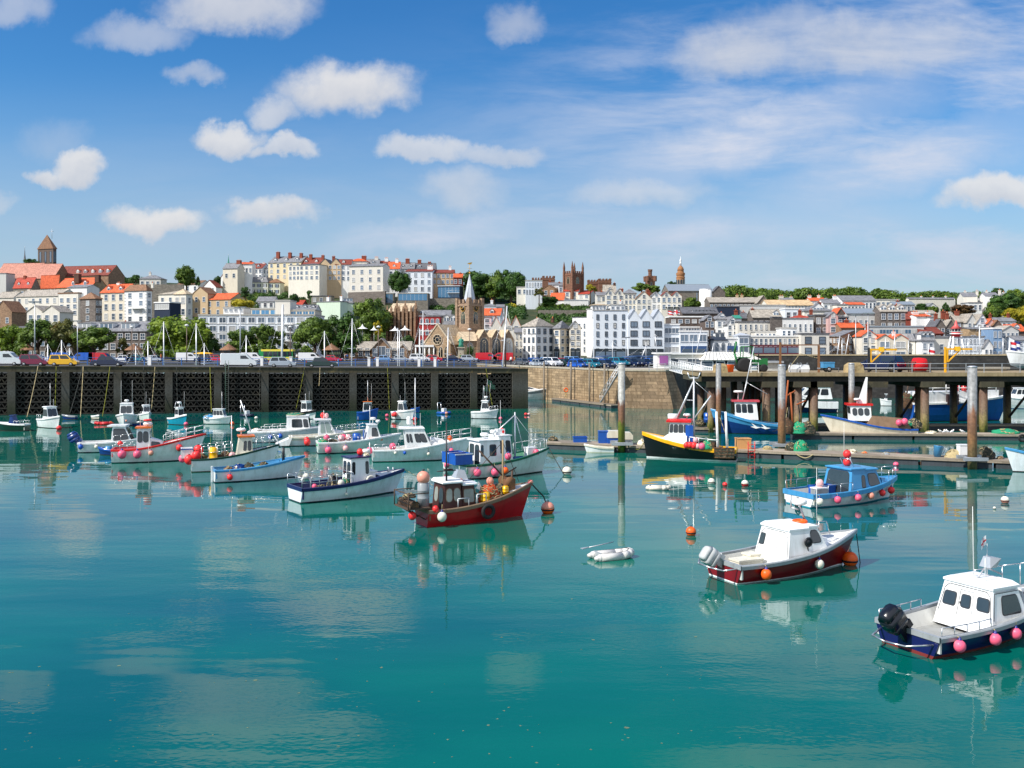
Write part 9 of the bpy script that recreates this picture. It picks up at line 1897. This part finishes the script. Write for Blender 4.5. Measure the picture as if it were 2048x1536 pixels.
def netdrum():
 t=thing('net_drum','bright red net wound on a rusty drum frame on the jetty','net drum',jt(1839,2));b=MB();b.lathe([(.5,-.72),(.72,-.6),(.76,0),(.7,.6),(.5,.72)],18,0,Matrix.Translation((0,0,.8)) @ Matrix.Rotation(R(90),4,'Y'));b.build('net_roll',[mat('red net',srgb(206,20,34),.9,.3,6,bump=.8)],t)
 b=MB()
 for x in (-.95,.95):
  for y in (-.6,.6):b.tube((x,y,0),(x,y,1.1),.05)
  b.tube((x,-.6,1.1),(x,.6,1.1),.05);b.tube((x,-.6,.5),(x,.6,.5),.05)
 for y in (-.6,.6):b.tube((-.95,y,1.1),(.95,y,1.1),.05);b.tube((-.95,y,.1),(.95,y,.1),.05)
 b.build('frame',[paint('rusty frame',(84,66,54),.8,streak=.5)],t)
netdrum()
def trailer():
 t=thing('trailer','bright blue box trailer on the jetty','trailer',jt(1655,3));b=MB();b.box(-.6,.6,-.5,.5,.45,1.05);b.box(-.64,.64,-.54,.54,1.0,1.08);b.build('box',[HP['skyblue']],t);b=MB();b.tube((.6,0,.42),(1.3,0,.4),.04);b.tube((1.2,0,0),(1.2,0,.45),.03);b.build('drawbar',[GALV],t)
 for s in (-1,1):wheel(t,0,s*.55,.28,.16)
trailer()
for x,l in ((1588,'left of two white bulk bags on the jetty'),(1607.5,'right of two white bulk bags on the jetty')):
 t=thing('bulk_bag',l,'bag',jt(x,1.8),0,'white bulk bags');b=MB();b.frus([(-.42,-.42,0),(.42,-.42,0),(.42,.42,0),(-.42,.42,0)],[(-.5,-.5,.35),(.5,-.5,.35),(.5,.5,.35),(-.5,.5,.35)]);b.frus([(-.5,-.5,.35),(.5,-.5,.35),(.5,.5,.35),(-.5,.5,.35)],[(-.4,-.42,.8),(.44,-.4,.76),(.4,.42,.82),(-.43,.4,.78)]);b.build('sack',[paint('white woven sack',(220,222,224),.8)],t);b=MB()
 for s in (-.35,.35):b.path([(s,-.38,.76),(s,-.2,.98),(s,.2,.98),(s,.38,.78)],.025)
 b.build('loop',[HP['grey']],t)
railing('jetty_railing','thin wire and post railing along the jetty edge',[jt(1716,.35),jt(2040,.35)],.95,GALV,GALV,1.9,2,.03);railing('jetty_railing','low white gate and rail beside the tractor on the jetty',[jt(1502,.6),jt(1517,.6)],1.0,WHITEP,WHITEP,.8,2,.03)
railing('quay_railing','white and blue railing at the head of the gangway',[px(1298,744,137.5),px(1346,741,137.5)],1.1,GALV,GALV,1.2,3,.035);railing('quay_railing','white railing along the top of the sunlit quay wall',[Vector((-5.6,190,ZQ+.25)),Vector((15.9,143,ZQ+.25))],.7,BLACK,BLACK,2.6,1,.05)
def quay_posts():
 first=None
 for x,l in ((1088,'first'),(1142,'second'),(1179,'third'),(1209,'fourth')):
  k=(x-1024)/F;D=(192*.4624-7.9+.0)/(k+.4624)-.3;D=max(141,min(190,D));X=k*D;lab=l + ' tall grey guide post from the left against the sunlit quay wall'
  if not first:first=thing('guide_post',lab,'post',(X,D,0),0,'guide posts along the quay wall');MB().lathe([(.15,-2),(.15,6.5)],10).build('shaft',[mat('weathered guide post',srgb(128,118,104),.8,.2,1,streak=.8)],first);MB().lathe([(.19,6.5),(.19,6.6)],10).build('cap',[GALV],first)
  else:dup(first,(X,D,0),label=lab)
quay_posts()
t=thing('lifebuoy','orange lifebuoy on a stand at the foot of the sunlit quay wall','lifebuoy',px(1132,780,153));MB().ring((0,0,0),.3,.09,18,7,0,None,'y').build('ring',[FEN['orange']],t);MB().tube((0,.15,-1.2),(0,.15,.3),.05).build('stand',[CARP['yellow']],t)
# sheds behind the jetty
def shed(name,label,x0,x1,yt,yb,D,wallm,roofm_,d=5,win=0,awn=None):
 k=D/F;p=px(x0,yb,D);w_=(x1-x0)*k;zb=ZQ;H=EYE-(yt-HZ)*k-zb;t=thing(name,label,'shed',(p.x,D,zb));MB().box(0,w_,0,d,-.2,H).build('wall',[wallm],t);MB().box(-.25,w_+.25,-.3,d+.2,H,H+.22).build('roof',[roofm_],t)
 for i in range(win):put(window_mesh(1.2,1.0,'s'),'window',t,(w_*(i+.5)/win,-.004,H*.5))
 if awn:MB().box(.4,w_-.4,-.16,-.01,H*.35,H*.9).build('shutter',[awn],t)
 return t
shed('kiosk','white kiosk with a purple shutter beside the quay car park',1314,1341,708,738,150,W['white'],W['white'],4,0,paint('purple shutter',(150,84,150),.6));shed('quay_office','low cream quay office with a flat white roof behind the truss gangway',1341,1408,709,738,152,W['palecream'],W['white'],6,4)
def marquee():
 D=150.0;k=D/F;p=px(1406,738,D);t=thing('marquee','long white shed with a sloping white roof behind the tractor','shed',(p.x,D,ZQ));w_=115*k;H=EYE-(720-HZ)*k-ZQ;Hr=EYE-(704-HZ)*k-ZQ
 MB().box(0,w_,0,6,-.2,H).build('wall',[W['white']],t);b=MB();b.frus([(-.3,-.4,H),(w_+.3,-.4,H),(w_+.3,6.4,H),(-.3,6.4,H)],[(1.0,2.8,Hr),(w_-1.6,2.8,Hr),(w_-1.6,3.2,Hr),(1.0,3.2,Hr)])
 b.build('roof',[paint('white ribbed roof',(226,222,212),.6)],t);r=MB()
 for i in range(14):x=-.2+(w_+.4)*(i+.5)/14;x2=1.0+(w_-2.6)*(i+.5)/14;r.tube((x,-.42,H+.02),(x2,2.8,Hr+.02),.05,n=4)
 r.build('roof_rib',[HP['grey']],t)
 for i in range(5):put(window_mesh(2.2,.8,'s'),'window',t,(w_*(i+.5)/5,-.004,H*.6))
marquee()
shed('equipment_cage','white cage like store on the jetty behind the bulk bags',1524,1562,726,741,108,mat('white mesh panels',srgb(190,192,190),.6,.3,5),GALV,2);shed('concrete_block_wall','pale concrete block wall at the right end of the jetty',1955,2013,738,745,108,M_PALECONC,M_PALECONC,.6)
def gallows():
 for x,l in ((1560.5,'left wooden post of the gallows frame on the jetty'),(1637.5,'right wooden post of the gallows frame on the jetty')):
  p=jt(x,1.0);t=thing('wooden_post',l,'post',p,0,'gallows posts');MB().box(-.1,.1,-.1,.1,-.02,2.85 if x>1600 else 3.2).build('shaft',[HP['wood']],t);MB().box(-.13,.13,-.13,.13,.4,.5).build('band',[GALV],t)
 ropething([jt(1573,1.0)+Vector((0,0,.1)),jt(1600,1.0)+Vector((0,0,2.0)),jt(1637,1.0)+Vector((0,0,1.5))],'slack rope strung between the gallows posts',ROPE,.03)
 t=thing('cross_beam','thin beam across the gallows posts on the jetty','beam',jt(1561,1.0)+Vector((0,0,2.86)));MB().box(-.1,4.15,-.07,.07,0,.12).build('beam',[HP['wood']],t)
gallows()
t=thing('wheelbarrow','orange tub left of the tractor on the jetty','tub',jt(1461,2.5));MB().lathe([(.3,0),(.42,.75),(.46,.8)],14).build('tub',[FEN['orange']],t);MB().box(-.3,.3,-.02,.02,-.0,.3).build('foot',[HP['white']],t)
t=heap(jt(1410,4)-Vector((0,0,.9)),1.1,NETD,'heap of dark nets on the quay left of the tractor',flat=.7,seed=99)
# floating pontoon clutter
def pon(x,back=1.0,z=.62):
 """a point on the deck of the front pontoon in column x"""
 p0=PON0.xy;d=(PON1.xy-p0).normalized();nrm=Vector((-d.y,d.x));o=p0+nrm*back;k=(x-1024)/F;u=(k*o.y-o.x)/(d.x-k*d.y);q=o+d*u;return Vector((q.x,q.y,z))
crate(pon(1160,1.2),1.2,.8,.5,HP['blue'],'flat blue crate on the front pontoon left of the white dinghy');crate(pon(1208,1.3),1.0,.8,1.0,HP['blue'],'taller blue box on the front pontoon behind the white dinghy',lid=True)
t=thing('wheelhouse_box','white hooded bin with a blue base beside the mossy pile','bin',pon(1228,1.5));MB().box(-.6,.6,-.5,.5,0,.5).build('base',[HP['blue']],t);MB().prism([(-.65,.5),(.65,.5),(.65,.8),(.5,1.1),(-.5,1.1),(-.65,.8)],-.55,.55).build('hood',[HP['cream']],t)
t=thing('wheelhouse_box','second white hooded bin right of the mossy pile','bin',pon(1253,1.5));MB().box(-.45,.45,-.5,.5,0,.4).build('base',[HP['grey']],t);MB().prism([(-.5,.4),(.5,.4),(.5,.75),(.3,1.0),(-.3,1.0),(-.5,.75)],-.55,.55).build('hood',[HP['cream']],t)
crate(pon(1486,1.3),1.15,.9,.8,paint('tan plywood',(206,152,96),.8),'tan plywood box on the pontoon behind the black fishing boat',lid=True);crate(pon(1926,1.0),.72,.6,.95,HP['white'],'white cabinet on the pontoon against the thickest pile',lid=True,name='cabinet',cat='cabinet')
t=thing('bucket','tall bright blue tub leaning on the pontoon','tub',pon(1874,.9),0);t.rotation_euler=(0,R(10),0);MB().lathe([(.24,0),(.36,.8),(.38,.84)],16).build('tub',[HP['skyblue']],t);q=MB();q.ring((.1,-.1,.55),.34,.02,14,5,0,None,'y');q.build('handle',[HP['deepblue']],t)
t=thing('ladder','red ladder hooked on the pontoon edge left of the rusty pile','ladder',pon(1503,-.12,0));q=MB()
for s in (-.27,.27):q.tube((s,0,-.6),(s,0,1.35),.04)
for i in range(6):q.tube((-.27,0,-.3+i*.28),(.27,0,-.3+i*.28),.03)
q.build('frame',[paint('ladder red',(206,44,40),.5)],t)
for i,(x,bk,r,m,l,fl) in enumerate([(1106,1.2,.45,NETD,'tangled rope heap at the left end of the front pontoon',.9),(1285,1.1,.5,HP['cream'],'pale rope heap on the pontoon at the black boat bow',.9),(1535,1.2,.4,ROPE,'pale rope heap left of the rusty pile',.7),(1582,1.2,.5,NETD,'dark net heap right of the rusty pile',1.2),(1601,1.2,.62,NETG,'bright green net draped over boxes on the pontoon',1.3),(1704,1.2,.4,HP['cream'],'pale rope heap on the pontoon above the sky blue boat',.7),(1772,1.2,.3,HP['grey'],'grey rope coil in the middle of the pontoon',.5),(1729,1.2,.22,FEN['orange'],'orange float bundle on the pontoon',.7),(1909,1.1,.7,ROPE,'big pale rope heap beside the white cabinet',.8),(1969,1.2,.75,NETD,'dark green net mound right of the thickest pile',1.1),(2000,1.1,.25,HP['brown'],'rusty chain heap near the right edge of the pontoon',.9)]):heap(pon(x,bk),r,m,l,'net_heap' if 'net' in l else 'rope_heap','net' if 'net' in l else 'rope',0,fl,100+i)
def pon2(x,z=.6):k=(x-1024)/F;D=93;return Vector((k*D,D,z))
heap(pon2(2010),1.3,NETG,'long green net roll on the low pontoon at the right',flat=.32,seed=131);heap(pon2(1596)+Vector((0,0,.05)),.9,NETG,'green net heap on the low pontoon behind the rusty pile',flat=1.1,seed=132);heap(pon2(1572),.8,POTM,'rusty gear heap with chains on the low pontoon','gear_heap','gear',flat=1.8,seed=133);heap(pon2(1614),.8,NETD,'black net heap on the low pontoon',flat=1.4,seed=134);heap(pon2(1862),.6,HP['cream'],'pale frayed rope heap where the gulls sit','rope_heap','rope',flat=.4,seed=135)
for x,l in ((1415,'left of two blue drums on the float left of the blue trawler'),(1431,'right of two blue drums on the float left of the blue trawler')):drum(px(x,845,101),.4,1.0,HP['blue'],l)
pontoon('small cluttered float left of the blue trawler',Vector((18.6,101,0)),Vector((23,100,0)),1.8,.5,1);heap(px(1398,850,101.6),.7,NETD,'dark gear heap on the small float left of the blue trawler','gear_heap','gear',flat=.8,seed=136)
t=thing('tyre_fender','black tyre hung on the low pontoon at the right edge','tyre',(px(2039,882,91).x,90.5,.35));MB().ring((0,0,0),.3,.11,18,8,0,None,'y').build('tyre_ring',[RUBBER],t)
for i,(x,h) in enumerate([(1566,5.2),(1587,4.0)]):
 t=thing('dredge_gantry',('tall' if i==0 else 'short') + ' rusty gantry leg with chains on the low pontoon','gantry',pon2(x));q=MB();q.tube((0,0,0),(.5 if i==0 else -.3,0,h),.12,.08,8);q.tube((.3,0,h*.7),(1.2,0,h*.8),.08);q.build('leg',[paint('bright rust',(160,84,44),.85,streak=.5)],t);MB().path([(.4,0,h*.8),(.6,0,h*.5),(.5,0,.2)],.05).build('chain',[BLACK],t)
def gulls():
 first=None;GW=paint('gull white',(238,238,236),.7);GG=paint('gull grey',(150,158,168),.7)
 for x,r,l in [(1824,30,'gull nearest the brown covered boat on the low pontoon'),(1881,200,'first of the four gulls in a row on the low pontoon'),(1889,20,'second of the four gulls in a row on the low pontoon'),(1894,170,'third of the four gulls, tallest, on the low pontoon'),(1904,30,'fourth of the four gulls in a row on the low pontoon'),(1925,190,'gull alone left of the thickest pile')]:
  p=pon2(x) ;lab='white '+l
  if first is None:
   first=thing('gull',lab,'bird',p,R(r),'gulls on the low pontoon');b=MB();b.lathe([(.01,-.3),(.06,-.22),(.1,-.05),(.11,.08),(.07,.2),(.05,.24)],10,0,Matrix.Translation((0,0,.2)) @ Matrix.Rotation(R(72),4,'Y'));b.ball((.24,0,.34),.065,10);b.tube((.2,0,.24),(.24,0,.34),.06,.055,8);b.tube((0,.04,.14),(0,.04,0),.012);b.tube((0,-.04,.14),(0,-.04,0),.012);b.build('body',[GW],first)
   for s in (-1,1):MB().frus([(.12,s*.1,.26),(-.32,s*.05,.16),(-.1,s*.12,.14)],[(.12,s*.125,.26),(-.32,s*.06,.16),(-.1,s*.135,.14)]).build('wing',[GG],first)
   MB().tube((.29,0,.34),(.38,0,.32),.018,.004,6).build('beak',[CARP['yellow']],first)
  else:dup(first,p,R(r),lab)
gulls()
for i,(x0,y0,x1,y1,D,m) in enumerate([(1470,905,1440,835,92,ROPE),(1408,858,1443,838,100,ROPEG),(1560,900,1575,815,94,ROPE),(1770,830,1740,858,96,ROPE),(1290,880,1272,898,79,ROPEG),(1545,862,1563,845,96,ROPED)]):ropething([px(x0,y0,D),px(x1,y1,D+1)],['rope from the black boat stern up to the blue trawler','yellow green rope from the small float to the blue trawler','rope up the rusty pile','taut rope from a jetty column to the red roofed boat','green mooring line at the black boat bow','dark rope beside the rusty pile'][i],m,.03,.3)
ropething([pon(1592,-.05,.5),pon(1610,-.15,.2),pon(1626,-.05,.5)],'pale rope looped along the pontoon side right of the rusty pile',ROPE,.05,.05)
